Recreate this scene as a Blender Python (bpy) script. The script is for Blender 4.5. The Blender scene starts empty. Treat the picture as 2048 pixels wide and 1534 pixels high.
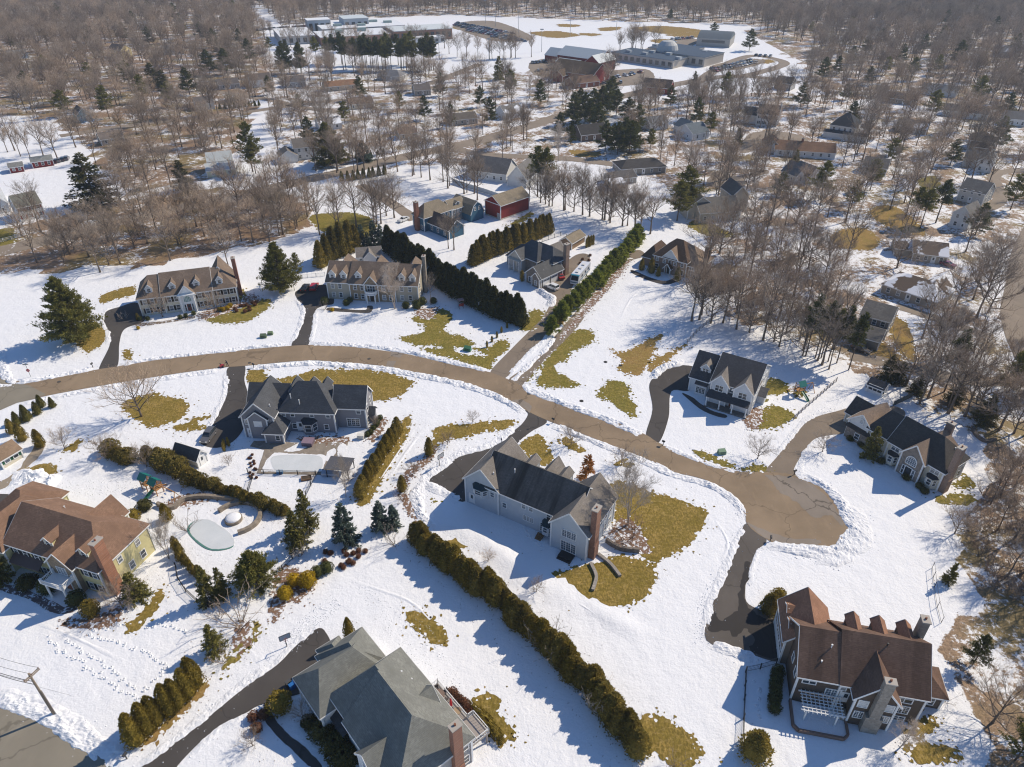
import bpy, bmesh, math, random
from mathutils import Vector, Matrix, noise
from mathutils.geometry import tessellate_polygon
R = math.radians
S = bpy.context.scene
COL = S.collection
# ---------------------------------------------------------------- camera
CAM_H = 95.0; PITCH = R(33.9); FPX = 1422.0
cam = bpy.data.cameras.new('camera'); cam.lens = 36.0*FPX/2048.0; cam.sensor_width = 36.0
cam.clip_start = 1.0; cam.clip_end = 9000.0
camo = bpy.data.objects.new('camera', cam); COL.objects.link(camo)
camo.location = (0, 0, CAM_H); camo.rotation_euler = (R(90)-PITCH, 0, 0)
S.camera = camo
# ---------------------------------------------------------------- light
SUN_AZ = R(29.0); SUN_EL = R(40.5)
W = bpy.data.worlds.new('World'); S.world = W; W.use_nodes = True
nt = W.node_tree; bg = nt.nodes['Background']
sky = nt.nodes.new('ShaderNodeTexSky'); sky.sky_type = 'NISHITA'; sky.sun_disc = False
sky.sun_elevation = SUN_EL; sky.sun_rotation = R(90)-SUN_AZ; sky.air_density = 1.0; sky.dust_density = 0.1; sky.ozone_density = 8.0
nt.links.new(sky.outputs[0], bg.inputs[0]); bg.inputs[1].default_value = 0.115
sl = bpy.data.lights.new('sun', 'SUN'); sl.energy = 4.35; sl.angle = R(0.5); sl.color = (1.0, 0.88, 0.71)
so = bpy.data.objects.new('sun', sl); COL.objects.link(so)
sd = Vector((math.cos(SUN_AZ)*math.cos(SUN_EL), math.sin(SUN_AZ)*math.cos(SUN_EL), math.sin(SUN_EL)))
so.rotation_euler = sd.to_track_quat('Z', 'Y').to_euler(); so.location = (60, 40, 150)
S.view_settings.view_transform = 'Standard'; S.view_settings.look = 'None'
S.view_settings.exposure = 0.1; S.view_settings.gamma = 1.0
S.render.engine = 'CYCLES'
S.cycles.max_bounces = 6; S.cycles.diffuse_bounces = 3; S.cycles.glossy_bounces = 2; S.cycles.transparent_max_bounces = 4
S.cycles.volume_bounces = 0
S.cycles.filter_width = 1.15
# ---------------------------------------------------------------- helpers
CT, ST = math.cos(PITCH), math.sin(PITCH)
def P(x, y, z=0.0):
    """the point at height z that the survey photograph shows at pixel (x, y)"""
    dx = (x-1024)/FPX; dy = (767-y)/FPX
    d = (dx, CT+dy*ST, -ST+dy*CT); t = (z-CAM_H)/d[2]
    return Vector((d[0]*t, d[1]*t, z))
def PX(X, Y, Z=0.0):
    f = Y*CT-(Z-CAM_H)*ST; u = Y*ST+(Z-CAM_H)*CT
    if f < 1: return (-9999, 9999)
    return (1024+FPX*X/f, 767-FPX*u/f)
def tag(o, label=None, cat=None, group=None, kind=None):
    if label: o['label'] = label
    if cat: o['category'] = cat
    if group: o['group'] = group
    if kind: o['kind'] = kind
    return o
def empty(name, loc=(0, 0, 0), rz=0.0):
    o = bpy.data.objects.new(name, None); COL.objects.link(o); o.location = loc; o.rotation_euler = (0, 0, rz)
    o.empty_display_size = .3
    return o
class MB:
    def __init__(s): s.v = []; s.f = []; s.m = []
    def add(s, vs, fs, m=0):
        b = len(s.v); s.v += [tuple(v) for v in vs]
        for f in fs: s.f.append(tuple(b+i for i in f)); s.m.append(m)
        return s
    def box(s, x0, x1, y0, y1, z0, z1, m=0):
        return s.add([(x0,y0,z0),(x1,y0,z0),(x1,y1,z0),(x0,y1,z0),(x0,y0,z1),(x1,y0,z1),(x1,y1,z1),(x0,y1,z1)],
              [(3,2,1,0),(4,5,6,7),(0,1,5,4),(1,2,6,5),(2,3,7,6),(3,0,4,7)], m)
    def beam(s, p, q, w, h, m=0):
        p = Vector(p); q = Vector(q); d = (q-p).normalized()
        a = d.cross(Vector((0,0,1)))
        a = Vector((1,0,0)) if a.length < 1e-4 else a.normalized()
        c = a.cross(d).normalized(); a *= w/2; c *= h/2
        return s.add([p-a-c,p+a-c,p+a+c,p-a+c,q-a-c,q+a-c,q+a+c,q-a+c],
              [(3,2,1,0),(4,5,6,7),(0,1,5,4),(1,2,6,5),(2,3,7,6),(3,0,4,7)], m)
    def tube(s, pts, rad, n=6, m=0, cap=True):
        pts = [Vector(p) for p in pts]; b = len(s.v); ref = None
        for i, p in enumerate(pts):
            d = (pts[min(i+1, len(pts)-1)]-pts[max(i-1, 0)]).normalized()
            if ref is None: ref = d.orthogonal().normalized()
            ref = (ref-d*ref.dot(d)).normalized(); c = d.cross(ref); r = rad[i] if hasattr(rad, '__len__') else rad
            for k in range(n):
                a = 2*math.pi*k/n; s.v.append(tuple(p+(ref*math.cos(a)+c*math.sin(a))*r))
        for i in range(len(pts)-1):
            for k in range(n):
                s.f.append((b+i*n+k, b+i*n+(k+1)%n, b+(i+1)*n+(k+1)%n, b+(i+1)*n+k)); s.m.append(m)
        if cap:
            e = b+(len(pts)-1)*n
            s.f.append(tuple(e+k for k in range(n))); s.m.append(m); s.f.append(tuple(b+k for k in reversed(range(n)))); s.m.append(m)
        return s
    def cyl(s, x, y, z0, z1, r0, r1=None, n=12, m=0):
        return s.tube([(x,y,z0),(x,y,z1)], [r0, r0 if r1 is None else r1], n, m)
    def lathe(s, x, y, prof, n=14, m=0):
        return s.tube([(x,y,z) for r,z in prof], [max(r,.001) for r,z in prof], n, m)
    def xf(s, M):
        s.v = [tuple(M @ Vector(v)) for v in s.v]; return s
    def mesh(s, name, mats):
        me = bpy.data.meshes.new(name); me.from_pydata(s.v, [], s.f)
        for mt in (mats if isinstance(mats, (list, tuple)) else [mats]): me.materials.append(mt)
        if any(s.m): me.polygons.foreach_set('material_index', s.m)
        me.update(); return me
    def build(s, name, mats, parent=None, smooth=False, recalc=True):
        me = s.mesh(name, mats)
        if recalc:
            b = bmesh.new(); b.from_mesh(me); bmesh.ops.recalc_face_normals(b, faces=b.faces); b.to_mesh(me); b.free()
        if smooth: me.polygons.foreach_set('use_smooth', [True]*len(me.polygons))
        return link(name, me, parent)
def link(name, me, parent=None, loc=None, rz=None):
    o = bpy.data.objects.new(name, me); COL.objects.link(o); o.parent = parent
    if loc is not None: o.location = loc
    if rz is not None: o.rotation_euler = (0, 0, rz)
    return o
def copy_tree(o, parent=None):
    c = o.copy(); COL.objects.link(c); c.parent = parent
    for ch in o.children: copy_tree(ch, c)
    return c
# ---------------------------------------------------------------- materials
MATS = {}
class N:
    def __init__(s, name, rough=.85, spec=.25):
        s.m = bpy.data.materials.new(name); s.m.use_nodes = True; s.t = s.m.node_tree
        s.b = s.t.nodes['Principled BSDF']; s.b.inputs['Roughness'].default_value = rough
        s.b.inputs['Specular IOR Level'].default_value = spec
        s.tc = None
    def n(s, typ, **kw):
        x = s.t.nodes.new(typ)
        for k, v in kw.items():
            if k.startswith('_'): setattr(x, k[1:], v)
            else: x.inputs[k.replace('__', ' ')].default_value = v
        return x
    def l(s, a, b): s.t.links.new(a, b)
    def co(s, which='Object'):
        if s.tc is None: s.tc = s.n('ShaderNodeTexCoord')
        return s.tc.outputs[which]
    def noise(s, scale, detail=3, rough=.6, co=None, stretch=None):
        x = s.n('ShaderNodeTexNoise', Scale=scale, Detail=detail, Roughness=rough)
        c = co if co is not None else s.co()
        if stretch:
            mp = s.n('ShaderNodeMapping'); mp.inputs['Scale'].default_value = stretch; s.l(c, mp.inputs[0]); c = mp.outputs[0]
        s.l(c, x.inputs['Vector']); return x.outputs['Fac']
    def ramp(s, fac, stops):
        x = s.n('ShaderNodeValToRGB'); el = x.color_ramp.elements
        while len(el) < len(stops): el.new(.5)
        for e, (p, c) in zip(el, stops):
            e.position = p; e.color = (c, c, c, 1) if not hasattr(c, '__len__') else (c[0], c[1], c[2], 1)
        s.l(fac, x.inputs[0]); return x.outputs[0]
    def mix(s, f, a, b, typ='MIX'):
        x = s.n('ShaderNodeMix', _data_type='RGBA', _blend_type=typ)
        for i, v in ((0, f), (6, a), (7, b)):
            if hasattr(v, 'links'): s.l(v, x.inputs[i])
            elif i == 0: x.inputs[0].default_value = v
            else: x.inputs[i].default_value = (v[0], v[1], v[2], 1)
        return x.outputs[2]
    def math(s, op, a, b=None):
        x = s.n('ShaderNodeMath', _operation=op)
        for i, v in ((0, a), (1, b)):
            if v is None: continue
            if hasattr(v, 'links'): s.l(v, x.inputs[i])
            else: x.inputs[i].default_value = v
        return x.outputs[0]
    def bump(s, h, strength=.4, dist=.05):
        x = s.n('ShaderNodeBump', Strength=strength, Distance=dist); s.l(h, x.inputs['Height'])
        s.l(x.outputs[0], s.b.inputs['Normal'])
    def out(s, c):
        if hasattr(c, 'links'): s.l(c, s.b.inputs['Base Color'])
        else: s.b.inputs['Base Color'].default_value = (c[0], c[1], c[2], 1)
        return s.m
def sc(c, k): return (c[0]*k, c[1]*k, c[2]*k)
def memo(f):
    def g(*a):
        k = (f.__name__,)+a
        if k not in MATS: MATS[k] = f(*a)
        return MATS[k]
    return g
@memo
def plain(c, rough=.7, spec=.3):
    n = N('paint', rough, spec); f = n.noise(1.3, 4)
    return n.out(n.mix(f, sc(c, .86), sc(c, 1.1)))
@memo
def siding(c):
    n = N('clapboard_siding', .75)
    sp = n.n('ShaderNodeSeparateXYZ'); n.l(n.co(), sp.inputs[0])
    w = n.math('FRACT', n.math('MULTIPLY', sp.outputs[2], 5.0))
    line = n.ramp(w, [(0, .72), (.14, 1), (1, 1)])
    base = n.mix(n.noise(.9, 4), sc(c, .88), sc(c, 1.08))
    n.bump(w, .5, .02)
    return n.out(n.mix(1.0, base, line, 'MULTIPLY'))
@memo
def boards(c):
    n = N('vertical_boards', .85)
    sp = n.n('ShaderNodeSeparateXYZ'); n.l(n.co(), sp.inputs[0])
    w = n.math('FRACT', n.math('MULTIPLY', n.math('ADD', sp.outputs[0], sp.outputs[1]), 2.2))
    line = n.ramp(w, [(0, .6), (.1, 1), (1, 1)])
    base = n.mix(n.noise(.8, 5, .7, None, (1.5, 1.5, .25)), sc(c, .7), sc(c, 1.2))
    return n.out(n.mix(1.0, base, line, 'MULTIPLY'))
@memo
def shingle(c, streak=0.0):
    n = N('roof_shingles', .9, .15)
    sp = n.n('ShaderNodeSeparateXYZ'); n.l(n.co(), sp.inputs[0])
    w = n.math('FRACT', n.math('MULTIPLY', sp.outputs[2], 6.5))
    line = n.ramp(w, [(0, .68), (.2, 1), (1, 1)])
    v = n.n('ShaderNodeTexVoronoi', Scale=3.2); mp = n.n('ShaderNodeMapping'); mp.inputs['Scale'].default_value = (1, 1, 2.5)
    n.l(n.co(), mp.inputs[0]); n.l(mp.outputs[0], v.inputs['Vector'])
    tab = n.n('ShaderNodeSeparateColor'); n.l(v.outputs['Color'], tab.inputs[0])
    base = n.mix(tab.outputs[0], sc(c, .78), sc(c, 1.22))
    base = n.mix(n.ramp(n.noise(.35, 5, .65), [(.3, 0), (.7, 1)]), base, sc(c, .72))
    if streak:
        st = n.ramp(n.noise(.55, 4, .6, None, (1, .12, .05)), [(.42, 0), (.62, 1)])
        base = n.mix(n.math('MULTIPLY', st, streak), base, sc(c, .28))
    n.bump(n.noise(9, 3), .35, .04)
    return n.out(n.mix(1.0, base, line, 'MULTIPLY'))
@memo
def snowroof(c, amt):
    n = N('shingles_with_snow', .9, .15)
    f = n.ramp(n.noise(.22, 3, .5), [(amt-.02, 0), (amt+.02, 1)])
    return n.out(n.mix(f, n.mix(n.noise(3, 4), sc(c, .75), sc(c, 1.2)), (.82, .84, .88)))
@memo
def stone(c, c2, scale=2.6):
    n = N('fieldstone', .9)
    v = n.n('ShaderNodeTexVoronoi', Scale=scale); n.l(n.co(), v.inputs['Vector'])
    e = n.n('ShaderNodeTexVoronoi', Scale=scale, _feature='DISTANCE_TO_EDGE'); n.l(n.co(), e.inputs['Vector'])
    sp = n.n('ShaderNodeSeparateColor'); n.l(v.outputs['Color'], sp.inputs[0])
    base = n.mix(sp.outputs[0], c, c2); base = n.mix(n.math('MULTIPLY', sp.outputs[1], .5), base, sc(c, .5))
    j = n.ramp(e.outputs['Distance'], [(0, 1), (.06, 0)]); n.bump(n.math('MULTIPLY', j, -1.0), .5, .05)
    return n.out(n.mix(n.math('MULTIPLY', j, .5), base, (.34, .31, .27)))
@memo
def brick(c):
    n = N('brickwork', .9)
    mp = n.n('ShaderNodeMapping'); mp.inputs['Rotation'].default_value = (R(90), 0, R(30)); n.l(n.co(), mp.inputs[0])
    b = n.n('ShaderNodeTexBrick', Scale=3.0); n.l(mp.outputs[0], b.inputs['Vector'])
    b.inputs['Color1'].default_value = (*sc(c, .75), 1); b.inputs['Color2'].default_value = (*sc(c, 1.2), 1); b.inputs['Mortar'].default_value = (.33, .29, .25, 1)
    b.inputs['Mortar Size'].default_value = .012
    return n.out(n.mix(n.ramp(n.noise(1.2, 4), [(.3, 0), (.8, .5)]), b.outputs[0], sc(c, .55)))
@memo
def glass(c=(.035, .045, .055)):
    n = N('window_glass', .08, .6); return n.out(n.mix(n.noise(.6, 2), sc(c, .6), sc(c, 1.5)))
@memo
def asphalt(c, crack=.8, stain=.3):
    n = N('asphalt', .9, .2); co = n.co()
    g = n.mix(n.noise(14, 3, .7), sc(c, .86), sc(c, 1.1))
    g = n.mix(n.ramp(n.noise(.09, 5, .6), [(.35, 0), (.75, 1)]), g, sc(c, 1-stain))
    g = n.mix(n.ramp(n.noise(.5, 4, .6, None, (1, .3, 1)), [(.55, 0), (.75, .5)]), g, sc(c, 1.18))
    wn = n.n('ShaderNodeTexNoise', Scale=.5, Detail=3.0); n.l(co, wn.inputs['Vector'])
    wv = n.n('ShaderNodeVectorMath', _operation='MULTIPLY_ADD'); n.l(wn.outputs['Color'], wv.inputs[0]); wv.inputs[1].default_value = (3, 3, 0); n.l(co, wv.inputs[2])
    e = n.n('ShaderNodeTexVoronoi', Scale=.085, _feature='DISTANCE_TO_EDGE'); n.l(wv.outputs[0], e.inputs['Vector'])
    k = n.math('MULTIPLY', n.ramp(e.outputs['Distance'], [(0, 1), (.007, .8), (.012, 0)]), crack)
    g = n.mix(k, g, sc(c, .35))
    n.bump(n.noise(30, 2), .2, .02)
    return n.out(g)
@memo
def grass(c, c2):
    n = N('winter_grass', .95, .1)
    g = n.mix(n.ramp(n.noise(.3, 5, .7), [(.38, 0), (.64, 1)]), c, c2)
    g = n.mix(n.ramp(n.noise(3.2, 5, .8, None, (1, .45, 1)), [(.42, 0), (.66, 1)]), sc(c, .55), g)
    g = n.mix(n.ramp(n.noise(1.5, 6, .85, None, (.5, 1.2, 1)), [(.52, 0), (.7, .6)]), g, (.58, .42, .19))
    n.bump(n.noise(9, 4, .85), .5, .12)
    return n.out(g)
@memo
def mulch(c):
    n = N('bark_mulch', .95, .1)
    g = n.mix(n.noise(5, 5, .8), sc(c, .5), sc(c, 1.5)); n.bump(n.noise(9, 3, .8), .8, .15)
    g = n.mix(n.ramp(n.noise(1.3, 4, .7), [(.53, 0), (.57, 1)]), g, (.8, .82, .86))
    return n.out(g)
@memo
def leafy(c, c2, tip=None):
    n = N('foliage', .8, .15); gm = n.n('ShaderNodeNewGeometry'); oi = n.n('ShaderNodeObjectInfo')
    g = n.mix(gm.outputs['Random Per Island'], c, c2)
    g = n.mix(n.ramp(n.noise(.9, 3), [(.35, 0), (.65, 1)]), g, sc(c, .8))
    k = n.math('MULTIPLY_ADD', oi.outputs['Random'], .35); n.t.nodes[-1].inputs[2].default_value = .82
    x = n.n('ShaderNodeVectorMath', _operation='SCALE'); n.l(g, x.inputs[0]); n.l(k, x.inputs['Scale'])
    n.out(x.outputs[0]); tr = n.n('ShaderNodeBsdfTranslucent'); n.l(x.outputs[0], tr.inputs[0]); mx = n.n('ShaderNodeMixShader'); mx.inputs[0].default_value = .35
    n.l(n.b.outputs[0], mx.inputs[1]); n.l(tr.outputs[0], mx.inputs[2]); n.l(mx.outputs[0], n.t.nodes['Material Output'].inputs['Surface'])
    return n.m
@memo
def bark(c):
    n = N('bark', .95, .1); return n.out(n.mix(n.noise(3, 5, .7, None, (1, 1, .3)), sc(c, .6), sc(c, 1.35)))
@memo
def twigs(c):
    n = N('bare_twigs', .9, .1); oi = n.n('ShaderNodeObjectInfo'); gm = n.n('ShaderNodeNewGeometry')
    g = n.mix(gm.outputs['Random Per Island'], sc(c, .7), sc(c, 1.3))
    x = n.n('ShaderNodeVectorMath', _operation='SCALE'); n.l(n.mix(n.math('FRACT', n.math('MULTIPLY', oi.outputs['Random'], 7.3)), g, n.mix(.5, g, (.26, .25, .235))), x.inputs[0]); k = n.math('MULTIPLY_ADD', oi.outputs['Random'], .55); n.t.nodes[-1].inputs[2].default_value = .66; n.l(k, x.inputs['Scale'])
    return n.out(x.outputs[0])
def snow_mat(name='snow', dirt=0.0, lump=1.0):
    n = N(name, .55, .2); co = n.co('Object')
    c = n.mix(n.noise(.25, 4), (.87, .875, .885), (.83, .84, .86))
    if dirt: c = n.mix(n.ramp(n.noise(1.6, 5, .8), [(.6, 0), (.75, dirt)]), c, (.3, .26, .21))
    h = n.math('ADD', n.math('MULTIPLY', n.noise(.35, 4, .6), .7*lump), n.math('MULTIPLY', n.noise(2.2, 5, .75), .34*lump))
    n.bump(h, .6, .6)
    return n.out(c)
SNOW = snow_mat('snow'); BANK = snow_mat('banked_snow', .55, 1.6)
WHITE = plain((.78, .78, .76)); TRIM = plain((.8, .8, .78), .6)
DARKM = plain((.03, .03, .032), .5); STEEL = plain((.35, .36, .37), .4, .5); WOODM = boards((.22, .13, .07))
GLASS = glass()
# ---------------------------------------------------------------- curves and flat sheets
def smooth(pts, closed=False, n=6):
    out = []; L = len(pts)
    for i in range(L if closed else L-1):
        p0 = pts[(i-1) % L] if closed else pts[max(i-1, 0)]
        p1 = pts[i]; p2 = pts[(i+1) % L]; p3 = pts[(i+2) % L] if closed else pts[min(i+2, L-1)]
        for k in range(n):
            t = k/n; out.append(tuple(.5*((2*b)+(c-a)*t+(2*a-5*b+4*c-d)*t*t+(3*b-a-3*c+d)*t**3) for a, b, c, d in zip(p0, p1, p2, p3)))
    if not closed: out.append(tuple(pts[-1]))
    return out
def ragged(pts, amp, step, seed, closed=True):
    out = []; L = len(pts)
    for i in range(L if closed else L-1):
        a, b = pts[i], pts[(i+1) % L]; d = b-a; n = max(1, int(d.length/step)); nn = Vector((-d.y, d.x, 0)).normalized() if d.length > 1e-6 else Vector((0,0,0))
        for k in range(n):
            p = a+d*(k/n); q = Vector((p.x*.5, p.y*.5, seed*7.3))
            o = noise.noise(q*.7)*.9+noise.noise(q*2.3)*.7+noise.noise(q*7)*.65
            out.append(p+nn*o*amp)
    return out
FRAY = MB()
def sheet(name, px, z, mt, amp=0.0, step=.5, seed=1, sm=True, world=False, kind='structure', n=6, sat=0.0):
    pts = px if world else [P(*p) for p in px]
    pts = [Vector((p[0], p[1], 0)) for p in pts]
    if sm: pts = [Vector(p) for p in smooth([tuple(p) for p in pts], True, n)]
    if amp: pts = ragged(pts, amp, step, seed)
    pts = [Vector((p.x, p.y, z)) for p in pts]
    tri = tessellate_polygon([pts])
    m = MB().add(pts, tri)
    if sat and FRAY is not None:
        rs = random.Random(seed+50); L = len(pts)
        for i in range(int(L*sat*.8)):
            p = pts[rs.randrange(L)]; d = rs.uniform(0, 1)**1.8*1.6; a = rs.uniform(0, 6.28); c = p+Vector((math.cos(a)*d, math.sin(a)*d, 0)); rr = rs.uniform(.08, .38)*(1.2-.5*d)
            if rr < .05: continue
            k = rs.randint(5, 8); FRAY.add([(c.x+rr*rs.uniform(.4, 1.5)*math.cos(6.283*j/k), c.y+rr*rs.uniform(.4, 1.5)*math.sin(6.283*j/k), z+.012+.0006*(i % 9+1)) for j in range(k)], [tuple(range(k))])
    if sat:                                     # tufts showing through the thin snow just outside the edge
        rs = random.Random(seed); L = len(pts)
        for i in range(int(L*sat*1.5)):
            p = pts[rs.randrange(L)]; d = rs.uniform(.05, 1)**1.7*2.8; a = rs.uniform(0, 6.28); c = p+Vector((math.cos(a)*d, math.sin(a)*d, 0)); rr = rs.uniform(.07, .42)*(1.2-.33*d)
            if rr < .04: continue
            k = rs.randint(5, 7); m.add([(c.x+rr*rs.uniform(.5, 1.4)*math.cos(6.283*j/k), c.y+rr*rs.uniform(.5, 1.4)*math.sin(6.283*j/k), z+.0006*(i % 9+1)) for j in range(k)], [tuple(range(k))])
    o = m.build(name, mt, recalc=False); o['kind'] = kind
    if any(p.normal.z < 0 for p in o.data.polygons):
        b = bmesh.new(); b.from_mesh(o.data); bmesh.ops.reverse_faces(b, faces=[f for f in b.faces if f.normal.z < 0]); b.to_mesh(o.data); b.free()
    return o
def inpoly(x, y, poly):
    c = False; j = len(poly)-1
    for i in range(len(poly)):
        xi, yi = poly[i]; xj, yj = poly[j]
        if (yi > y) != (yj > y) and x < (xj-xi)*(y-yi)/(yj-yi)+xi: c = not c
        j = i
    return c
def strip(name, px, width, z, mt, seed=1, amp=0.0, world=False, sm=True):
    """a road of even width along a centre line"""
    pts = [Vector(p) for p in smooth([tuple(P(*p)) for p in px], False, 8)] if not world else [Vector(p) for p in px]
    L = []; Rr = []
    for i, p in enumerate(pts):
        d = (pts[min(i+1, len(pts)-1)]-pts[max(i-1, 0)]); nn = Vector((-d.y, d.x, 0)).normalized()
        w = width/2+(noise.noise(Vector((p.x*.3, p.y*.3, seed)))*amp)
        L.append((p.x+nn.x*w, p.y+nn.y*w, z)); Rr.append((p.x-nn.x*w, p.y-nn.y*w, z))
    m = MB(); k = len(pts); m.add(L+Rr, [(i+k, i+1+k, i+1, i) for i in range(k-1)])
    o = m.build(name, mt); o['kind'] = 'structure'
    return o
BANKS = []
def bank(px, w=1.8, h=.6, seed=1, name='snow_bank', mt=None, off=0.0, lump=1.0, soft=False):
    """ploughed snow heaped along an edge"""
    pts = [Vector(p) for p in smooth([tuple(P(*p)) for p in px], False, 5)]
    pts = ragged(pts, 0, .28 if not soft else .6, seed, False); m = MB(); K = 13; vs = []; n_ = len(pts)
    if not soft: BANKS.append((pts, w, h))
    for i, p in enumerate(pts):
        d = (pts[min(i+1, n_-1)]-pts[max(i-1, 0)]); nn = Vector((-d.y, d.x, 0)).normalized()
        e = min(1, i/8, (n_-1-i)/8) if not soft else math.sin(math.pi*i/(n_-1))**1.2
        ww = w*(1+.45*noise.noise(Vector((p.x*.22, p.y*.22, seed+3)))+.3*noise.noise(Vector((p.x*.9, p.y*.9, seed+5))))
        for k in range(K):
            t = k/(K-1)*2-1; q = p+nn*(off+t*ww*.5)
            if soft: hh = h*(.5+.5*math.cos(math.pi*t))*(1+.3*noise.noise(Vector((q.x*.2, q.y*.2, seed))))
            else: hh = h*max(0, 1-t*t)**.8*max(.05, .6+.75*lump*noise.noise(Vector((q.x*.5, q.y*.5, seed)))+.5*lump*noise.noise(Vector((q.x*1.7, q.y*1.7, seed+9)))+.3*lump*noise.noise(Vector((q.x*4.2, q.y*4.2, seed+4))))
            vs.append((q.x, q.y, hh*e if 0 < k < K-1 else -.04))
    fs = [(i*K+k, i*K+k+1, (i+1)*K+k+1, (i+1)*K+k) for i in range(n_-1) for k in range(K-1)]
    m.add(vs, fs); o = m.build(name, mt or BANK, smooth=soft); o['kind'] = 'structure'
    return o
# ================================================================ ground
WOODS = {   # zone outline in survey pixels : (leaf litter amount)
 'wood behind the cream house': ([(-60,560),(-60,470),(60,440),(300,385),(560,372),(640,420),(600,470),(480,500),(330,528),(200,545),(60,540)], .63),
 'wood in the far left': ([(-500,-20),(500,-20),(530,60),(545,150),(480,300),(400,360),(250,395),(180,330),(130,270),(60,235),(-80,225),(-500,260)], .62),
 'tree line behind the sports field': ([(480,-20),(2600,-20),(2300,40),(1560,62),(1480,50),(1250,44),(900,30),(700,38),(560,52)], .6),
 'hillside wood beyond the school': ([(1480,60),(2500,-20),(2600,300),(2048,250),(1850,215),(1640,190),(1590,125)], .61),
 'wooded lots beside the far right houses': ([(1240,200),(1560,180),(2060,250),(2250,520),(1840,470),(1600,470),(1380,420),(1240,330)], .585),
 'brown slope wood above the white house': ([(1390,500),(1450,455),(1560,480),(1700,560),(1800,640),(1830,720),(2060,860),(2060,930),(1900,850),(1740,765),(1600,690),(1480,650),(1400,590)], .585),
 'wood along the right edge': ([(1985,880),(2300,700),(2400,1600),(1960,1540),(1890,1420),(1880,1250),(1895,1130),(1950,1010)], .61),
 'scattered yards around the middle road': ([(540,140),(1240,140),(1250,330),(900,330),(640,345),(540,300)], .57),
 'wooded yards in the right middle': ([(1600,470),(1840,470),(2250,520),(2250,700),(2060,860),(1830,720),(1780,620),(1700,560)], .555),
}
def litter_at(x, y):
    px, py = PX(x, y); w = 0.0
    for poly, a in WOODS.values():
        if inpoly(px, py, poly): w = max(w, a)
    return w
def make_ground():
    xs = []; x = -900.0
    while x < 900: xs.append(x); x += 3.0 if abs(x) < 170 else 7.0
    ys = []; y = -40.0
    while y < 1500: ys.append(y); y += 3.0 if y < 330 else 8.0
    vs = [(x, y, 0) for y in ys for x in xs]; w = len(xs)
    fs = [(j*w+i, j*w+i+1, (j+1)*w+i+1, (j+1)*w+i) for j in range(len(ys)-1) for i in range(w-1)]
    lit = [litter_at(v[0]+noise.noise(Vector((v[0]*.1, v[1]*.1, 0)))*6, v[1]+noise.noise(Vector((v[0]*.1, v[1]*.1, 5)))*6) for v in vs]
    b = len(vs); x0, x1, y0, y1 = xs[0], xs[-1], ys[0], ys[-1]; Z = 2600
    vs += [(x0,y0,0),(x1,y0,0),(x1,y1,0),(x0,y1,0),(-Z,-200,0),(Z,-200,0),(Z,Z,0),(-Z,Z,0)]
    fs += [(b+4,b+5,b+1,b),(b+5,b+6,b+2,b+1),(b+6,b+7,b+3,b+2),(b+7,b+4,b,b+3)]; lit += [.1]*4+[.5]*4
    me = bpy.data.meshes.new('ground'); me.from_pydata(vs, [], fs)
    at = me.attributes.new('litter', 'FLOAT', 'POINT'); at.data.foreach_set('value', lit)
    n = N('snow_and_leaf_litter', .6, .2); co = n.co('Object')
    snow = n.mix(n.noise(.25, 4), (.87, .875, .885), (.83, .84, .86))
    br = n.mix(n.ramp(n.noise(1.8, 6, .85), [(.35, 0), (.68, 1)]), (.10, .065, .04), (.46, .31, .19))
    br = n.mix(n.ramp(n.noise(.045, 2), [(.5, 0), (.62, .6)]), br, (.21, .165, .045))
    a = n.n('ShaderNodeAttribute', _attribute_name='litter'); f = a.outputs['Fac']
    nz = n.math('ADD', n.math('MULTIPLY', n.noise(.10, 4, .6), .42), n.math('MULTIPLY', n.noise(.6, 6, .85), .58))
    # a patch shows leaves where the noise falls under the zone's amount
    k = n.ramp(n.math('SUBTRACT', n.math('MULTIPLY', n.math('ADD', f, .0), .9), nz), [(0, 0), (.035, 1)])
    h = n.math('ADD', n.math('MULTIPLY', n.noise(.35, 4, .6), .7), n.math('MULTIPLY', n.noise(2.0, 5, .75), .34))
    n.bump(h, .6, .6)
    me.materials.append(n.out(n.mix(k, snow, br)))
    o = link('ground', me); o['kind'] = 'structure'; return o
make_ground()
# ---------------------------------------------------------------- roads
ROADC = asphalt((.315, .235, .155), .5, .38); GREYA = asphalt((.28, .25, .195), .5, .25)
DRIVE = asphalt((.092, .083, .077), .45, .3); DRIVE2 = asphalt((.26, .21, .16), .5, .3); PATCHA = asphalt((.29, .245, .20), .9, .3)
road_px = [(-60,800),(-20,770),(26,763),(102,757),(191,740),(236,733),(308,721),(376,713),(478,701),(581,692),(640,690),(700,693),(748,699),(817,709),(885,725),(919,733),(981,745),(1041,770),(1073,783),(1158,815),(1227,841),(1292,870),(1316,885),(1380,911),(1399,919),(1450,935),(1485,944),(1533,944),(1587,950),(1638,969),(1676,1007),(1691,1041),(1695,1062),(1676,1085),(1649,1096),(1604,1094),(1553,1087),(1534,1079),(1510,1064),(1493,1046),(1490,1031),(1474,1003),(1450,980),(1416,962),(1382,952),(1348,944),(1295,919),(1193,879),(1090,839),(1049,819),(1022,802),(970,778),(902,759),(817,742),(748,730),(680,725),(615,721),(489,732),(448,735),(376,744),(290,757),(205,771),(102,790),(34,806),(-60,832)]
sheet('road', road_px, .06, ROADC, n=4)
sheet('side_road', [(-300,800),(-10,728),(3,745),(14,758),(26,764),(60,772),(92,789),(70,798),(34,806),(0,821),(-60,845),(-300,920)], .07, GREYA, sm=False)
sheet('street', [(-600,1360),(-60,1385),(0,1404),(52,1423),(91,1447),(130,1470),(182,1502),(229,1536),(290,1590),(200,1800),(-600,1800)], .06, GREYA, .12, .6, 3)
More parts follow.
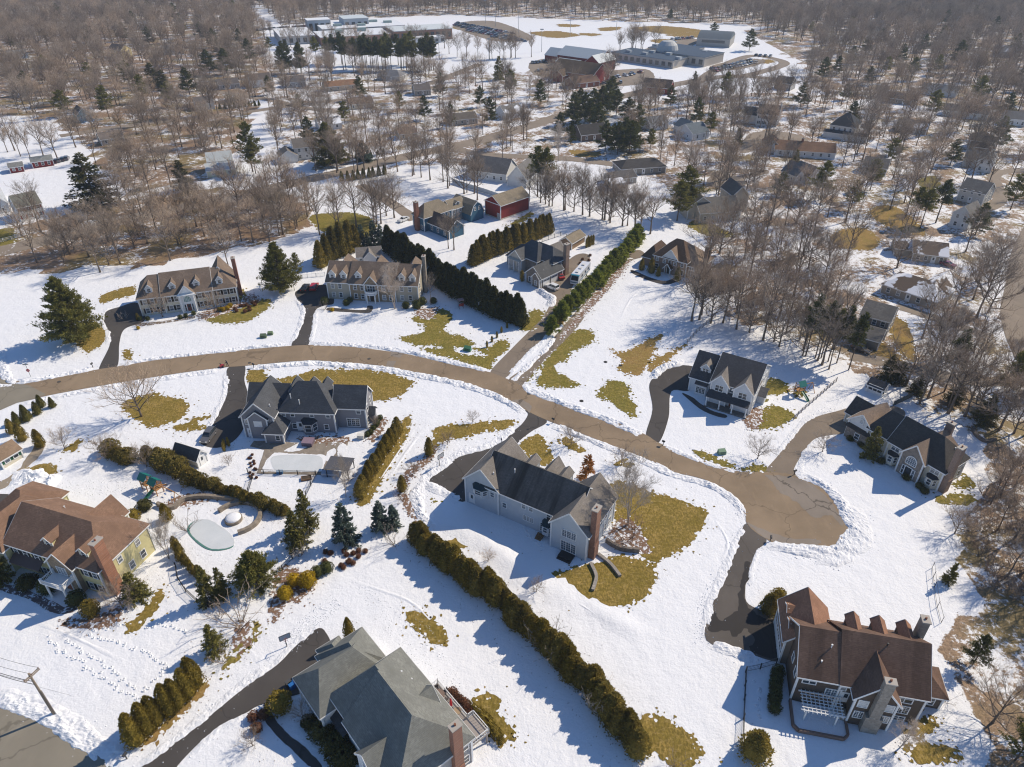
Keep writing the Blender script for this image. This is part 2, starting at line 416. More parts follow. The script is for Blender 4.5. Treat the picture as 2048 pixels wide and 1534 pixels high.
sheet('road_patch', [(1533,950),(1587,955),(1630,972),(1670,1012),(1684,1050),(1660,1030),(1630,1035),(1590,1005),(1560,985),(1545,965)], .07, PATCHA, .5, .7, 4)
sheet('road_patch', [(1496,1046),(1515,1055),(1580,1075),(1640,1080),(1620,1094),(1560,1086),(1534,1078),(1512,1063)], .07, PATCHA, .4, .7, 5)
sheet('road_patch', [(1022,803),(1045,800),(1062,812),(1060,826),(1049,818)], .07, PATCHA, .3, .6, 6)
sheet('road_patch', [(783,701),(808,706),(800,716),(780,712)], .07, PATCHA, .05, .6, 7, False)
sheet('road_patch', [(775,722),(793,722),(785,736),(772,733)], .07, PATCHA, .05, .6, 8, False)
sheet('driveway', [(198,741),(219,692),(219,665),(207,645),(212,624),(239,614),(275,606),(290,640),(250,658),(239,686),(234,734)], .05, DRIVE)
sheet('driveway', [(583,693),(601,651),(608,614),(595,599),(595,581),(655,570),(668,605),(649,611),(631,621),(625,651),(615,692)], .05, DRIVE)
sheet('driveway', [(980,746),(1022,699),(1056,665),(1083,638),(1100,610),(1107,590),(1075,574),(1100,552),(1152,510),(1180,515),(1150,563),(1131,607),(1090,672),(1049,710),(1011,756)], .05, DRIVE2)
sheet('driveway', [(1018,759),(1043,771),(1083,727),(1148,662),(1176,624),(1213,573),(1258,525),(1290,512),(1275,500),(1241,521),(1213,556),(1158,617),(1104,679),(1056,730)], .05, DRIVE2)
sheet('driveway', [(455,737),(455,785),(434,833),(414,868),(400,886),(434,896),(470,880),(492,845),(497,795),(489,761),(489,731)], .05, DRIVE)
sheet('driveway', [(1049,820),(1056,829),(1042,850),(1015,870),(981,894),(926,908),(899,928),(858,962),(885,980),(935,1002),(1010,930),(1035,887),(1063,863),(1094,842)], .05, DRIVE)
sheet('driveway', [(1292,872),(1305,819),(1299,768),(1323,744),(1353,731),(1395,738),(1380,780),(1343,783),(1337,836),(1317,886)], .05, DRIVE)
sheet('driveway', [(1533,945),(1553,915),(1587,874),(1621,839),(1676,822),(1700,818),(1730,840),(1690,866),(1662,870),(1628,879),(1603,911),(1588,938),(1588,952)], .05, DRIVE2)
sheet('driveway', [(1745,826),(1785,812),(1810,826),(1790,850)], .05, DRIVE2, .2, .6, 2)
sheet('driveway', [(1493,1047),(1478,1082),(1447,1154),(1423,1215),(1413,1281),(1498,1308),(1568,1320),(1572,1240),(1556,1232),(1498,1209),(1491,1178),(1498,1144),(1512,1103),(1533,1080)], .05, asphalt((.135, .118, .103), .5, .32), .05, .8, 3, n=5)
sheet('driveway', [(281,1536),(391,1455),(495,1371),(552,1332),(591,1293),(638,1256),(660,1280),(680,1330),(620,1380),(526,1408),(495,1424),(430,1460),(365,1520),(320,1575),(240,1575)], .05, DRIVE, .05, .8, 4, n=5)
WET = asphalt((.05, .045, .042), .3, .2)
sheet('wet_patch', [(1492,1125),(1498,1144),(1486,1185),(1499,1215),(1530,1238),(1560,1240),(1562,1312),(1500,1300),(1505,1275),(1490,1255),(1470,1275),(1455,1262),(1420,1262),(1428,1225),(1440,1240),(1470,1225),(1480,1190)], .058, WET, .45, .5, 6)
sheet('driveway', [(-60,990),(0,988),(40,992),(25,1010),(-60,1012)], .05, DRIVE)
FAR = asphalt((.29, .24, .19), .2, .2)
strip('road', [(-120,532),(100,478),(250,440),(400,408),(520,382),(640,354),(760,325),(880,298),(960,281),(1056,253),(1121,232),(1200,205),(1290,182),(1400,160),(1480,152),(1600,165)], 9.5, .06, FAR, 2, .5)
strip('side_road', [(905,296),(960,308),(1040,313),(1140,318),(1250,332),(1330,345)], 6.5, .07, FAR, 3, .4)
strip('side_road', [(2090,420),(2050,500),(2038,570),(2030,640),(2060,720)], 7.0, .06, FAR, 4, .3)
strip('driveway', [(1700,712),(1760,722),(1830,738),(1920,758),(2010,762),(2070,735)], 4.5, .05, FAR, 5, .5)
strip('driveway', [(1795,612),(1850,630),(1910,650),(1970,672)], 4.0, .05, FAR, 6, .4)
sheet('side_road', [(1414,360),(1432,349),(1468,350),(1492,362),(1486,374),(1450,378),(1424,372)], .06, FAR)
strip('side_road', [(1480,356),(1530,342),(1450,344),(1420,352)], 4.0, .055, FAR, 8, .3)
sheet('side_road', [(1500,268),(1540,262),(1590,268),(1616,280),(1600,290),(1540,284),(1505,302),(1480,306),(1484,288)], .06, FAR)
strip('side_road', [(1395,165),(1440,135),(1500,112),(1550,118),(1568,128),(1530,142),(1470,156)], 8.0, .07, FAR, 9, .4)
strip('side_road', [(420,182),(526,197),(600,214),(680,225)], 6.0, .06, FAR, 10, .4)
strip('side_road', [(120,272),(300,246),(478,226),(640,204),(760,196)], 6.5, .06, FAR, 11, .4)
strip('side_road', [(720,370),(760,392),(800,418),(830,440)], 5.0, .05, FAR, 12, .3)
strip('side_road', [(700,178),(800,172),(860,166),(960,128)], 7.0, .06, FAR, 13, .3)
strip('side_road', [(1985,440),(1960,425),(2000,400),(1990,350),(2050,340)], 5.0, .06, FAR, 14, .3)
for i, px in enumerate([[(560,60),(640,47),(700,44),(660,60),(600,72)], [(905,50),(985,42),(1060,70),(1050,82),(980,80)], [(1290,98),(1370,78),(1400,84),(1330,108)], [(1420,132),(1500,118),(1530,124),(1470,140)], [(1060,125),(1110,118),(1120,150),(1070,150)], [(1180,148),(1290,138),(1300,165),(1190,172)]]):
    sheet('parking_lot', px, .065, FAR, .6, 2, i)
# ---------------------------------------------------------------- lawns bared by the thaw, planting beds
LAWN = grass((.285, .21, .045), (.48, .325, .095)); LAWN2 = grass((.245, .215, .045), (.43, .315, .08)); MULCH = mulch((.24, .15, .10)); STRAW = grass((.42, .27, .095), (.29, .24, .055))
def lawns(mt, lst, amp=.5, name='lawn', z=.03):
    for i, px in enumerate(lst): sheet(name, px, z+.0012*i, mt, amp, .22, i+len(px)*3, sat=.45)
lawns(LAWN, [
 [(137,679),(161,696),(181,704),(205,686),(212,665),(202,651),(178,638),(143,665)], [(202,606),(239,597),(270,588),(270,573),(239,578),(205,590)],
 [(247,700),(262,702),(262,718),(250,720),(246,712)], [(243,815),(260,798),(301,786),(342,793),(373,805),(379,819),(355,839),(308,855),(280,846),(267,833)],
 [(349,853),(369,848),(393,834),(424,834),(396,841),(398,850),(420,856),(393,860),(359,862)],
 [(497,738),(520,735),(535,752),(560,757),(600,748),(640,738),(690,741),(740,738),(800,752),(826,765),(815,783),(790,795),(750,800),(700,790),(640,772),(560,772),(503,770)],
 [(1223,966),(1261,969),(1310,985),(1348,995),(1385,1010),(1416,1027),(1399,1065),(1375,1095),(1348,1112),(1312,1122),(1285,1112),(1261,1099),(1227,1031)],
 [(1076,1157),(1172,1127),(1206,1123),(1227,1111),(1288,1120),(1316,1140),(1309,1174),(1275,1205),(1227,1215),(1186,1212),(1124,1192),(1080,1169)],
 [(1285,1434),(1308,1429),(1339,1439),(1402,1489),(1404,1512),(1386,1536),(1347,1536),(1313,1504),(1274,1504)],
 [(813,1222),(844,1227),(871,1243),(899,1277),(875,1289),(841,1270),(820,1246)],
 [(945,1397),(969,1387),(993,1392),(993,1423),(1029,1455),(1021,1478),(993,1489),(956,1421)],
 [(253,1249),(282,1225),(313,1186),(323,1173),(322,1202),(295,1238),(271,1262)],
 [(34,949),(68,932),(103,928),(113,945),(85,949)], [(123,901),(164,877),(150,901)],
 [(1042,884),(1073,870),(1090,881),(1107,918),(1083,932),(1049,908)], [(1124,881),(1138,874),(1169,898),(1158,904),(1128,891)], [(1229,925),(1247,918),(1263,933),(1234,933)],
 [(871,857),(953,846),(1025,839),(1018,857),(953,867),(885,887),(871,901)],
 [(1803,1491),(1853,1486),(1918,1499),(1916,1523),(1840,1523)], [(1806,1465),(1840,1439),(1866,1429),(1871,1455),(1845,1470)],
 [(880,1100),(935,1064),(975,1082),(1012,1106),(1008,1114),(968,1092)],
 [(715,1010),(722,985),(760,925),(800,850),(818,832),(822,850),(805,890),(770,950),(735,1005)],
])
lawns(LAWN2, [
 [(410,638),(451,648),(506,638),(543,605),(506,597),(485,598),(478,617),(444,627)], [(476,578),(490,585),(490,603),(478,602)],
 [(798,675),(844,665),(851,655),(824,636),(871,619),(899,624),(904,638),(888,657),(899,667),(933,675),(950,687),(933,694),(909,696),(919,706),(950,711),(974,711),(943,696),(977,696),(998,679),(1017,682),(1015,699),(988,720),(981,738),(947,730),(885,713),(841,697),(885,696),(871,692),(830,689)],
 [(1148,663),(1186,665),(1182,686),(1145,703),(1138,720),(1111,730),(1117,744),(1158,769),(1124,776),(1073,769),(1083,744),(1087,730),(1056,761),(1046,768),(1083,727)],
 [(1217,762),(1251,768),(1258,785),(1275,829),(1261,832),(1240,819),(1220,802),(1194,791)],
 [(1532,762),(1545,756),(1566,762),(1580,777),(1580,785),(1563,788),(1539,791),(1533,802),(1516,802)], [(1532,812),(1557,812),(1589,829),(1580,840),(1548,857),(1516,857),(1514,838)],
 [(1586,780),(1598,776),(1610,782),(1606,792),(1592,796)],
 [(866,1002),(885,1010),(926,1045),(940,1058),(930,1062),(900,1040),(871,1017)],
 [(1908,973),(1928,951),(1953,969),(1938,979)], [(1872,995),(1902,986),(1938,989),(1949,1001),(1931,1011),(1880,1007)],
 [(1020,448),(1060,424),(1066,430),(1045,444),(1010,452)], [(1375,450),(1400,438),(1440,455),(1470,470),(1440,476),(1400,466)],
 [(1385,900),(1410,905),(1470,932),(1465,938),(1425,925),(1395,912)], [(1480,938),(1520,932),(1540,938),(1530,943),(1490,943)],
 [(620,432),(700,425),(748,440),(745,470),(690,480),(640,460)], [(1050,640),(1070,618),(1090,630),(1075,655),(1055,662),(1040,655)], [(1835,360),(1870,352),(1880,372),(1850,380)],
 [(-20,470),(20,455),(32,470),(20,500),(-20,510)],
 [(443,1335),(495,1272),(519,1243),(511,1280),(469,1327)],
])
lawns(STRAW, [
 [(1215,696),(1240,703),(1258,699),(1322,668),(1316,686),(1282,747),(1240,740),(1244,720)], [(1319,713),(1374,689),(1322,733),(1305,747),(1295,723)],
 [(1065,640),(1110,615),(1140,590),(1130,640),(1108,655),(1075,660)], [(269,1490),(326,1449),(407,1363),(403,1388),(342,1450),(285,1494)],
 [(1690,640),(1740,665),(1800,710),(1790,730),(1720,700),(1670,660)], [(1735,425),(1780,410),(1830,440),(1850,470),(1790,460)], [(1770,630),(1815,650),(1830,720),(1795,700)],
 [(1140,300),(1200,305),(1190,315),(1150,312)], [(1660,470),(1720,455),(1760,480),(1740,500),(1680,495)],
], .6)
lawns(STRAW, [[(930,44),(960,42),(1005,50),(990,54),(950,50)], [(1060,66),(1110,62),(1160,70),(1110,76)], [(1260,56),(1330,52),(1410,62),(1380,72),(1300,64)], [(1165,66),(1200,68),(1190,72),(1160,70)], [(1330,70),(1420,62),(1470,68),(1420,76)], [(1300,80),(1350,78),(1390,84),(1330,88)], [(1490,118),(1545,120),(1540,127),(1500,124)], [(905,54),(935,52),(950,58),(920,60)], [(1200,56),(1240,54),(1236,60),(1205,62)], [(1120,48),(1160,50),(1150,54),(1118,53)]], 2.2)
lawns(MULCH, [
 [(400,640),(440,630),(500,610),(520,600),(505,590),(480,600),(440,612),(402,625)], [(830,622),(872,615),(866,635),(845,638)], [(120,1249),(183,1232),(243,1215),(235,1246),(188,1259),(136,1255)],
 [(1486,832),(1520,812),(1522,845),(1500,860)], [(1226,1050),(1262,1040),(1296,1090),(1290,1108),(1232,1082)], [(841,918),(871,893),(868,915),(825,952),(812,985),(838,1030),(845,1050),(812,1020),(800,960)],
 [(545,1160),(575,1130),(625,1165),(600,1200),(555,1195)], [(1210,560),(1245,525),(1262,520),(1220,575),(1150,650),(1120,680),(1140,650)],
 [(470,1262),(490,1240),(505,1262),(500,1290),(478,1300)], [(545,1200),(560,1172),(575,1190),(560,1235),(545,1240)], [(335,1000),(400,985),(420,1000),(350,1015)], [(596,876),(640,872),(690,876),(695,884),(640,884),(600,882)], [(738,862),(760,835),(775,845),(755,875),(740,885)],
], .35, 'planting_bed', .045)
# ---------------------------------------------------------------- ploughed banks of snow along the roads and drives
for i, (px, w, h) in enumerate([
 ([(-40,770),(10,772),(30,768)], 2.0, .6), ([(0,700),(8,740),(22,762),(60,762),(102,754),(191,737)], 2.2, .7),
 ([(238,731),(308,718),(376,710),(478,698),(578,688)], 1.9, .6), ([(618,688),(680,689),(748,694),(817,704),(885,720),(940,733),(976,742)], 2.2, .65),
 ([(1046,774),(1075,787),(1158,818),(1227,844),(1288,872)], 2.4, .7), ([(1320,888),(1380,914),(1450,938),(1490,947)], 1.6, .35),
 ([(1592,950),(1640,966),(1682,1005),(1700,1041),(1705,1066),(1684,1092),(1650,1104),(1600,1100),(1552,1092),(1538,1084)], 3.0, .75),
 ([(1700,1010),(1722,1050),(1715,1085),(1680,1112),(1620,1115)], 4.0, .5),
 ([(1486,1040),(1478,1012),(1450,987),(1416,969),(1348,950),(1295,925),(1193,885),(1100,848)], 2.2, .55),
 ([(1047,826),(1022,808),(970,784),(902,764),(817,747),(748,735),(680,730),(615,727),(494,737)], 2.4, .7),
 ([(444,740),(376,750),(290,763),(205,777),(102,797),(40,810)], 2.2, .6),
 ([(452,745),(450,785),(430,830),(410,868)], 1.6, 0.30), ([(1042,850),(1015,866),(981,890),(926,904),(895,922),(850,960),(885,984),(925,1003)], 2.4, 0.42),
 ([(854,960),(835,985),(842,1030),(870,1060)], 2.6, .6),
 ([(1490,1050),(1474,1082),(1443,1154),(1419,1215),(1409,1281)], 1.6, 0.24), ([(1413,1286),(1498,1313),(1520,1320)], 2.2, .5),
 ([(1537,1084),(1516,1105),(1503,1144),(1496,1175)], 1.2, 0.21), ([(-10,1398),(52,1417),(91,1440),(130,1463),(182,1495),(235,1532)], 2.0, .6),
 ([(-20,1388),(60,1408),(130,1445),(200,1490),(260,1530)], 3.0, .5),
 ([(276,1536),(388,1449),(490,1366),(548,1327),(588,1288),(636,1250)], 1.6, 0.24), ([(500,1428),(435,1463),(372,1520)], 1.4, 0.21),
 ([(1016,752),(1050,715),(1088,680),(1102,660)], 1.6, 0.27), ([(1024,764),(1050,738),(1090,700),(1110,672)], 1.8, .5),
 ([(1046,766),(1060,790)], 1.6, .5), ([(1072,577),(1095,592),(1104,600),(1098,615)], 3.0, 1.2), ([(1302,760),(1322,738),(1352,727),(1375,722)], 3.0, 1.0), ([(592,600),(606,622),(598,655),(582,690)], 1.6, 0.30), ([(632,622),(628,655),(620,688)], 1.4, 0.24),
 ([(1549,915),(1583,872),(1617,836),(1672,818)], 1.4, 0.21), ([(1600,950),(1606,913),(1632,884),(1664,876)], 1.4, 0.21),
 ([(20,958),(60,952),(90,965),(70,985),(30,975)], 5.0, 1.5), ([(216,690),(216,665),(204,645),(209,622),(239,610)], 1.4, 0.24),
 ([(560,352),(640,345),(760,316),(880,290)], 2.5, .6), ([(600,372),(700,350),(820,322)], 2.5, .6),
]): bank(px, w, h*.8, i+2)
# the terrace edge and drifts behind the pale house
bank([(862,1000),(885,1022),(920,1052),(965,1084),(1010,1116),(1060,1152),(1110,1180),(1160,1210),(1215,1240)], 7, .42, 60, 'snow_drift', SNOW, 0, .35, True)
for i, (px, w, h) in enumerate([([(1135,1195),(1180,1222),(1225,1258)], .9, .16), ([(1150,1192),(1200,1222),(1250,1262)], .9, .14), ([(1170,1196),(1215,1222),(1268,1262)], .8, .12), ([(835,850),(800,900),(760,960),(735,1000)], .9, .10), ([(848,855),(812,905),(775,960)], .9, .10), ([(880,1015),(920,1058),(980,1105),(1040,1150)], .7, .12), ([(1430,1040),(1455,1085),(1440,1130)], .8, .08), ([(700,1160),(760,1180),(830,1210),(900,1290)], .8, .08), ([(1050,1010),(1075,1060),(1090,1100)], .6, .12), ([(60,1240),(160,1280),(260,1330)], .8, .08), ([(1240,640),(1260,600),(1290,570)], .9, .08)]): bank(px, w, h, 80+i, 'snow_track', SNOW, 0, .5, True)
bank([(1165,1205),(1200,1222),(1250,1250),(1310,1290)], 5, .3, 62, 'snow_drift', SNOW, 0, .35, True)

o = FRAY.build('thin_snow', SNOW, recalc=False); o['kind'] = 'structure'
for f in o.data.polygons:
    if f.normal.z < 0: o.data.flip_normals(); break
# ---------------------------------------------------------------- the air between the camera and the far hills
hz_ = MB().box(-2700, 2700, -300, 2700, -1.0, 118).build('haze', bpy.data.materials.new('air')); hz_['kind'] = 'stuff'; hz_['label'] = 'thin bluish winter haze over the far hills'; hz_['category'] = 'haze'
hm = hz_.data.materials[0]; hm.use_nodes = True; hm.node_tree.nodes.clear(); vo = hm.node_tree.nodes.new('ShaderNodeVolumePrincipled'); mo = hm.node_tree.nodes.new('ShaderNodeOutputMaterial')
vo.inputs['Color'].default_value = (.72, .85, 1.0, 1); vo.inputs['Density'].default_value = .00016; vo.inputs['Anisotropy'].default_value = .2; hm.node_tree.links.new(vo.outputs[0], mo.inputs['Volume'])
# ================================================================ house kit
ROT = {0: (1, 0), 90: (0, 1), 180: (-1, 0), 270: (0, -1)}
WINM = {}; RW = random.Random(21); GLASS2 = glass((.10, .125, .15)); BLIND = glass((.30, .30, .29)); GLASS2.name = 'window_glass_sky'; BLIND.name = 'window_glass_blind'
def win_mesh(w, h, style, fm, gm):
    """frame mesh and pane mesh of a window whose sill centre is the origin and which faces -y"""
    k = (w, h, style, fm.name, gm.name)
    if k in WINM: return WINM[k]
    f = MB(); b = .13; y0, y1 = -.07, .02
    f.box(-w/2-b, w/2+b, y0-.03, y1, -b, 0); f.box(-w/2-b, w/2+b, y0, y1, h, h+b)
    f.box(-w/2-b, -w/2, y0, y1, 0, h); f.box(w/2, w/2+b, y0, y1, 0, h)
    n = {'2': 2, '3': 3, '4': 4}.get(style[0], 1)
    for i in range(1, n): x = -w/2+w*i/n; f.box(x-.06, x+.06, y0, y1, 0, h)
    if 'g' in style:
        for i in range(1, 2*n):
            if i % 2: x = -w/2+w*i/(2*n); f.box(x-.022, x+.022, y0+.02, y1, 0, h)
        for j in (1, 2, 3): f.box(-w/2, w/2, y0+.02, y1, h*j/4-.022, h*j/4+.022)
    else: f.box(-w/2, w/2, y0+.01, y1, h*.5-.04, h*.5+.04)
    p = MB().box(-w/2+.001, w/2-.001, -.03, .015, .001, h-.001)
    WINM[k] = (f.mesh('window', fm), p.mesh('pane', gm)); return WINM[k]
def arch_mesh(w, h, fm, gm):
    k = (w, h, 'arch', fm.name, gm.name)
    if k in WINM: return WINM[k]
    r = w/2; n = 10; arc = [(-r*math.cos(math.pi*i/n), h+r*math.sin(math.pi*i/n)) for i in range(n+1)]
    prof = [(-r, 0)]+arc+[(r, 0)]; f = MB()
    for a, b in zip(prof, prof[1:]+prof[:1]): f.beam((a[0], -.05, a[1]), (b[0], -.05, b[1]), .12, .18)
    for i in range(1, 5): x = -r+w*i/5; f.box(x-.03, x+.03, -.06, .02, 0, h+math.sqrt(max(0, r*r-x*x)))
    for j in range(1, 5):
        z = (h+r)*j/5; x = r if z < h else math.sqrt(max(.01, r*r-(z-h)**2)); f.box(-x, x, -.061, .02, z-.03, z+.03)
    p = MB(); m = len(prof); p.add([(x, -.03, z) for x, z in prof]+[(x, .01, z) for x, z in prof], [tuple(range(m)), tuple(range(2*m-1, m-1, -1))]+[(i, (i+1) % m, m+(i+1) % m, m+i) for i in range(m)])
    WINM[k] = (f.mesh('window', fm), p.mesh('pane', gm)); return WINM[k]
SHUT = {}
class House:
    def __init__(s, name, label, cat, org, yaw, wall, roof, frame=None, trim=None):
        s.root = tag(empty(name, (org[0], org[1], 0), R(yaw)), label, cat)
        s.wall, s.roof, s.frame, s.trim = wall, roof, frame or WHITE, trim or TRIM; s.tm = MB()
    def part(s, name, mb, mt, parent=None, label=None):
        o = mb.build(name, mt, parent or s.root)
        if label: o['label'] = label
        return o
    def wing(s, u0, u1, v0, v1, ze, zr, ax='u', hl=0, hr=0, z0=-.2, o=.45, wall=None, roof=None, vm=None, trim=True, corner=True, open_=False, rake=(True, True)):
        """a block with a pitched roof: ridge along ax, hl/hr = hip inset at its low/high end (0 = gable)"""
        if ax == 'u': a0, a1, b0, b1 = u0, u1, v0, v1; T = lambda a, b, z: (a, b, z)
        else: a0, a1, b0, b1 = v0, v1, u0, u1; T = lambda a, b, z: (b, a, z)
        bm = (b0+b1)/2 if vm is None else vm; s0 = (zr-ze)/(bm-b0); s1 = (zr-ze)/(b1-bm); e = .06
        if not open_:
            w = MB(); vs = [T(a0,b0,z0),T(a1,b0,z0),T(a1,b1,z0),T(a0,b1,z0),T(a0,b0,ze),T(a1,b0,ze),T(a1,b1,ze),T(a0,b1,ze)]
            fs = [(0,1,5,4),(2,3,7,6)]
            for hip, (i, j, k, l), a in ((hl, (3,0,4,7), a0), (hr, (1,2,6,5), a1)):
                if hip: fs.append((i, j, k, l))
                else: vs.append(T(a, bm, zr)); fs.append((i, j, k, len(vs)-1, l))
            w.add(vs, fs); s.part('wall', w, wall or s.wall)
        t = .2; oa0 = o if hl else .3; oa1 = o if hr else .3
        f0, f1 = ze+e-s0*o, ze+e-s1*o
        def shell(dz):
            return [T(a0-oa0, b0-o, f0+dz), T(a1+oa1, b0-o, f0+dz), T(a1+oa1, b1+o, f1+dz), T(a0-oa0, b1+o, f1+dz), T(a0+(hl if hl else -oa0), bm, zr+e+dz), T(a1-(hr if hr else -oa1), bm, zr+e+dz)]
        r = MB(); vs = shell(t)+shell(0)
        fs = [(0,1,5,4),(2,3,4,5),(7,6,10,11),(9,8,11,10),(0,6,7,1),(2,8,9,3)]
        if hl: fs += [(3,0,4),(6,9,10),(3,9,6,0)]
        else: fs += [(0,4,10,6),(4,3,9,10)]
        if hr: fs += [(1,2,5),(8,7,11),(1,7,8,2)]
        else: fs += [(1,7,11,5),(5,11,8,2)]
        r.add(vs, fs); ro = s.part('roof', r, roof or s.roof)
        if trim:
            m = s.tm; h = .24; q = .03
            A, B, Cc, D, r0, r1 = [Vector(v)+Vector((0, 0, t-h/2-.03)) for v in shell(0)]
            ou = Vector(T(0, 1, 0)); oa = Vector(T(1, 0, 0))
            m.beam(A-ou*q, B-ou*q, .05, h); m.beam(Cc+ou*q, D+ou*q, .05, h)
            if hl: m.beam(D-oa*q, A-oa*q, .05, h)
            elif rake[0]: m.beam(A-oa*q, r0-oa*q, .05, h); m.beam(D-oa*q, r0-oa*q, .05, h)
            if hr: m.beam(B+oa*q, Cc+oa*q, .05, h)
            elif rake[1]: m.beam(B+oa*q, r1+oa*q, .05, h); m.beam(Cc+oa*q, r1+oa*q, .05, h)
            if corner and not open_:
                for (a, b) in ((a0, b0), (a1, b0), (a1, b1), (a0, b1)):
                    x, y, _ = T(a, b, 0); m.box(x-.13, x+.13, y-.13, y+.13, z0, ze-.02)
        return ro
    def shed(s, u0, u1, v0, v1, zl, zh, side=0, roof=None, parent=None, t=.14):
        """a lean-to roof, low along the given side"""
        z = {0: (zl, zl, zh, zh), 180: (zh, zh, zl, zl), 90: (zh, zl, zl, zh), 270: (zl, zh, zh, zl)}[side]
        c = [(u0, v0), (u1, v0), (u1, v1), (u0, v1)]; m = MB()
        m.add([(x, y, q+t) for (x, y), q in zip(c, z)]+[(x, y, q) for (x, y), q in zip(c, z)], [(0,1,2,3),(7,6,5,4),(0,4,5,1),(1,5,6,2),(2,6,7,3),(3,7,4,0)])
        return s.part('porch_roof', m, roof or s.roof, parent)
    def end(s):
        if s.tm.v: s.part('trim', s.tm, s.trim)
        return s.root
    def win(s, u, v, z, w=.95, h=1.5, f=0, style='1', fm=None, gm=None, shut=None, arch=False, parent=None):
        gm = gm or RW.choice((GLASS, GLASS, GLASS, GLASS2, GLASS2, BLIND))
        fr, pn = arch_mesh(w, h, fm or s.frame, gm or GLASS) if arch else win_mesh(w, h, style, fm or s.frame, gm or GLASS)
        o = link('window', fr, parent or s.root, (u, v, z), R(f)); link('pane', pn, o)
        if shut:
            k = (h, shut.name)
            if k not in SHUT: SHUT[k] = MB().box(-.22, .22, -.06, .015, -.02, h+.02).mesh('shutter', shut)
            for sg in (-1, 1): link('shutter', SHUT[k], o, (sg*(w/2+.38), 0, 0))
        return o
    def wins(s, us, v, z, **k):
        for u in us: s.win(u, v, z, **k)
    def winv(s, u, vs, z, f=90, **k):
        for v in vs: s.win(u, v, z, f=f, **k)
    def door(s, u, v, z=.2, w=1.0, h=2.1, f=0, mt=None, name='door', grid=False):
        m = MB(); m.box(-w/2, w/2, -.06, .02, 0, h); d = s.part(name, m, mt or WHITE); d.location = (u, v, z); d.rotation_euler = (0, 0, R(f))
        fr = MB(); b = .16; fr.box(-w/2-b, -w/2, -.1, .02, 0, h); fr.box(w/2, w/2+b, -.1, .02, 0, h); fr.box(-w/2-b, w/2+b, -.1, .02, h, h+b); fr.build('door_frame', s.trim, d)
        if grid:
            g = MB()
            for i in range(4): x = -w/2+w*(i+.5)/4; g.box(x-w/11, x+w/11, -.075, -.055, h*.72, h*.9)
            g.build('pane', GLASS, d)
        else: MB().box(-.25*w, .25*w, -.075, -.055, h*.5, h*.9).build('pane', GLASS, d)
        return d
    def garage(s, u, v, f, w=2.7, h=2.3, z=0.05): return s.door(u, v, z, w, h, f, name='garage_door', grid=True)
    def dormer(s, u, v, zb, w, he, hr, dep, f=0, wall=None, roof=None, ww=.8, wh=1.0, wz=.25, style='1', o=.22):
        c, sn = ROT[f]; X = Matrix(((c, -sn, 0, u), (sn, c, 0, v), (0, 0, 1, 0), (0, 0, 0, 1)))
        b = MB(); x = w/2
        b.add([(-x,0,zb),(x,0,zb),(x,0,zb+he),(0,0,zb+hr),(-x,0,zb+he),(-x,dep,zb),(x,dep,zb),(x,dep,zb+he),(0,dep,zb+hr),(-x,dep,zb+he)], [(0,1,2,3,4),(9,8,7,6,5),(1,6,7,2),(5,0,4,9)])
        d = s.part('dormer', b.xf(X), wall or s.wall); k = (hr-he)/x; t = .12; ex = x+o; ez = zb+he-k*o+.03; rz = zb+hr+.03
        r = MB(); P0 = [(-ex, -.3, ez), (0, -.3, rz), (ex, -.3, ez), (-ex, dep, ez), (0, dep, rz), (ex, dep, ez)]
        vs = [(a, q, z+t) for a, q, z in P0]+P0
        r.add(vs, [(0,1,4,3),(1,2,5,4),(9,10,7,6),(10,11,8,7),(0,6,7,1),(1,7,8,2),(0,3,9,6),(2,8,11,5),(3,4,10,9),(4,5,11,10)]); s.part('dormer_roof', r.xf(X), roof or s.roof, d)
        tr = MB()
        for sg in (-1, 1): tr.beam((sg*ex, -.33, ez+.02), (0, -.33, rz+.02), .05, .2); tr.box(sg*x-.06, sg*x+.06, -.03, .1, zb, zb+he)
        s.part('dormer_trim', tr.xf(X), s.trim, d)
        fr, pn = win_mesh(ww, wh, style, s.frame, GLASS); key = ('dw', fr.name, pn.name)
        if key not in WINM:
            me = fr.copy(); bmn = bmesh.new(); bmn.from_mesh(fr); k0 = len(bmn.faces); bmn.from_mesh(pn); bmn.faces.ensure_lookup_table()
            for i in range(k0, len(bmn.faces)): bmn.faces[i].material_index = 1
            bmn.to_mesh(me); bmn.free(); me.materials.append(GLASS); WINM[key] = me
        link('window', WINM[key], d, X @ Vector((0, 0, zb+wz)), R(f))
        return d
    def chimney(s, u, v, w, d, z0, z1, mt, cap=True, step=None):
        m = MB(); m.box(u-w/2, u+w/2, v-d/2, v+d/2, z0, z1)
        if step: m.box(u-w/2-step[0], u+w/2+step[0], v-d/2-.02, v+d/2+.02, z0, step[1])
        c = s.part('chimney', m, mt)
        if cap:
            k = MB(); k.box(u-w/2-.1, u+w/2+.1, v-d/2-.1, v+d/2+.1, z1, z1+.18); s.part('chimney_cap', k, plain((.42, .38, .33)), c)
            p = MB(); p.cyl(u-.02, v, z1+.18, z1+.5, .16, .14, 8); s.part('flue_pot', p, plain((.25, .1, .06)), c)
        return c
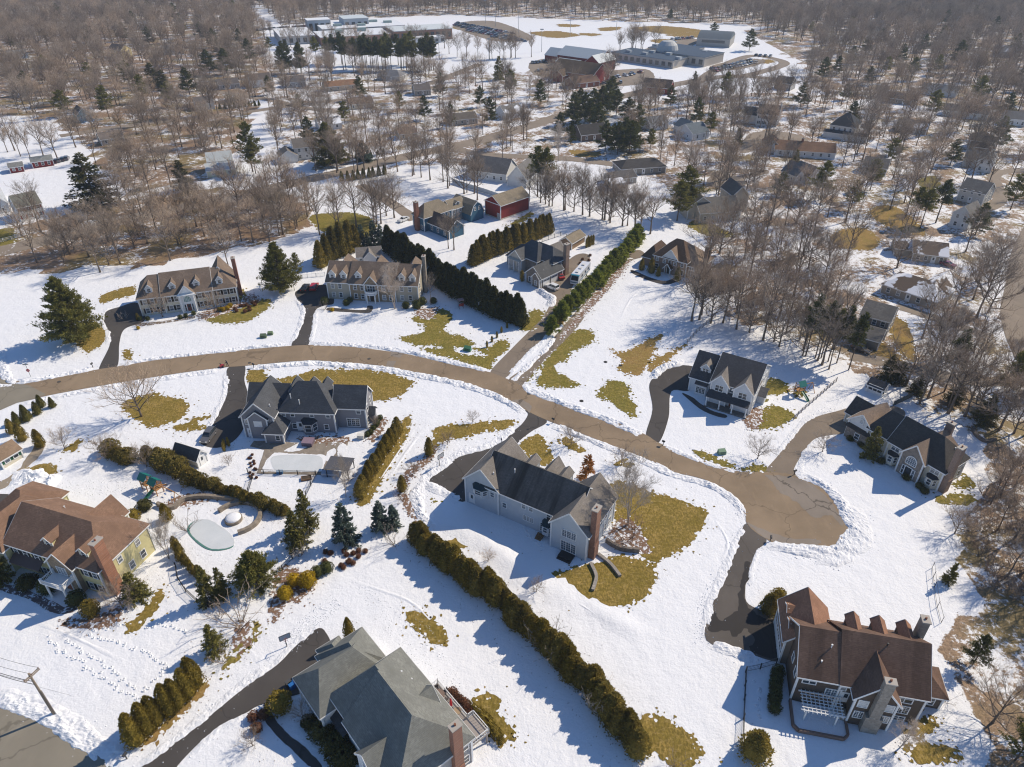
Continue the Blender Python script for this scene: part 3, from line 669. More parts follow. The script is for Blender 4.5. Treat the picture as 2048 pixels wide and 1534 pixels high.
    def bay(s, u, v, f, w, d, z0, zt, roof, wall=None, zr=.9):
        """an angled bay window with its own little roof"""
        c, sn = ROT[f]; X = Matrix(((c, -sn, 0, u), (sn, c, 0, v), (0, 0, 1, 0), (0, 0, 0, 1)))
        k = w*.24; pl = [(-w/2, 0), (-w/2+k, -d), (w/2-k, -d), (w/2, 0)]
        b = MB(); n = 4; b.add([(x, y, z0) for x, y in pl]+[(x, y, zt) for x, y in pl], [(0,1,5,4),(1,2,6,5),(2,3,7,6),(3,2,1,0),(4,5,6,7)])
        o = s.part('bay_window', b.xf(X), wall or s.wall); e = 1.08
        r = MB(); r.add([(x*e, y*1.15-.0, zt) for x, y in pl]+[(-w*.32, .05, zt+zr), (w*.32, .05, zt+zr)]+[(x*e, y*1.15, zt+.12) for x, y in pl], [(3,2,1,0),(0,1,7,6),(1,2,8,7),(2,3,9,8),(6,7,4),(7,8,5,4),(8,9,5),(0,6,4,5,9,3)]); s.part('bay_roof', r.xf(X), roof, o)
        g = MB(); fr = MB(); zs = z0+.75; ze = zt-.25
        for (a, q) in zip(pl, pl[1:]):
            a = Vector((*a, 0)); q = Vector((*q, 0)); dd = (q-a); L = dd.length; dd /= L; nn = Vector((dd.y, -dd.x, 0))
            i0, i1 = a+dd*.18, q-dd*.18
            def quad(m, p0, p1, za, zb, off):
                p0 = p0+nn*off; p1 = p1+nn*off; m.add([(p0.x,p0.y,za),(p1.x,p1.y,za),(p1.x,p1.y,zb),(p0.x,p0.y,zb)], [(0,1,2,3)])
            quad(g, i0, i1, zs, ze, .012)
            nb = max(1, int(L/.9))
            for j in range(nb+1): p = i0+(i1-i0)*(j/nb)+nn*.03; fr.box(p.x-.05, p.x+.05, p.y-.05, p.y+.05, zs, ze)
            for z in (zs, ze, (zs+ze)/2): fr.beam(i0+nn*.03+Vector((0,0,z)), i1+nn*.03+Vector((0,0,z)), .08, .09)
        s.part('pane', g.xf(X), GLASS, o); s.part('frame', fr.xf(X), s.frame, o)
        return o
    def pipe(s, u, v, z, h=.7, mt=None, r=.09):
        m = MB().cyl(u, v, z-.6, z+h, r, r, 8); m.cyl(u, v, z+h, z+h+.1, r*1.5, r*1.5, 8); return s.part('vent_pipe', m, mt or WHITE)
    def column(s, u, v, z0, z1, r=.17):
        m = MB(); m.cyl(u, v, z0+.12, z1-.12, r, r*.85, 10); m.box(u-r*1.3, u+r*1.3, v-r*1.3, v+r*1.3, z0, z0+.12); m.box(u-r*1.2, u+r*1.2, v-r*1.2, v+r*1.2, z1-.12, z1)
        return s.part('column', m, WHITE)
def corner(px, z, px2=None):
    """origin of a house from the pixel of an eave corner at height z"""
    p = P(px[0], px[1], z); return (p.x, p.y)
# ================================================================ the near houses
BROWNR = shingle((.15, .105, .075)); BROWNR2 = shingle((.225, .17, .13)); CHARC = shingle((.10, .104, .112)); GREYR = shingle((.225, .228, .205), .0); DARKR = shingle((.085, .085, .09), .0)
STREAKR = shingle((.14, .132, .125), .85); TAUPE = shingle((.25, .225, .20)); REDBR = shingle((.20, .125, .09), .45); REDBR_LIT = shingle((.31, .17, .11)); OLIVER = shingle((.30, .25, .18)); BLUEBLK = shingle((.05, .055, .065)); SLATEB = MATS.setdefault('teal', plain((.02, .045, .055), .5))  # brown house's rear shingles: sunlight on those slopes is put into the colour
TANR = shingle((.30, .225, .17))
CREAM = siding((.66, .61, .48)); BEIGE = siding((.46, .41, .32)); GREYS = siding((.25, .25, .27)); PALE = siding((.52, .56, .59)); WHITES = siding((.62, .64, .66)); IVORY = siding((.66, .61, .49)); DKBROWN = siding((.105, .078, .06)); TANSIDE = siding((.26, .20, .155)); BLUES = siding((.055, .14, .21)); YELL = siding((.62, .56, .30)); REDB = boards((.25, .04, .035)); OFFW = siding((.72, .72, .70))
TANST = stone((.42, .31, .19), (.24, .19, .14)); GREYST = stone((.38, .32, .26), (.2, .17, .15), 2.2); BRICKW = brick((.30, .12, .075)); BRICKT = brick((.34, .23, .17)); STUC = plain((.55, .5, .42)); CHST = stone((.36, .32, .27), (.27, .24, .2), 3)
SHUTB = plain((.06, .04, .03)); SHUTD = plain((.02, .025, .03)); GREEN = plain((.1, .22, .2), .3)
def cr(x, y, k): return lambda a, b: (x+a*k, y+b*k)
c = cr(240, 500, 400/2048)
h = House('cream_house', 'cream house with brown hip roof, four dormers and white arched entrance portico', 'house', corner(c(160, 510), 5.4), 17.85, CREAM, BROWNR2)
h.wing(.4, 25.9, .5, 11.6, 5.4, 9.3, 'u', 3, 4.2); h.wing(6.6, 19.6, .2, 11.9, 5.45, 9.6, 'u')
h.wing(10.9, 15.0, -.7, 7, 5.45, 8.0, 'v', wall=WHITE); h.wing(19, 24.8, 6, 13.5, 5.2, 9.6, 'v')
for u in (11.2, 14.7): h.column(u, -1.25, 0, 5.4, .2)
h.shed(10.7, 15.2, -1.5, -.75, 5.35, 5.6, 0, WHITE)
h.win(12.95, -.72, 3.1, 2.0, .9, arch=True, gm=GREEN); h.door(12.95, -.72, .3, 1.1, 2.2, mt=plain((.14, .04, .03)))
h.win(12.0, -.72, .4, .4, 2.0); h.win(13.9, -.72, .4, .4, 2.0)
for us, z in (((1.9, 3.8, 5.6), 3.35), ((21.2, 23.0, 24.7), 3.35), ((2.1, 3.9, 5.6), .7), ((21.2, 23.0, 24.7), .7)): h.wins(us, .5, z, w=.9, h=1.45, shut=SHUTB)
for z in (3.35, .7): h.wins((8.2, 10.0, 16.2, 18.2), .2, z, w=.9, h=1.45, shut=SHUTB)
for u in (3.6, 9.6, 15.9, 22.0): h.dormer(u, 1.5, 6.15, 1.6, 1.55, 2.5, 3.4, wall=OFFW)
h.chimney(26.5, 6.0, 1.0, 1.5, 0, 11.6, BRICKW); h.winv(25.9, (3.0, 9.6), 3.4); h.winv(25.9, (3.0, 9.6), .7); h.end()
c = cr(620, 480, 280/2048)
h = House('stone_fronted_house', 'long tan house with stone centre, six dormers and rounded white entrance balcony', 'house', corner(c(215, 615), 5.5), -5.92, BEIGE, BROWNR2)
h.wing(.3, 26.9, .5, 11.7, 5.5, 9.3, 'u', z0=-.3); h.wing(7.1, 20.4, .15, 11.9, 5.55, 9.55, 'u', wall=TANST, rake=(False, False))
h.wing(11.6, 15.5, -.15, 5, 5.55, 8.0, 'v', wall=TANST)
for u0, u1 in ((1.2, 6.0), (11.8, 15.6), (21.5, 26.6)): h.wing(u0, u1, 8, 14.5, 5.4, 8.9, 'v', 0, 2)
for u in (2.0, 5.3, 9.6, 17.9, 22.3, 25.4): h.dormer(u, 1.35, 6.05, 1.65, 1.75, 2.75, 3.6, wall=OFFW)
for z in (3.5, .7): h.wins((2.0, 4.1, 22.2, 24.6, ), .5, z, w=.85, h=1.4); h.wins((8.7, 10.7, 17.0, 19.0), .15, z, w=.85, h=1.4)
h.win(13.5, -.17, 3.3, 2.2, 1.7, style='3'); h.door(13.5, -.17, .2, 1.2, 2.3, mt=SHUTB)
b = MB(); pr = [(13.5+1.75*math.cos(math.pi*(1+i/10)), -.15+1.75*math.sin(math.pi*(1+i/10))) for i in range(11)]
b.add([(x, y, 2.7) for x, y in pr]+[(x, y, 3.0) for x, y in pr], [tuple(range(10, -1, -1)), tuple(range(11, 22))]+[(i, i+1, 12+i, 11+i) for i in range(10)]); bal = h.part('balcony', b, WHITE)
b = MB()
for i in range(10): a = Vector((*pr[i], 3.75)); q = Vector((*pr[i+1], 3.75)); b.beam(a, q, .1, .1); b.beam(a-Vector((0, 0, .72)), a, .07, .07); b.beam((a+q)/2-Vector((0, 0, .72)), (a+q)/2, .07, .07); b.beam(a-Vector((0, 0, .3)), q-Vector((0, 0, .3)), .03, .5)
h.part('railing', b, WHITE, bal); h.column(12.3, -1.35, 0, 2.7, .2); h.column(14.7, -1.35, 0, 2.7, .2)
h.chimney(27.6, 7.6, .9, 1.4, 0, 11.4, CHST); h.winv(26.9, (3, 9.5), 3.5); h.winv(26.9, (3, 9.8), .7); h.end()
c = cr(440, 740, 360/2048)
h = House('charcoal_roofed_house', 'grey clapboard house with charcoal hip roof beside the covered rectangular pool', 'house', corner(c(655, 468), 5.6), -3.28, GREYS, CHARC)
h.wing(.2, 11.9, .4, 8.7, 5.6, 10.3, 'u', 3.7, 4.0); h.wing(-7.1, -.3, -2.2, 8.0, 5.7, 9.0, 'v'); h.wing(-7.7, 1, 3.0, 10.0, 5.0, 8.2, 'u')
h.wing(11.5, 18.2, 2.4, 8.6, 5.6, 9.0, 'u'); h.wing(-2.1, 1.8, -3.9, 1, 2.9, 4.6, 'v', 2, 0); h.wing(-5.7, -1.7, -2.5, 4, 5.3, 7.0, 'v')
h.wins((.95, 2.9, 7.1, 10.6), .4, 4.05, w=.75, h=1.2); h.wins((2.9, 9.9), .4, .9, w=.85, h=1.2); h.door(4.2, .4, .3, 1.2, 2.2)
h.bay(6.3, .4, 0, 3.4, 1.3, .2, 3.0, BLUEBLK, GREYS); h.win(-3.7, -2.52, 3.3, 1.5, 1.2, style='2', gm=WHITE); h.win(-6.2, -2.22, 3.6, .7, 1.1); h.door(-5.9, -2.22, .2, .9, 2.1)
h.win(.6, -3.92, .9, .8, 1.1); h.win(16.7, 2.38, 3.9, .85, 1.4); h.win(15.3, 2.38, .5, 2.6, 2.0, style='3g'); h.winv(18.2, (4.0, 6.8), 3.7); h.winv(18.2, (3.8,), .7)
for u in (2.2, 8.9): h.dormer(u, 8.4, 6.3, 1.9, 1.6, 2.7, 4, f=180)
h.dormer(5.9, 8.4, 6.5, 2.2, 1.2, 2.4, 4, f=180)
h.wing(18.2, 19.4, 4.6, 6.4, 2.6, 3.5, 'u', trim=False); h.pipe(2.6, 2.0, 8.0); h.pipe(4.6, 1.2, 7.1); h.pipe(-1.3, -.3, 7.0, .5); h.end()
c = cr(900, 860, 360/1972)
h = House('pale_clapboard_house', 'pale blue-grey house with dark streaked roof, two gabled wings and tall brick chimney', 'house', corner(c(540, 680), 6.1), -31.02, PALE, TAUPE)
h.wing(-3.95, 15.3, .3, 9.7, 6.1, 10.4, 'u', roof=STREAKR, corner=False); h.wing(-7.6, -.3, .1, 10.7, 6.1, 9.7, 'v'); h.wing(11.7, 18.6, -1.6, 10.0, 6.1, 9.7, 'v')
c_w = plain((.7, .72, .73))
h.wins((5.0, 6.5), .3, 4.3, w=.75, h=1.1); h.win(.9, .3, 2.5, .8, 1.1); h.win(6.0, .3, 1.6, 2.0, 1.1, style='3g'); h.win(10.6, .3, 3.9, 1.7, 1.7, style='2'); h.win(9.0, .3, .7, .9, 1.9, style='1g')
h.bay(11.0-.9, .3, 0, 2.3, 1.1, 1.0, 3.2, SLATEB, PALE); h.bay(-4.2, .1, 0, 3.3, .9, 3.3, 5.3, SLATEB, PALE)
h.win(-1.6, .1, 4.1, .75, 1.0); h.door(-6.2, .1, .5, .9, 2.1)
h.win(15.2, -1.62, 3.9, 2.6, 1.5, style='3g'); h.win(15.2, -1.62, .6, 2.8, 2.1, style='3g'); h.winv(18.6, (4.2, 6.2, 8.2), 3.9); h.winv(18.6, (3.2, 6.2, 8.2), .8); h.door(18.6, 1.8, .3, 1.0, 2.1, 90)
h.dormer(2.3, 9.3, 6.8, 1.8, 1.6, 2.5, 4, f=180, roof=TAUPE); h.dormer(9.3, 9.3, 6.8, 1.8, 1.6, 2.5, 4, f=180, roof=TAUPE); h.wing(4.2, 8.0, 5, 11.2, 6.1, 8.9, 'v')
h.chimney(19.15, .2, 1.0, 1.7, 0, 11.3, brick((.30, .15, .10)), step=(.12, 3.2)); h.pipe(1.4, 3.2, 8.8, 1.0); h.pipe(-2.2, 1.6, 8.2, .4); h.pipe(17.2, 1.6, 7.3, .3, DARKM)
b = MB()
for i in range(4): b.box(8.4, 9.6, -.3-.32*i-.32, -.3-.32*i+.02, 0, .6-.15*i)
h.part('back_steps', b, WOODM)
b = MB(); b.box(14.0, 16.6, -3.3, -1.62, 0, .45); b.box(14.0, 16.6, -3.7, -3.3, 0, .22); h.part('landing', b, DARKM); h.end()
c = cr(1340, 680, 300/2048)
h = House('dark_roofed_house', 'white house with dark roof, twin front gables and long front porch', 'house', corner(c(260, 490), 4), -31.64, WHITES, DARKR)
h.wing(.3, 6.5, .3, 10.2, 4.0, 8.2, 'u'); h.wing(5.8, 15.4, -1.6, 11.2, 5.8, 9.6, 'u', z0=-1); h.wing(5.9, 9.7, -2.2, 4, 5.75, 8.0, 'v', roof=TANR.copy() if False else TAUPE); h.wing(11.2, 15.2, -2.5, 4, 5.75, 7.9, 'v', roof=TAUPE)
h.dormer(3.2, 1.6, 4.9, 2.2, 1.5, 2.6, 3.4, roof=TAUPE, ww=1.3, style='2'); h.shed(5.6, 15.2, -4.2, -1.9, 2.75, 3.8, 0)
for u in (5.9, 8.9, 11.8, 14.9): h.column(u, -4.0, .3, 2.75, .15)
b = MB(); b.box(5.6, 15.2, -4.2, -1.7, -.2, .32); h.part('porch_floor', b, plain((.16, .15, .14)))
h.win(7.8, -2.22, 3.9, 1.7, 1.4, style='2'); h.win(13.2, -2.52, 3.9, 1.7, 1.4, style='2'); h.win(10.4, -1.62, 4.1, .8, 1.2); h.door(11.0, -1.62, .35, 1.1, 2.2, mt=plain((.2, .05, .03))); h.win(7.3, -1.62, .9, 1.6, 1.4, style='2'); h.win(13.4, -1.62, .9, 1.6, 1.4, style='2')
b = MB(); b.box(2.0, 4.6, -.6, .3, -.2, 2.9); h.part('box_bay', b, WHITES); h.shed(1.8, 4.8, -.9, .32, 2.9, 3.7, 0); h.win(3.3, -.62, .7, 2.0, 1.6, style='3g')
h.winv(15.4, (.5, 3, 6, 8.6), 3.9); h.winv(15.4, (0, 8.2), .9); h.wing(15.4, 17.0, 3.4, 6.2, 2.5, 3.6, 'u', trim=False, roof=TAUPE); h.winv(15.4, (4.2, 5.6), 6.7, w=.7, h=1.0); h.end()
c = cr(1660, 790, 300/2048)
h = House('ivory_house', 'ivory house with fieldstone gable and arched window above the cul-de-sac', 'house', corner(c(780, 610), 5.1), -57.13, IVORY, shingle((.085, .078, .072)))
h.wing(.3, 11.9, .4, 8.4, 5.1, 9.1, 'u', 0, 3.8); h.wing(-4.6, 1.5, .9, 8.0, 5.05, 8.7, 'u', 1.5, 0); h.wing(-9.1, -3.8, .9, 8.5, 4.4, 6.9, 'v', wall=OFFW, roof=TANR); h.shed(-9.2, -3.8, .1, .95, 2.9, 3.5, 0)
b = MB(); b.box(-9.05, -3.9, .55, .9, -.2, 2.9); h.part('stone_wall_face', b, GREYST); h.win(-6.4, .87, 4.7, .8, .8, arch=True); h.win(-6.3, .53, .9, .9, 1.3); h.wing(-12.2, -8, 5.0, 10, 2.9, 5.6, 'u')
h.wing(3.9, 8.4, -.75, 4.5, 5.1, 8.0, 'v', wall=GREYST, roof=TANR); h.win(6.15, -.77, 3.2, 2.1, .9, arch=True); h.door(6.15, -.77, .3, 1.3, 2.2, mt=SHUTD); h.win(5.1, -.77, .5, .4, 1.9); h.win(7.2, -.77, .5, .4, 1.9)
for u in (2.0, 10.3): h.win(u, .4, 3.4, 1.6, 1.3, style='2'); h.bay(u, .4, 0, 2.3, .9, .3, 2.6, BLUEBLK, IVORY, .6)
h.wins((-1.5,), .9, 3.3, w=.9, h=1.3); h.wins((-1.5,), .9, .6, w=.9, h=1.3); h.winv(11.9, (2.6, 5.0, 7.2), 3.4); h.winv(11.9, (3.0, 5.0, 7.2), .7)
h.chimney(12.5, 1.6, 1.0, 1.6, 0, 10.8, BRICKT, step=(.1, 3.2)); h.chimney(6.4, 9.6, 1.4, 1.0, 0, 9.4, BRICKT); h.wing(4.0, 8.6, 5.5, 10.8, 4.6, 8.0, 'v', 0, 2, roof=TANR); h.pipe(10.2, 5.6, 7.0, .4); h.end()
c = cr(1514, 1134, 534/2048)
h = House('dark_brown_house', 'dark brown house with large red-brown roof, three rear dormers and white rear pergola', 'house', corner(c(305, 840), 6.2), -12.0, DKBROWN, REDBR)
h.wing(.4, 6.4, .5, 10.1, 6.2, 10.3, 'u', rake=(True, False)); h.wing(6.0, 17.0, .4, 10.6, 6.2, 10.7, 'u', rake=(False, True)); h.wing(7.6, 12.9, -1.5, 5, 6.2, 9.4, 'v'); h.wing(-.6, 5.9, 6.5, 13.8, 5.4, 8.8, 'v', roof=REDBR_LIT, wall=TANSIDE)
h.wing(17.0, 20.9, 3.4, 7.8, 3.0, 4.3, 'u', 0, 1.8); h.chimney(10.4, -2.0, 1.3, .9, 0, 11.2, CHST, step=(.45, 3.4)); h.chimney(17.4, 9.4, 1.0, 1.3, 4, 11.2, CHST)
for u in (8.3, 11.8, 15.3): h.dormer(u, 9.9, 6.9, 1.6, 1.9, 2.7, 4, f=180, roof=REDBR_LIT)  # dormer roofs share the lighter shingle colour painted for sunlit slopes
for v in (8.8, 11.6): h.dormer(.0, v, 5.6, 1.6, 1.0, 1.5, 2.4, f=270, roof=REDBR_LIT, wall=OFFW)
h.win(2.0, .48, 4.6, 1.7, 1.1, style='2'); h.win(6.4, .38, 4.6, .8, 1.0); h.win(8.7, -1.52, 4.3, 1.1, 1.3, style='1g', gm=plain((.6, .6, .58))); h.win(8.7, -1.52, 1.8, 1.1, 1.3, style='2g'); h.win(12.0, -1.52, 4.3, 1.1, 1.3, gm=plain((.6, .6, .58))); h.win(12.0, -1.52, 1.8, 1.1, 1.3, style='2g')
h.win(14.4, .38, 4.3, 2.0, 1.5, style='2'); h.win(14.4, .38, 1.9, 2.2, 1.5, style='3g'); h.win(14.4, .38, .2, 2.2, .8, style='3'); h.win(5.6, .48, 2.1, 2.2, 2.0, style='3g'); h.door(7.2, .45, 1.9, 1.0, 2.1)
for v in (2.0, 4.4): h.win(.4, v, 3.9, .9, 1.3, 270)
for v in (7.8, 10.2, 12.6): h.garage(-.6, v, 270, 2.2)
h.win(18.9, 3.38, .8, 2.0, 1.6, style='3'); h.pipe(4.4, 3.6, 8.9, .7); h.pipe(3.2, 2.0, 7.4, .5); h.pipe(11.6, 4.6, 9.9, .7, DARKM); h.end(); BROWNH = h
c = cr(500, 1134, 534/2048)
h = House('sage_roofed_house', 'white house with grey-green patterned roof, many hips and rear deck', 'house', corner(c(605, 985), 6.0), -49.66, OFFW, GREYR)
h.wing(.2, 17.0, .4, 11.2, 6.0, 10.8, 'u', 3.2, 4.2); h.wing(4.7, 17.0, -.1, 11.2, 6.05, 11.0, 'u', 0, 4.4, corner=False, rake=(False, True)); h.wing(-6.2, 1.0, -1.9, 8, 4.9, 8.6, 'v', 2.2, 2.5); h.wing(-7.6, -1, 2.2, 9.2, 4.5, 7.8, 'u', 3.4, 2)
h.wing(-8.6, -5.2, 2.8, 5.8, 4.3, 5.6, 'u', 1.4, 0); h.wing(9.4, 13.4, -1.0, 5, 5.8, 8.2, 'v'); h.dormer(9.4, 10.4, 6.3, 2.8, .6, 2.2, 4.2, f=180, o=.35); h.shed(1.0, 4.6, -.9, .45, 2.7, 3.6, 0, BLUEBLK)
h.chimney(17.4, 8.7, .9, 1.4, 0, 11.6, brick((.34, .16, .10)), step=(.12, 3.0)); h.winv(17.0, (3, 5.4, 10.2), 3.9); h.winv(17.0, (3, 5.4, 10.2), .8); h.wins((1.4, 3.2), .38, 3.9); h.wins((6.2, 8.0), -.12, 3.9); h.wins((-5.2, -3.4, -1.6), -1.92, 2.9, w=.8, h=1.2); h.win(11.4, -1.02, 3.8, 1.6, 1.4, style='2')
h.win(-3.4, -1.92, .5, 3.2, 1.9, style='4'); h.pipe(4.8, 8.8, 7.9, .5); h.pipe(6.3, 9.4, 7.3, .5); h.pipe(13.8, 7.6, 9.0, .3, DARKM)
b = MB(); b.box(6.0, 16.6, 11.3, 13.6, 2.35, 2.55); b.box(13.0, 16.6, 13.6, 14.6, 2.35, 2.55)
for u, v in ((6.3, 13.3), (9, 13.3), (12, 13.3), (13.2, 14.3), (16.3, 14.3)): b.box(u-.1, u+.1, v-.1, v+.1, 0, 2.35)
dk = h.part('deck', b, plain((.34, .3, .27)))
b = MB(); rl = [(6.1, 11.4), (6.1, 13.5), (13.1, 13.5), (13.1, 14.5), (16.5, 14.5), (16.5, 11.4)]
for a, q in zip(rl, rl[1:]):
    A = Vector((*a, 3.5)); Q = Vector((*q, 3.5)); n = max(1, int((Q-A).length/1.7)); dn = Vector((0, 0, .95)); b.beam(A, Q, .09, .1); b.beam(A-dn*.85, Q-dn*.85, .06, .08)
    for i in range(n+1): p = A+(Q-A)*(i/n); b.beam(p-dn, p+Vector((0, 0, .1)), .12, .12)
    for i in range(n*8): p = A+(Q-A)*(i/(n*8)); b.beam(p-dn*.85, p, .035, .035)
h.part('railing', b, WHITE, dk); h.end(); SAGEH = h
k = 330/1947; c = cr(0, 960, k)
h = House('yellow_house', 'yellow house with brown roof, brick chimney and white balcony over the entrance', 'house', corner(c(440, 880), 6.2), -18.6, YELL, shingle((.26, .16, .108)))
h.wing(-7.6, 12.0, .5, 11.3, 6.2, 10.2, 'u', 0, 4.8); h.wing(2.6, 7.5, -.5, 5, 6.2, 8.7, 'v', wall=TANST); h.wing(-14.2, -7.2, -.7, 11, 5.6, 9.0, 'v', 3, 3); h.wing(-17, -9, 4, 14, 5.2, 8.8, 'u', 3.5, 3.5); h.wing(1.2, 6.0, 7, 13, 6.0, 8.8, 'v')
h.dormer(1.3, 1.6, 6.9, 1.7, 1.5, 2.3, 4); h.dormer(8.7, 1.6, 6.9, 1.7, 1.5, 2.3, 4); h.shed(-6.6, -.2, -1.0, .55, 3.0, 4.0, 0, plain((.1, .075, .07)))
for u in (-6.0, -3.9, -1.4, 1.2, 9.0, 10.8): h.win(u, .5, 3.9, .85, 1.3, shut=SHUTD)
for u in (-5.6, -3.4, -1.0, 1.2, 9.0, 10.8): h.win(u, .5, .7, .85, 1.5, shut=SHUTD)
h.win(5.05, -.52, 3.9, 1.7, 1.5, style='3g'); h.door(5.05, -.52, .3, 1.3, 2.2, mt=plain((.25, .09, .05)))
b = MB(); b.box(2.9, 7.2, -3.0, -.52, 3.3, 3.6); pt = h.part('portico', b, WHITE); b = MB()
for A, Q in (((2.95, -2.95), (7.15, -2.95)), ((2.95, -2.95), (2.95, -.6)), ((7.15, -2.95), (7.15, -.6))):
    A = Vector((*A, 4.4)); Q = Vector((*Q, 4.4)); b.beam(A, Q, .1, .1); n = int((Q-A).length/.25)
    for i in range(n+1): p = A+(Q-A)*(i/n); b.beam(p-Vector((0, 0, .8)), p, .05, .05)
for u, v in ((2.95, -2.95), (7.15, -2.95), (2.95, -.7), (7.15, -.7)): b.box(u-.18, u+.18, v-.18, v+.18, 3.6, 4.6)
h.part('railing', b, WHITE, pt); h.column(3.2, -2.7, 0, 3.3, .2); h.column(6.9, -2.7, 0, 3.3, .2)
h.chimney(12.6, 1.8, 1.0, 1.8, 0, 11.7, brick((.36, .16, .09)), step=(.12, 3.6)); h.winv(12.0, (4.6, 8.6), 3.9, w=.8, h=1.2); h.winv(12.0, (6.2, 8.8), .8); h.pipe(-1.6, 8.2, 8.6, .5); h.pipe(9.6, 5.0, 8.4, .2, MATS.setdefault('tanv', plain((.45, .3, .22)))); h.end()
c = cr(800, 360, 280/2048)
h = House('blue_house', 'blue farmhouse with tan roofs, brick chimney and gambrel wing joined to the red barn', 'house', corner(c(345, 555), 5.3), 44.9, BLUES, OLIVER)
h.wing(.3, 13.3, .3, 6.4, 5.3, 8.7, 'u', 2.9, 3.6); h.wing(13, 19.8, .3, 6.4, 4.9, 7.2, 'u'); h.wing(2.0, 8.6, -11.0, 1, 3.3, 6.0, 'v', roof=shingle((.13, .10, .085)))
g = [(17.9, 0), (17.9, 3.0), (19.2, 5.6), (21, 6.9), (22.8, 5.6), (24.1, 3.0), (24.1, 0)]
b = MB(); b.add([(u, -4.4, z) for u, z in g]+[(u, 6.4, z) for u, z in g], [tuple(range(7)), tuple(range(13, 6, -1))]+[(i, i+7, i+8, i+1) for i in (0, 5)]); h.part('wall', b, BLUES)
gr = [(17.6, 2.7)]+g[2:5]+[(24.4, 2.7)]; gr = [gr[0], (19.1, 5.75), (21, 7.05), (22.9, 5.75), gr[-1]]
b = MB(); b.add([(u, y, z+d) for d in (.15, 0) for y in (-4.7, 6.7) for u, z in gr], [(i, i+1, i+6, i+5) for i in range(4)]+[(i+10, i+15, i+16, i+11) for i in range(4)]+[(i, i+10, i+11, i+1) for i in range(4)]+[(i+5, i+6, i+16, i+15) for i in range(4)]); h.part('roof', b, OLIVER)
b = MB()
for p, q in zip(gr, gr[1:]): b.beam((p[0], -4.74, p[1]), (q[0], -4.74, q[1]), .06, .25)
h.part('rake_board', b, TRIM); h.wins((20, 22), -4.42, 4.0, w=.7, h=1.1); h.wins((14.4, 16, 17.3), .28, 3.2, w=.7, h=1.0); h.wins((9.5, 11.5), .28, 3.2, w=.7, h=1.0); h.win(11.5, .28, .6, 1.0, 1.4)
for v in (1.6, 4.8): h.win(.3, v, .8, .8, 1.3, 270)
h.winv(2.0, (-1.8, -5, -8.6), 1.0, f=270, w=.8, h=1.3); h.wing(24.1, 25.6, -3.0, -.2, 2.2, 3.2, 'u', trim=False); h.door(24.9, -3.02, .2, .9, 2.0); h.chimney(-.35, 3.4, 1.2, 1.5, 0, 10.2, BRICKW, step=(.1, 3)); h.dormer(16.4, 1.0, 5.4, 2.0, .9, 1.5, 2.5); h.end()
h = House('red_barn', 'red board barn with tan gable roof behind the dense arborvitae hedge', 'barn', corner(c(1470, 380), 5.5), 44.26, REDB, OLIVER)
h.wing(.3, 14.9, .3, 8.5, 5.5, 8.0, 'u', z0=.4); b = MB(); b.box(.2, 15, .2, 8.6, -.1, .45); h.part('footing', b, STUC); h.win(.3, 1.4, .5, 1.2, 1.7, 270, style='2g'); b = MB(); b.box(.16, .26, .1, 8.7, 5.35, 5.6); h.part('gable_band', b, TRIM); h.end()
c = cr(990, 460, 220/2048)
h = House('stone_house', 'brown stone house with steep charcoal roofs, white motorhome parked at its side', 'house', corner(c(555, 785), 3.2), -44.2, GREYST, CHARC)
h.wing(.3, 6.4, .3, 10, 3.2, 5.9, 'v', roof=shingle((.12, .12, .118))); h.wing(3.4, 6.3, -.4, 2.5, 3.1, 4.6, 'v', roof=shingle((.12, .12, .118))); h.wing(-4, 4.8, 7.3, 14.6, 5.3, 8.3, 'u', 0, 3.4); h.wing(-10, 0, 5.4, 13.6, 5.1, 8.9, 'u', 4, 3.4); h.wing(-12.9, -7, 5.6, 12.4, 3.3, 6.6, 'u', 3.2, 0)
h.wing(-9.5, -4.8, 3.4, 9.5, 4.8, 7.0, 'v', wall=STUC, roof=shingle((.14, .14, .138))); h.wing(-6, -1, 13, 20, 3.4, 6.0, 'v', roof=TAUPE); h.wins((1.8, ), .28, .8, w=.8, h=1.3); h.win(4.9, -.42, .8, .8, 1.3); h.garage(6.4, 2.6, 90); h.garage(6.4, 6.2, 90)
h.win(-2.6, 7.28, 3.4, .8, 1.2); h.winv(4.8, (9, 10.4, 11.8), 3.6, w=.8, h=1.1); h.wins((-11.4,), 5.58, .9); h.win(-8.3, 3.38, 1.2, 1.3, 2.0, arch=True); h.win(-6.0, 3.38, 1.2, 1.3, 2.0, arch=True)
for u in (-9.4, -7.15, -4.9): h.column(u, 2.6, 0, 4.0, .16)
h.shed(-9.6, -4.7, 2.4, 3.42, 4.0, 4.4, 0, STUC); h.chimney(5.5, 12.6, 1.2, 1.6, 0, 10.0, BRICKT); h.end()
c = cr(1260, 460, 190/2048)
h = House('brick_house', 'brick house with brown hip roof, white pediment and small gabled entrance', 'house', corner(c(505, 520), 5.1), -36.4, BRICKT, shingle((.135, .09, .065)))
h.wing(.3, 11.1, .3, 11.2, 5.1, 9.3, 'u', 4.3, 4.3); h.wing(8, 15.0, 1.4, 11.0, 4.0, 8.2, 'u', 0, 4.6, roof=TANR); h.wing(-4.2, .5, 1.6, 11, 3.2, 6.2, 'v', 2.2, 2.2); h.wing(3.2, 8.2, .1, 5.5, 5.12, 7.9, 'v', wall=OFFW, roof=TANR, corner=False)
b = MB(); b.box(3.1, 8.3, .02, .12, 4.9, 5.3); h.part('pediment_band', b, TRIM); b = MB(); b.box(3.15, 8.25, .04, .1, -.1, 4.9); h.part('brick_face', b, BRICKT)
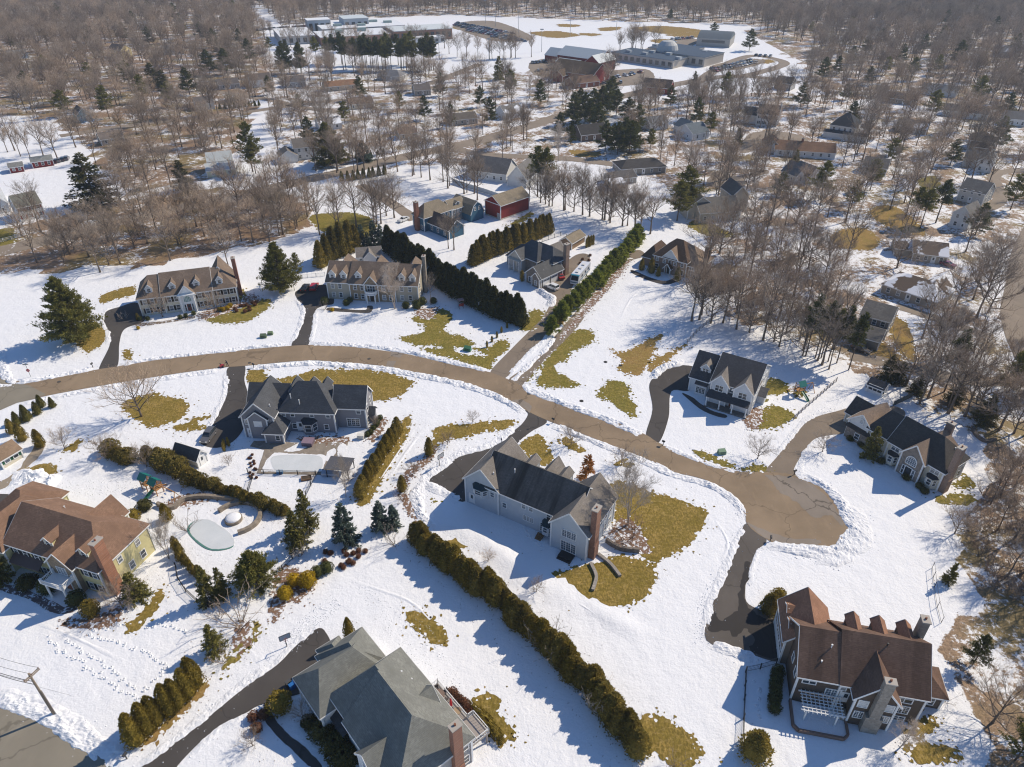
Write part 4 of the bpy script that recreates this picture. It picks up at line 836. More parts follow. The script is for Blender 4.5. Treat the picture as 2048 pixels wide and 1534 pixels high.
for u, v in ((1.4, .28), (3.9, .02), (5.7, .02), (7.5, .02), (9.8, .28)): h.win(u, v, 3.3, .8, 1.0, arch=False)
h.wins((1.4, 9.8), .28, .6, w=1.0, h=1.6); h.wing(4.7, 6.6, -1.2, .2, 2.5, 3.7, 'v', open_=True, corner=False)
for u in (4.8, 6.5): h.column(u, -1.1, 0, 2.5, .12)
h.door(5.65, .0, .2, 1.1, 2.2, mt=SHUTD); h.win(12.8, 1.38, .6, 2.4, 1.7, style='3'); h.win(12.8, 1.38, 2.7, 2.0, .9, style='3'); h.chimney(15.3, 4.4, 1.0, 1.5, 0, 10, BRICKT); h.win(10.6, 1.0, 9.2, .01, .01) if False else None; h.end()
# ---------------------------------------------------------------- sheds, garden buildings, farther houses
def cottage(name, label, cat, A, B, dep, ze, zr, wall, roof, ax='u', hl=0, hr=0, n=3, rows=1, side=90, chim=None, wings=(), shut=None, ww=.9, door=True, z0=-.2, dorm=0):
    a, b = P(*A), P(*B); L = (b-a).length; y = math.degrees(math.atan2(b.y-a.y, b.x-a.x))
    h = House(name, label, cat, (a.x, a.y), y, wall, roof); h.wing(0, L, 0, dep, ze, zr, ax, hl, hr, z0, .4)
    for w in wings: h.wing(*w[:7], **(w[7] if len(w) > 7 else {}))
    for r in range(rows):
        for i in range(n):
            u = L*(i+.7)/(n+.4)
            if r == 0 and door and i == n//2: h.door(u, 0, .1, 1.0, 2.1); continue
            h.win(u, 0, .9+2.7*r, ww, 1.3, shut=shut)
        if n and side == 90: h.winv(L, (dep*.3, dep*.7), .9+2.7*r)
        elif n and side == 270: h.winv(0, (dep*.3, dep*.7), .9+2.7*r, f=270)
    for i in range(dorm): h.dormer(L*(i+.5)/dorm, 1.2, ze+.3, 1.7, 1.5, 2.4, 3)
    if chim: h.chimney(chim[0]*L, chim[1]*dep, .9, .9, 0, zr+1.4, BRICKW if len(chim) < 3 else chim[2])
    h.end(); return h
cottage('pool_house', 'small white garden house with teal pediment behind the long tan house', 'garden house', (716,531), (764,527), 6, 2.8, 4.6, OFFW, TAUPE, n=4, door=False, wings=[(2.2, 5.6, -1, 3, 2.8, 4.6, 'v')])
cottage('garden_shed', 'cream shed with tan roof on a gravel pad', 'shed', (8,938), (48,914), 4.2, 2.2, 3.6, plain((.62, .57, .45)), shingle((.30, .21, .14)), n=2, door=False, side=0, shut=plain((.03, .12, .06)))
cottage('storage_shed', 'grey-roofed white shed beside the clipped hedge', 'shed', (398,936), (416,921), 6.0, 2.2, 3.6, OFFW, shingle((.13, .12, .11)), 'v', n=1, side=0)
cottage('lawn_shed', 'low white shed with black roof by the dark pines', 'shed', (1732,782), (1762,794), 3.0, 2.0, 3.0, OFFW, DARKR, n=3, door=False, side=0, shut=SHUTD)
cottage('pavilion', 'open wooden pavilion with olive roof beside the fenced snowy pool', 'pavilion', (1143,500), (1169,484), 4.5, 2.4, 3.8, boards((.3, .2, .12)), OLIVER, n=0)
cottage('snow_roofed_ranch', 'tan ranch house with snow sliding off its brown roof', 'house', (1760,585), (1868,622), 12, 2.8, 5.4, siding((.4, .34, .27)), snowroof((.16, .12, .09), .5), hl=4, hr=4, n=5, wings=[(8, 14, 8, 18, 2.8, 5.2, 'v')])
cottage('garrison_house', 'weathered grey house with plain gable roof and low front wing among tall trees', 'house', (1711,664), (1768,680), 9.5, 5.4, 7.6, siding((.27, .25, .22)), shingle((.19, .18, .165)), n=3, rows=2, wings=[(-1, 7, -7, .5, 2.7, 4.3, 'u')])
cottage('tan_ranch', 'low tan house with snow patches on its roof, near the far right street', 'house', (1822,522), (1890,530), 10, 2.8, 5.2, siding((.42, .37, .3)), snowroof((.17, .13, .1), .55), n=4, wings=[(-5, 2, 3, 10, 2.6, 4.4, 'u')])
cottage('white_colonial', 'white house with steep grey roof beside a bare maple on the far right', 'house', (1897,452), (1932,462), 9, 5.2, 8.0, OFFW, shingle((.2, .19, .175)), 'v', n=2, rows=2, side=270)
cottage('grey_colonial', 'pale house with weathered grey roof between the two white right-hand houses', 'house', (1912,400), (1962,412), 10, 4.6, 7.6, siding((.55, .54, .5)), shingle((.2, .185, .165)), n=3, rows=2)
cottage('double_garage_house', 'white gabled house with twin garage doors and red brick chimney', 'house', (1947,342), (1980,347), 14, 4.4, 7.4, OFFW, shingle((.2, .2, .2)), 'v', n=2, rows=2, chim=(.5, .55), wings=[(-5, 1, 5, 13, 3.6, 6.2, 'u')])
cottage('brown_hip_house', 'brown house with two stacked hip roofs at the far right', 'house', (1935,300), (1978,305), 11, 4.6, 7.8, siding((.25, .19, .14)), shingle((.14, .1, .075)), hl=4, hr=4, n=3, rows=1, wings=[(2, 10, -5, 3, 3, 5.2, 'v', {'hl': 3})])
cottage('long_white_ranch', 'long low white ranch house with grey-brown roof on the upper right', 'house', (1884,231), (1972,241), 10, 2.9, 5.4, OFFW, shingle((.17, .14, .12)), n=6, rows=1)
cottage('white_dormer_house', 'white two-storey house with dark roof, dormers and white chimney by the upper cul-de-sac', 'house', (1511,250), (1552,254), 11, 5.8, 9.2, OFFW, DARKR, n=4, rows=2, dorm=2, chim=(1.02, .5, OFFW), wings=[(-7, .5, 2, 9, 4.4, 7.4, 'u')], shut=SHUTD)
cottage('hip_roofed_white_house', 'tall white house with blue-black hip roof and wrap-around porch', 'house', (1656,273), (1704,280), 14, 5.8, 10.5, OFFW, BLUEBLK, hl=5, hr=5, n=4, rows=2, wings=[(-2, 18, -2.5, .5, 2.8, 3.6, 'u')])
cottage('orange_roofed_ranch', 'long white ranch house with orange-brown roof in front of the upper cul-de-sac', 'house', (1548,311), (1668,319), 11, 2.8, 5.6, OFFW, shingle((.27, .16, .10)), n=7, chim=(.45, .5), wings=[(-5, 3, 3, 15, 2.9, 5.8, 'v')])
cottage('grey_wing_house', 'white house with slate-grey roof beside rounded bushes', 'house', (1561,356), (1590,368), 8, 3.2, 6.8, OFFW, shingle((.2, .215, .215)), n=2, rows=1, wings=[(2, 11, 4, 11, 3.2, 6.6, 'u')])
cottage('clustered_grey_house', 'sprawling taupe house with light tower gable behind the leafless grove', 'house', (1398,446), (1478,440), 12, 3.6, 7.0, siding((.5, .46, .38)), shingle((.19, .175, .155)), n=5, rows=1, wings=[(16, 22, 8, 18, 6.5, 9.5, 'v'), (-3, 7, 4, 13, 4.6, 8.0, 'v')])
cottage('big_gabled_house', 'long grey-roofed house with broad white gable end beyond the white fence', 'house', (938,356), (1012,366), 12, 3.6, 8.0, OFFW, shingle((.2, .19, .18)), n=5, rows=1, wings=[(19, 27, -3, 12, 3.6, 8.4, 'v')])
cottage('dark_ranch', 'low ranch house with near-black roof at the edge of the pines', 'house', (1242,352), (1330,346), 11, 2.8, 5.0, siding((.3, .28, .25)), shingle((.085, .08, .078)), n=5, hl=4, hr=4)
cottage('snowy_porch_house', 'small grey house with flat snowy porch below the dark ranch', 'house', (1226,372), (1272,366), 8, 2.6, 4.4, siding((.33, .31, .28)), shingle((.14, .13, .125)), n=3, wings=[(-3, 3, -4, 2, 2.4, 3.2, 'u', {'roof': snowroof((.14, .13, .12), .2)})])
cottage('blue_roofed_cottage', 'white cottage with blue-grey roof tucked behind a dark spruce', 'house', (1352,270), (1384,282), 10, 3.2, 6.6, OFFW, shingle((.17, .2, .22)), 'v', n=2, wings=[(-7, 1, 4, 12, 3, 5.8, 'u')])
cottage('white_farmhouse', 'white farmhouse with mossy grey roof at the left edge of the wood', 'house', (44,444), (92,433), 9, 5.2, 8.4, OFFW, shingle((.2, .2, .165)), n=4, rows=2, shut=plain((.25, .04, .04)))
cottage('metal_roofed_barn', 'white barn with pale metal roof beside the white farmhouse', 'barn', (-20,432), (22,424), 22, 3.6, 7.0, OFFW, plain((.5, .53, .55), .4, .5), 'v', n=2, rows=1, side=0)
cottage('stable', 'small red run-in stable, farther from the parked cars', 'shed', (22,347), (50,343), 6, 2.4, 3.4, REDB, shingle((.24, .24, .23)), n=2, door=False, side=0)
cottage('stable', 'longer red run-in stable beside the parked cars', 'shed', (67,337), (109,331), 7, 2.6, 3.8, REDB, shingle((.27, .28, .27)), n=3, door=False, side=0)
cottage('green_roofed_house', 'pale green house with two light metal roofs among bare trees', 'house', (416,356), (472,350), 9, 2.8, 4.6, siding((.5, .55, .42)), plain((.52, .55, .54), .45, .4), n=3, wings=[(1, 11, 6, 14, 5, 7.6, 'u')])
cottage('white_gabled_house', 'white gabled house with attached garage beneath a tall pine', 'house', (592,321), (638,316), 9, 5.4, 8.2, OFFW, shingle((.2, .18, .16)), n=3, rows=2, wings=[(-7, .5, -3, 5, 3, 5.4, 'v')])
cottage('white_cape', 'small white cape with brown roof facing a snowy lawn at the far left', 'house', (504,176), (545,172), 9, 4.4, 7.2, OFFW, shingle((.17, .14, .12)), n=3, rows=1)
cottage('orange_roofed_cottage', 'low cottage with orange-brown roof left of the pine stand', 'house', (652,184), (716,178), 9, 2.8, 5.0, siding((.45, .4, .33)), shingle((.30, .17, .10)), n=4)
cottage('yellow_farmhouse', 'yellow two-storey house hidden in the far left wood', 'house', (221,115), (246,117), 10, 5.6, 8.8, siding((.6, .5, .26)), shingle((.13, .11, .1)), n=3, rows=2)
cottage('blue_ranch', 'pale blue ranch at the far left edge of the wood', 'house', (20,120), (58,115), 10, 2.8, 5.0, siding((.4, .48, .52)), shingle((.26, .27, .28)), n=4)
cottage('teal_cottage', 'grey-brown cottage with teal wall beneath an olive pine', 'house', (157,242), (184,238), 10, 3.0, 5.8, siding((.3, .42, .42)), shingle((.15, .12, .1)), 'v', n=2)
cottage('grey_ranch', 'grey ranch below the pine stand, left of the crossroads', 'house', (755,160), (800,163), 11, 3.0, 5.8, siding((.48, .47, .45)), shingle((.24, .24, .25)), n=4, hl=4, hr=4)
cottage('brown_cottage', 'small brown-grey cottage at the crossroads beyond the round dark tree', 'house', (830,192), (862,190), 9, 3, 5.6, siding((.36, .33, .3)), shingle((.18, .16, .15)), n=3)
cottage('white_roadside_house', 'white house with snowy roof beside the middle road', 'house', (1010,240), (1045,234), 9, 3.4, 6.4, OFFW, snowroof((.2, .19, .18), .5), n=3, rows=1)
cottage('low_brown_house', 'low brown-roofed house beside the middle road, under tall bare trees', 'house', (905,252), (955,247), 9, 2.8, 5.0, siding((.42, .38, .33)), shingle((.16, .14, .12)), n=4)
cottage('hedge_house', 'dark roofed house hidden inside the evergreen clump', 'house', (1162,284), (1215,278), 10, 3.2, 6.6, siding((.2, .15, .12)), shingle((.07, .065, .062)), n=3)
cottage('rust_cottage', 'rust-roofed cottage left of the middle road', 'house', (800,280), (835,276), 8, 2.6, 4.6, siding((.4, .36, .3)), shingle((.2, .14, .11)), n=3)
cottage('faraway_white_house', 'white house on the wooded rise at the far right', 'house', (1730,60), (1765,62), 10, 4.5, 8, OFFW, shingle((.3, .3, .3)), n=3)
cottage('faraway_ranch', 'pale ranch roofs deep in the right-hand wood', 'house', (1840,188), (1910,196), 10, 3, 5.6, OFFW, shingle((.25, .25, .25)), n=4)
cottage('wood_edge_house', 'grey house at the edge of the right wood near the school drive', 'house', (1548,178), (1580,182), 9, 4, 7, siding((.3, .28, .26)), shingle((.12, .11, .1)), n=3)
cottage('dusky_ranch', 'dusky brown ranch between bare trees on the upper right', 'house', (1768,205), (1830,212), 10, 2.8, 5.2, siding((.32, .28, .24)), shingle((.13, .11, .1)), n=4)
cottage('long_lawn_ranch', 'long grey ranch beside the left lane of small conifers', 'house', (440,180), (480,176), 10, 2.8, 5.2, siding((.4, .38, .36)), shingle((.15, .13, .12)), n=3)
cottage('tree_shaded_house', 'snow-roofed house half hidden in the far left wood above the yellow house', 'house', (260,60), (300,58), 10, 4, 7, OFFW, snowroof((.2, .18, .16), .5), n=3)
cottage('tree_shaded_house', 'pale cottage with grey roof in the far left wood right of the yellow house', 'house', (330,110), (368,108), 9, 3, 6, siding((.5, .47, .42)), shingle((.22, .2, .19)), n=3)
cottage('tree_shaded_house', 'white house beside the lane of conifers at the far left', 'house', (395,222), (430,218), 9, 3.4, 6.2, OFFW, shingle((.17, .15, .14)), n=3)
cottage('tree_shaded_house', 'tan ranch house below the left-hand middle lane', 'house', (205,292), (250,285), 9, 2.8, 5, siding((.42, .36, .3)), shingle((.2, .17, .15)), n=3)
cottage('lane_house', 'grey house on the snowy lawn right of the white cape', 'house', (575,176), (612,173), 9, 3.2, 5.8, siding((.4, .4, .4)), shingle((.14, .13, .13)), n=3)
cottage('lane_house', 'cream ranch with brown roof right of the orange-roofed cottage', 'house', (700,220), (748,216), 10, 2.8, 5, siding((.55, .5, .4)), shingle((.2, .15, .12)), n=4)
cottage('lane_house', 'low white house with snow on the roof left of the middle road', 'house', (640,262), (684,257), 9, 2.8, 5, OFFW, snowroof((.2, .18, .17), .52), n=3)
cottage('ridge_house', 'small pale house near the top right corner of the wood', 'house', (1900,40), (1935,42), 10, 4, 7, OFFW, shingle((.3, .29, .28)), n=3)
cottage('ridge_house', 'grey house with snowy roof on the far right hillside', 'house', (1985,112), (2025,116), 10, 4, 7, siding((.45, .45, .45)), snowroof((.2, .19, .18), .5), n=3)
cottage('ridge_house', 'white house among trees right of the long white ranch', 'house', (2005,250), (2050,254), 10, 3.4, 6.2, OFFW, shingle((.2, .19, .18)), n=4)
cottage('hollow_house', 'brown ranch among leafless trees below the long white ranch', 'house', (1790,262), (1850,270), 10, 2.8, 5.2, siding((.36, .32, .27)), snowroof((.15, .13, .11), .56), n=4)
cottage('hollow_house', 'tan house with grey roof below the hip-roofed white house', 'house', (1722,345), (1770,352), 10, 3, 5.6, siding((.45, .4, .33)), shingle((.18, .165, .15)), n=3)
cottage('hollow_house', 'white cottage left of the blue-roofed cottage', 'house', (1300,262), (1335,258), 9, 3, 5.8, OFFW, shingle((.24, .25, .26)), n=3)
# ---------------------------------------------------------------- barns and schools far up the hill
cottage('red_market_barn', 'large red barn with pale metal roof beside the school', 'barn', (1114,130), (1196,142), 20, 7, 11.5, REDB, plain((.42, .47, .5), .5, .4), n=6, rows=1, door=False, wings=[(-14, 2, 4, 18, 5, 9, 'u'), (29, 40, -7, 14, 6.5, 10.5, 'v'), (4, 22, -7, 2, 4, 5.5, 'u', {'roof': plain((.5, .55, .58), .5)})])
cottage('brown_roofed_barn', 'long red barn with brown roof in front of the metal-roofed barn', 'barn', (1100,157), (1185,170), 20, 5.5, 11, REDB, shingle((.15, .105, .07)), n=5, door=False, wings=[(6, 14, -6, 6, 4, 7, 'v')])
cottage('low_red_barn', 'low red barn with dark brown roof, rightmost of the three red barns', 'barn', (1283,185), (1338,190), 11, 3.6, 7.4, REDB, shingle((.13, .095, .075)), n=3, door=False)
cottage('rust_roofed_barn', 'small rust-roofed farm building below the long brown-roofed barn', 'barn', (1148,178), (1198,172), 11, 3, 6, boards((.3, .13, .09)), shingle((.22, .14, .1)), n=3)
def flat_block(h, u0, u1, v0, v1, z, wall, roof, win=True, name='wall'):
    b = MB(); b.box(u0, u1, v0, v1, -.2, z); h.part(name, b, wall); b = MB(); b.box(u0-.3, u1+.3, v0-.3, v1+.3, z, z+.5); h.part('roof', b, roof)
    b = MB(); b.box(u0-.35, u1+.35, v0-.35, v1+.35, z+.02, z+.3); h.part('parapet', b, plain((.45, .43, .4)))
    if win:
        n = int((u1-u0)/5)
        for i in range(n): x = u0+(u1-u0)*(i+.5)/n; h.part("window", MB().box(x-1.5, x+1.5, v0-.06, v0+.05, z*.25, z*.8), GLASS)
SNOWR = plain((.78, .8, .82)); BLUER = plain((.075, .105, .15), .9, .1); BRS = brick((.32, .16, .11))
a, b_ = P(790, 85), P(905, 78); yw = math.degrees(math.atan2(b_.y-a.y, b_.x-a.x)); L = (b_-a).length
h = House('high_school', 'sprawling brick school with snow-covered flat roofs beyond the pine stand', 'school', (a.x, a.y), yw, BRS, SNOWR)
flat_block(h, 0, L, 0, 30, 8, BRS, plain((.62, .66, .66))); flat_block(h, -60, -2, 4, 40, 6, BRS, SNOWR); flat_block(h, -52, 20, 42, 90, 7, plain((.5, .5, .48)), SNOWR); flat_block(h, -90, -62, 20, 70, 6, plain((.45, .47, .48)), SNOWR); flat_block(h, -30, -8, 60, 84, 12, plain((.4, .44, .48)), plain((.6, .65, .66))); flat_block(h, -60, -40, 70, 86, 11, plain((.4, .44, .48)), SNOWR); flat_block(h, 10, 40, -14, -4, 4, plain((.6, .62, .62)), SNOWR)
for u, v in ((-40, 55), (-20, 50), (-5, 70), (6, 60), (-45, 20), (-25, 25)):
    b = MB(); b.box(u, u+7, v, v+4, 6.4, 9.2); h.part('roof_unit', b, plain((.3, .38, .36)))
h.end()
a, b_ = P(1222, 120), P(1345, 138); yw = math.degrees(math.atan2(b_.y-a.y, b_.x-a.x)); L = (b_-a).length
h = House('middle_school', 'low school with blue-grey flat roofs and a small dome beside the bus loop', 'school', (a.x, a.y), yw, plain((.42, .38, .33)), BLUER)
flat_block(h, 0, L, 0, 26, 5, plain((.44, .4, .35)), BLUER); flat_block(h, 10, L*.8, 34, 62, 5.5, plain((.44, .4, .35)), BLUER); flat_block(h, L*.6, L*1.25, 20, 48, 6, plain((.44, .4, .35)), BLUER)
b = MB(); b.lathe(L*.55, 30, [(8, 5), (8, 7), (7, 10), (4.5, 12.4), (.1, 13.4)], 18); h.part('dome', b, plain((.5, .5, .48)))
for u in range(8, int(L*1.1), 14):
    for v in (6, 16, 42):
        if (u+v) % 3: b = MB(); b.box(u, u+4, v, v+3, 5.4, 7); h.part('roof_unit', b, plain((.4, .43, .45)))
h.end()
a, b_ = P(1392, 92), P(1458, 96); yw = math.degrees(math.atan2(b_.y-a.y, b_.x-a.x)); L = (b_-a).length
h = House('school_gymnasium', 'gymnasium with rounded grey-blue roof behind the middle school', 'school', (a.x, a.y), yw, plain((.3, .3, .3)), BLUER)
b = MB(); n = 8; pr = [(30*i/n, 6+4*math.sin(math.pi*i/n)) for i in range(n+1)]; b.add([(x, v, z) for x in (0, L) for v, z in pr], [(i, i+1, i+n+2, i+n+1) for i in range(n)]+[tuple(range(n+1)), tuple(range(2*n+1, n, -1))]); h.part('roof', b, plain((.1, .125, .15), .8))
b = MB(); b.box(0, L, 0, 30, -.2, 6); h.part('wall', b, plain((.34, .33, .31))); b = MB(); b.box(4, L-4, -.08, .05, 3, 5); h.part('window_band', b, GLASS)
h.end()
# ================================================================ trees and shrubs
BARK = bark((.19, .15, .118)); BARKD = bark((.13, .10, .08)); BIRCH = bark((.45, .38, .31)); TWIG = twigs((.50, .375, .265)); TWIGP = twigs((.55, .45, .36)); TWIGR = twigs((.42, .25, .17))
PINEF = leafy((.17, .165, .04), (.33, .29, .075)); PINED = leafy((.085, .095, .03), (.20, .195, .06)); PINEB = leafy((.22, .25, .045), (.40, .40, .08)); SPRB = leafy((.095, .135, .11), (.20, .245, .20)); SPRG = leafy((.16, .15, .04), (.31, .27, .07)); HEML = leafy((.08, .08, .025), (.19, .165, .05))
ARBG = leafy((0.224, 0.168, 0.029), (0.400, 0.296, 0.056)); ARBO = leafy((.23, .185, .045), (.48, .345, .08)); ARBD = leafy((.075, .08, .028), (.19, .165, .05)); ARBY = leafy((0.483, 0.322, 0.014), (0.644, 0.460, 0.034)); OLIVE = leafy((0.180, 0.150, 0.038), (0.345, 0.255, 0.068)); OAKL = leafy((0.322, 0.140, 0.042), (0.504, 0.238, 0.070)); BOX_ = leafy((0.075, 0.090, 0.030), (0.180, 0.180, 0.053)); REDDISH = leafy((0.168, 0.070, 0.042), (0.280, 0.140, 0.070))
def rvec(r, k=1.0): return Vector((r.uniform(-1, 1), r.uniform(-1, 1), r.uniform(-1, 1)))*k
def bare_tree(seed, h, spread=.32, clear=.3, form='tall', tw=.04, ntw=7, deep=1):
    r = random.Random(seed); T = MB(); Cn = MB()
    def twig(p, d, L, w, dep=0):
        q = p+d*L; s = d.cross(rvec(r)).normalized()*w*.5; Cn.add([p-s, p+s, q], [(0, 1, 2)])
        if dep < deep:
            for j in range(2):
                t = r.uniform(.3, .95); twig(p+(q-p)*t, (d+rvec(r, .75)+Vector((0, 0, .15))).normalized(), L*r.uniform(.45, .7), w*.8, dep+1)
    def limb(p, d, L, rad, lev):
        n = 4 if lev < 2 else 3; pts = [p]; dd = d.copy()
        for i in range(n): dd = (dd+rvec(r, .17)+Vector((0, 0, .10))).normalized(); pts.append(pts[-1]+dd*L/n)
        rd = [rad*(1-.75*i/n) for i in range(n+1)]
        if rad > .035: T.tube(pts, rd, 5 if rad > .09 else 3, cap=False)
        else: Cn.tube(pts, [max(x, .014) for x in rd], 3, cap=False)
        if lev < 2:
            m = (6 if lev == 0 else 5)
            for j in range(m):
                t = r.uniform(.25, 1.0) if j else 1.0; k = min(n-1, int(t*n)); b = pts[k].lerp(pts[k+1], t*n-k)
                nd = (dd+rvec(r, .85)+Vector((0, 0, .12))).normalized(); limb(b, nd, L*r.uniform(.42, .62), rad*.5, lev+1)
        else:
            for j in range(ntw): k = r.randint(1, n); twig(pts[k], (dd+rvec(r, .8)).normalized(), r.uniform(.55, 1.2)*h/16, tw)
    if form == 'shrub':
        for i in range(10):
            a = r.uniform(0, 6.28); d = Vector((math.cos(a)*spread*2, math.sin(a)*spread*2, 1)).normalized(); limb(Vector((math.cos(a)*.2, math.sin(a)*.2, 0)), d, h*r.uniform(.5, .75), .05*h/5, 1)
        return T, Cn
    nst = 1 if form != 'multi' else 3
    for s in range(nst):
        a0 = r.uniform(0, 6.28); lean = Vector((math.cos(a0), math.sin(a0), 0))*(.03 if nst == 1 else .16)
        pts = [Vector((0, 0, -.15))+lean*(.5*(nst > 1))]; top = h*(.78 if form != 'open' else .5); n = 7
        for i in range(n): pts.append(pts[-1]+(Vector((0, 0, 1))+lean+rvec(r, .06)).normalized()*top/n)
        R0 = h*.016 if nst == 1 else h*.009; T.tube(pts, [R0*(1.25 if i == 0 else 1-.72*i/n) for i in range(n+1)], 7)
        nl = {'tall': 13, 'open': 13, 'multi': 6}[form]
        for i in range(nl):
            t = clear+(1-clear)*(i+.5)/nl; z = t*n; k = min(n-1, int(z)); b = pts[k].lerp(pts[k+1], z-k); a = i*2.4+r.uniform(-.5, .5)
            el = r.uniform(.45, .95) if form != 'open' else r.uniform(.35, .9)
            L = h*spread*(1.15-.65*abs(t-.45 if form != 'tall' else t-.6))*r.uniform(.8, 1.15)
            limb(b, Vector((math.cos(a)*math.cos(el), math.sin(a)*math.cos(el), math.sin(el))), L, R0*(.62-.3*t), 0 if L > 2.2 else 1)
        limb(pts[-1], Vector((0, 0, 1)), h*.2, R0*.3, 0)
    return T, Cn
def leaf(m, p, d, L, w, r):
    s = d.cross(rvec(r)).normalized()*w*.5; q = p+d*L; c = p+d*L*.5
    m.add([p, c+s, q, c-s], [(0, 1, 2, 3)])
def conifer(seed, h, w, lo=.1, kind='pine', dens=1.0):
    r = random.Random(seed); T = MB(); Cn = MB(); n = 8; pts = [Vector((0, 0, -.15))]
    for i in range(n): pts.append(pts[-1]+(Vector((0, 0, 1))+rvec(r, .03)).normalized()*h*.97/n)
    T.tube(pts, [h*.013*(1-.9*i/n) for i in range(n+1)], 6); nw = int((18 if kind == 'pine' and lo > .1 else 26)*h/15*(1-lo*.5))
    for i in range(nw):
        t = lo+(1-lo)*(i+r.uniform(0, .8))/nw; z = t*h; base = pts[min(n-1, int(t*n*.97))].lerp(pts[min(n, int(t*n*.97)+1)], (t*n*.97) % 1); base.z = z*.97
        u = (t-lo)/(1-lo)
        prof = 1.12*(1-u)**.78*(.93+.1*math.sin(u*17+seed)) if kind != 'pine' else min(1, u*4+.6)*(1-u)**(.8 if lo < .1 else .6)*1.22*((.95+.07*math.sin(u*23+seed)) if lo < .1 else (.88+.2*math.sin(u*13+seed)))
        for b in range(r.randint(5, 7) if kind != 'pine' else (r.randint(4, 6) if lo > .1 else r.randint(6, 8))):
            a = r.uniform(0, 6.28); L = max(.35, w*.5*prof*r.uniform(.72, 1.12)); el = (-.25+.5*u if kind != 'pine' else .05+.55*u)+r.uniform(-.12, .12)
            d = Vector((math.cos(a)*math.cos(el), math.sin(a)*math.cos(el), math.sin(el))); tip = base+d*L+Vector((0, 0, .12*L if kind == 'pine' else .08*L))
            if L > 1.2: T.tube([base, tip], [.04+.012*L, .012], 3, cap=False)
            k = int((6 if kind == 'pine' else 10)*L*dens/1.0)+4
            for j in range(k):
                s = r.uniform(.25, 1.03) if kind == 'pine' else r.uniform(.12, 1.03); p = base.lerp(tip, s)+rvec(r, .12+.10*L*(1-s*.4))
                if kind == 'pine':
                    for q in range(3): leaf(Cn, p+rvec(r, .2), (d*.6+rvec(r, .8)+Vector((0, 0, .55))).normalized(), r.uniform(.45, .8), .22, r)
                else: 
                    for q in range(2): leaf(Cn, p, (d*.9+rvec(r, .55)+Vector((0, 0, -.12))).normalized(), r.uniform(.4, .75), .24, r)
    return T, Cn
def arbor(seed, h, w, shape='drop', n=1500, ls=.36):
    """a clipped or naturally dense evergreen: leaf sprays set in a lumpy body"""
    r = random.Random(seed); m = MB()
    def rad(t):
        if shape == 'cone': return (1-t)**.75*min(1, t*7+.45)
        if shape == 'ball': return math.sqrt(max(0, 1-(2*t-.9)**2/1.25))
        if shape == 'col': return min(1, t*5+.6)*(1-t**3.2)**.6
        return min(1, t*4+.6)*(1-t**2.1)**.8
    K = 12; J = 9; b = []
    for j in range(J+1):
        t = j/J
        for k in range(K):
            a = 6.2832*k/K; q = w*.5*rad(min(t, .995))*(.74+.16*noise.noise(Vector((math.cos(a)*1.7, math.sin(a)*1.7, t*4+seed)))); b.append((q*math.cos(a), q*math.sin(a), t*h*.95))
    m.add(b, [(j*K+k, j*K+(k+1) % K, (j+1)*K+(k+1) % K, (j+1)*K+k) for j in range(J) for k in range(K)])
    for i in range(n):
        t = r.random()**.9; a = r.uniform(0, 6.2832); lump = 1+.3*noise.noise(Vector((math.cos(a)*2.2, math.sin(a)*2.2, t*h*.75+seed*3)))+.1*noise.noise(Vector((math.cos(a)*6, math.sin(a)*6, t*h*2+seed)))
        q = w*.5*rad(t)*lump*r.uniform(.78, 1.0); p = Vector((q*math.cos(a), q*math.sin(a), t*h*.97)); o = Vector((math.cos(a), math.sin(a), 0))
        leaf(m, p, (o*.55+Vector((0, 0, .75 if shape != 'ball' else .3))+rvec(r, .55)).normalized(), ls*r.uniform(.6, 1.25), ls*.5, r)
    return m
# prototypes: built once, shared by every tree of the kind
PROTO = {}
def mk(key, fn, mt_t, mt_c):
    T, Cn = fn; PROTO[key] = (T.mesh('trunk', mt_t), Cn.mesh('crown', mt_c))
    for p in PROTO[key][0].polygons: p.use_smooth = True
for i, (sp_, cl_) in enumerate([(.24, .4), (.19, .45), (.30, .3), (.26, .5), (.34, .34), (.21, .28), (.28, .42)]): mk('tall%d' % i, bare_tree(10+i, 16, sp_, cl_, 'tall', .034, 3), BARK, TWIG)
for i in range(4): mk('dense%d' % i, bare_tree(110+i, 16, (.24, .28, .21, .3)[i], (.4, .3, .45, .35)[i], 'tall', .032, 3, 2), BARK, TWIG)
for i in range(3): mk('open%d' % i, bare_tree(30+i, 14, .36, .16, 'open', .03, 5), BARK, TWIG)
for i in range(2): mk('multi%d' % i, bare_tree(40+i, 14, .26, .2, 'multi', .032, 5), BIRCH, TWIGP)
for i in range(3): mk('shrub%d' % i, bare_tree(50+i, 4, .4, 0, 'shrub', .028, 4), BARK, (TWIG, TWIGP, TWIGR)[i])
for i in range(3): mk('pine%d' % i, conifer(60+i, 17, 8.5, .28, 'pine'), BARKD, PINEF)
mk('highpine0', conifer(70, 18, 6.5, .5, 'pine'), BARKD, PINEF); mk('highpine1', conifer(71, 18, 6.0, .45, 'pine'), BARKD, PINED)
mk('fullpine0', conifer(73, 17, 12.5, .03, 'pine', 1.3), BARKD, PINEF); mk('fullpine1', conifer(74, 15, 10.5, .03, 'pine', 1.4), BARKD, PINEF)
mk('softpine0', conifer(75, 6, 4.4, .03, 'pine', 2.0), BARKD, PINEB); mk('softpine1', conifer(76, 6, 4.6, .03, 'pine', 2.0), BARKD, PINEB)
for i in range(2): mk('spruce%d' % i, conifer(80+i, 12, 7, .03, 'spruce', 1.0), BARKD, SPRG)
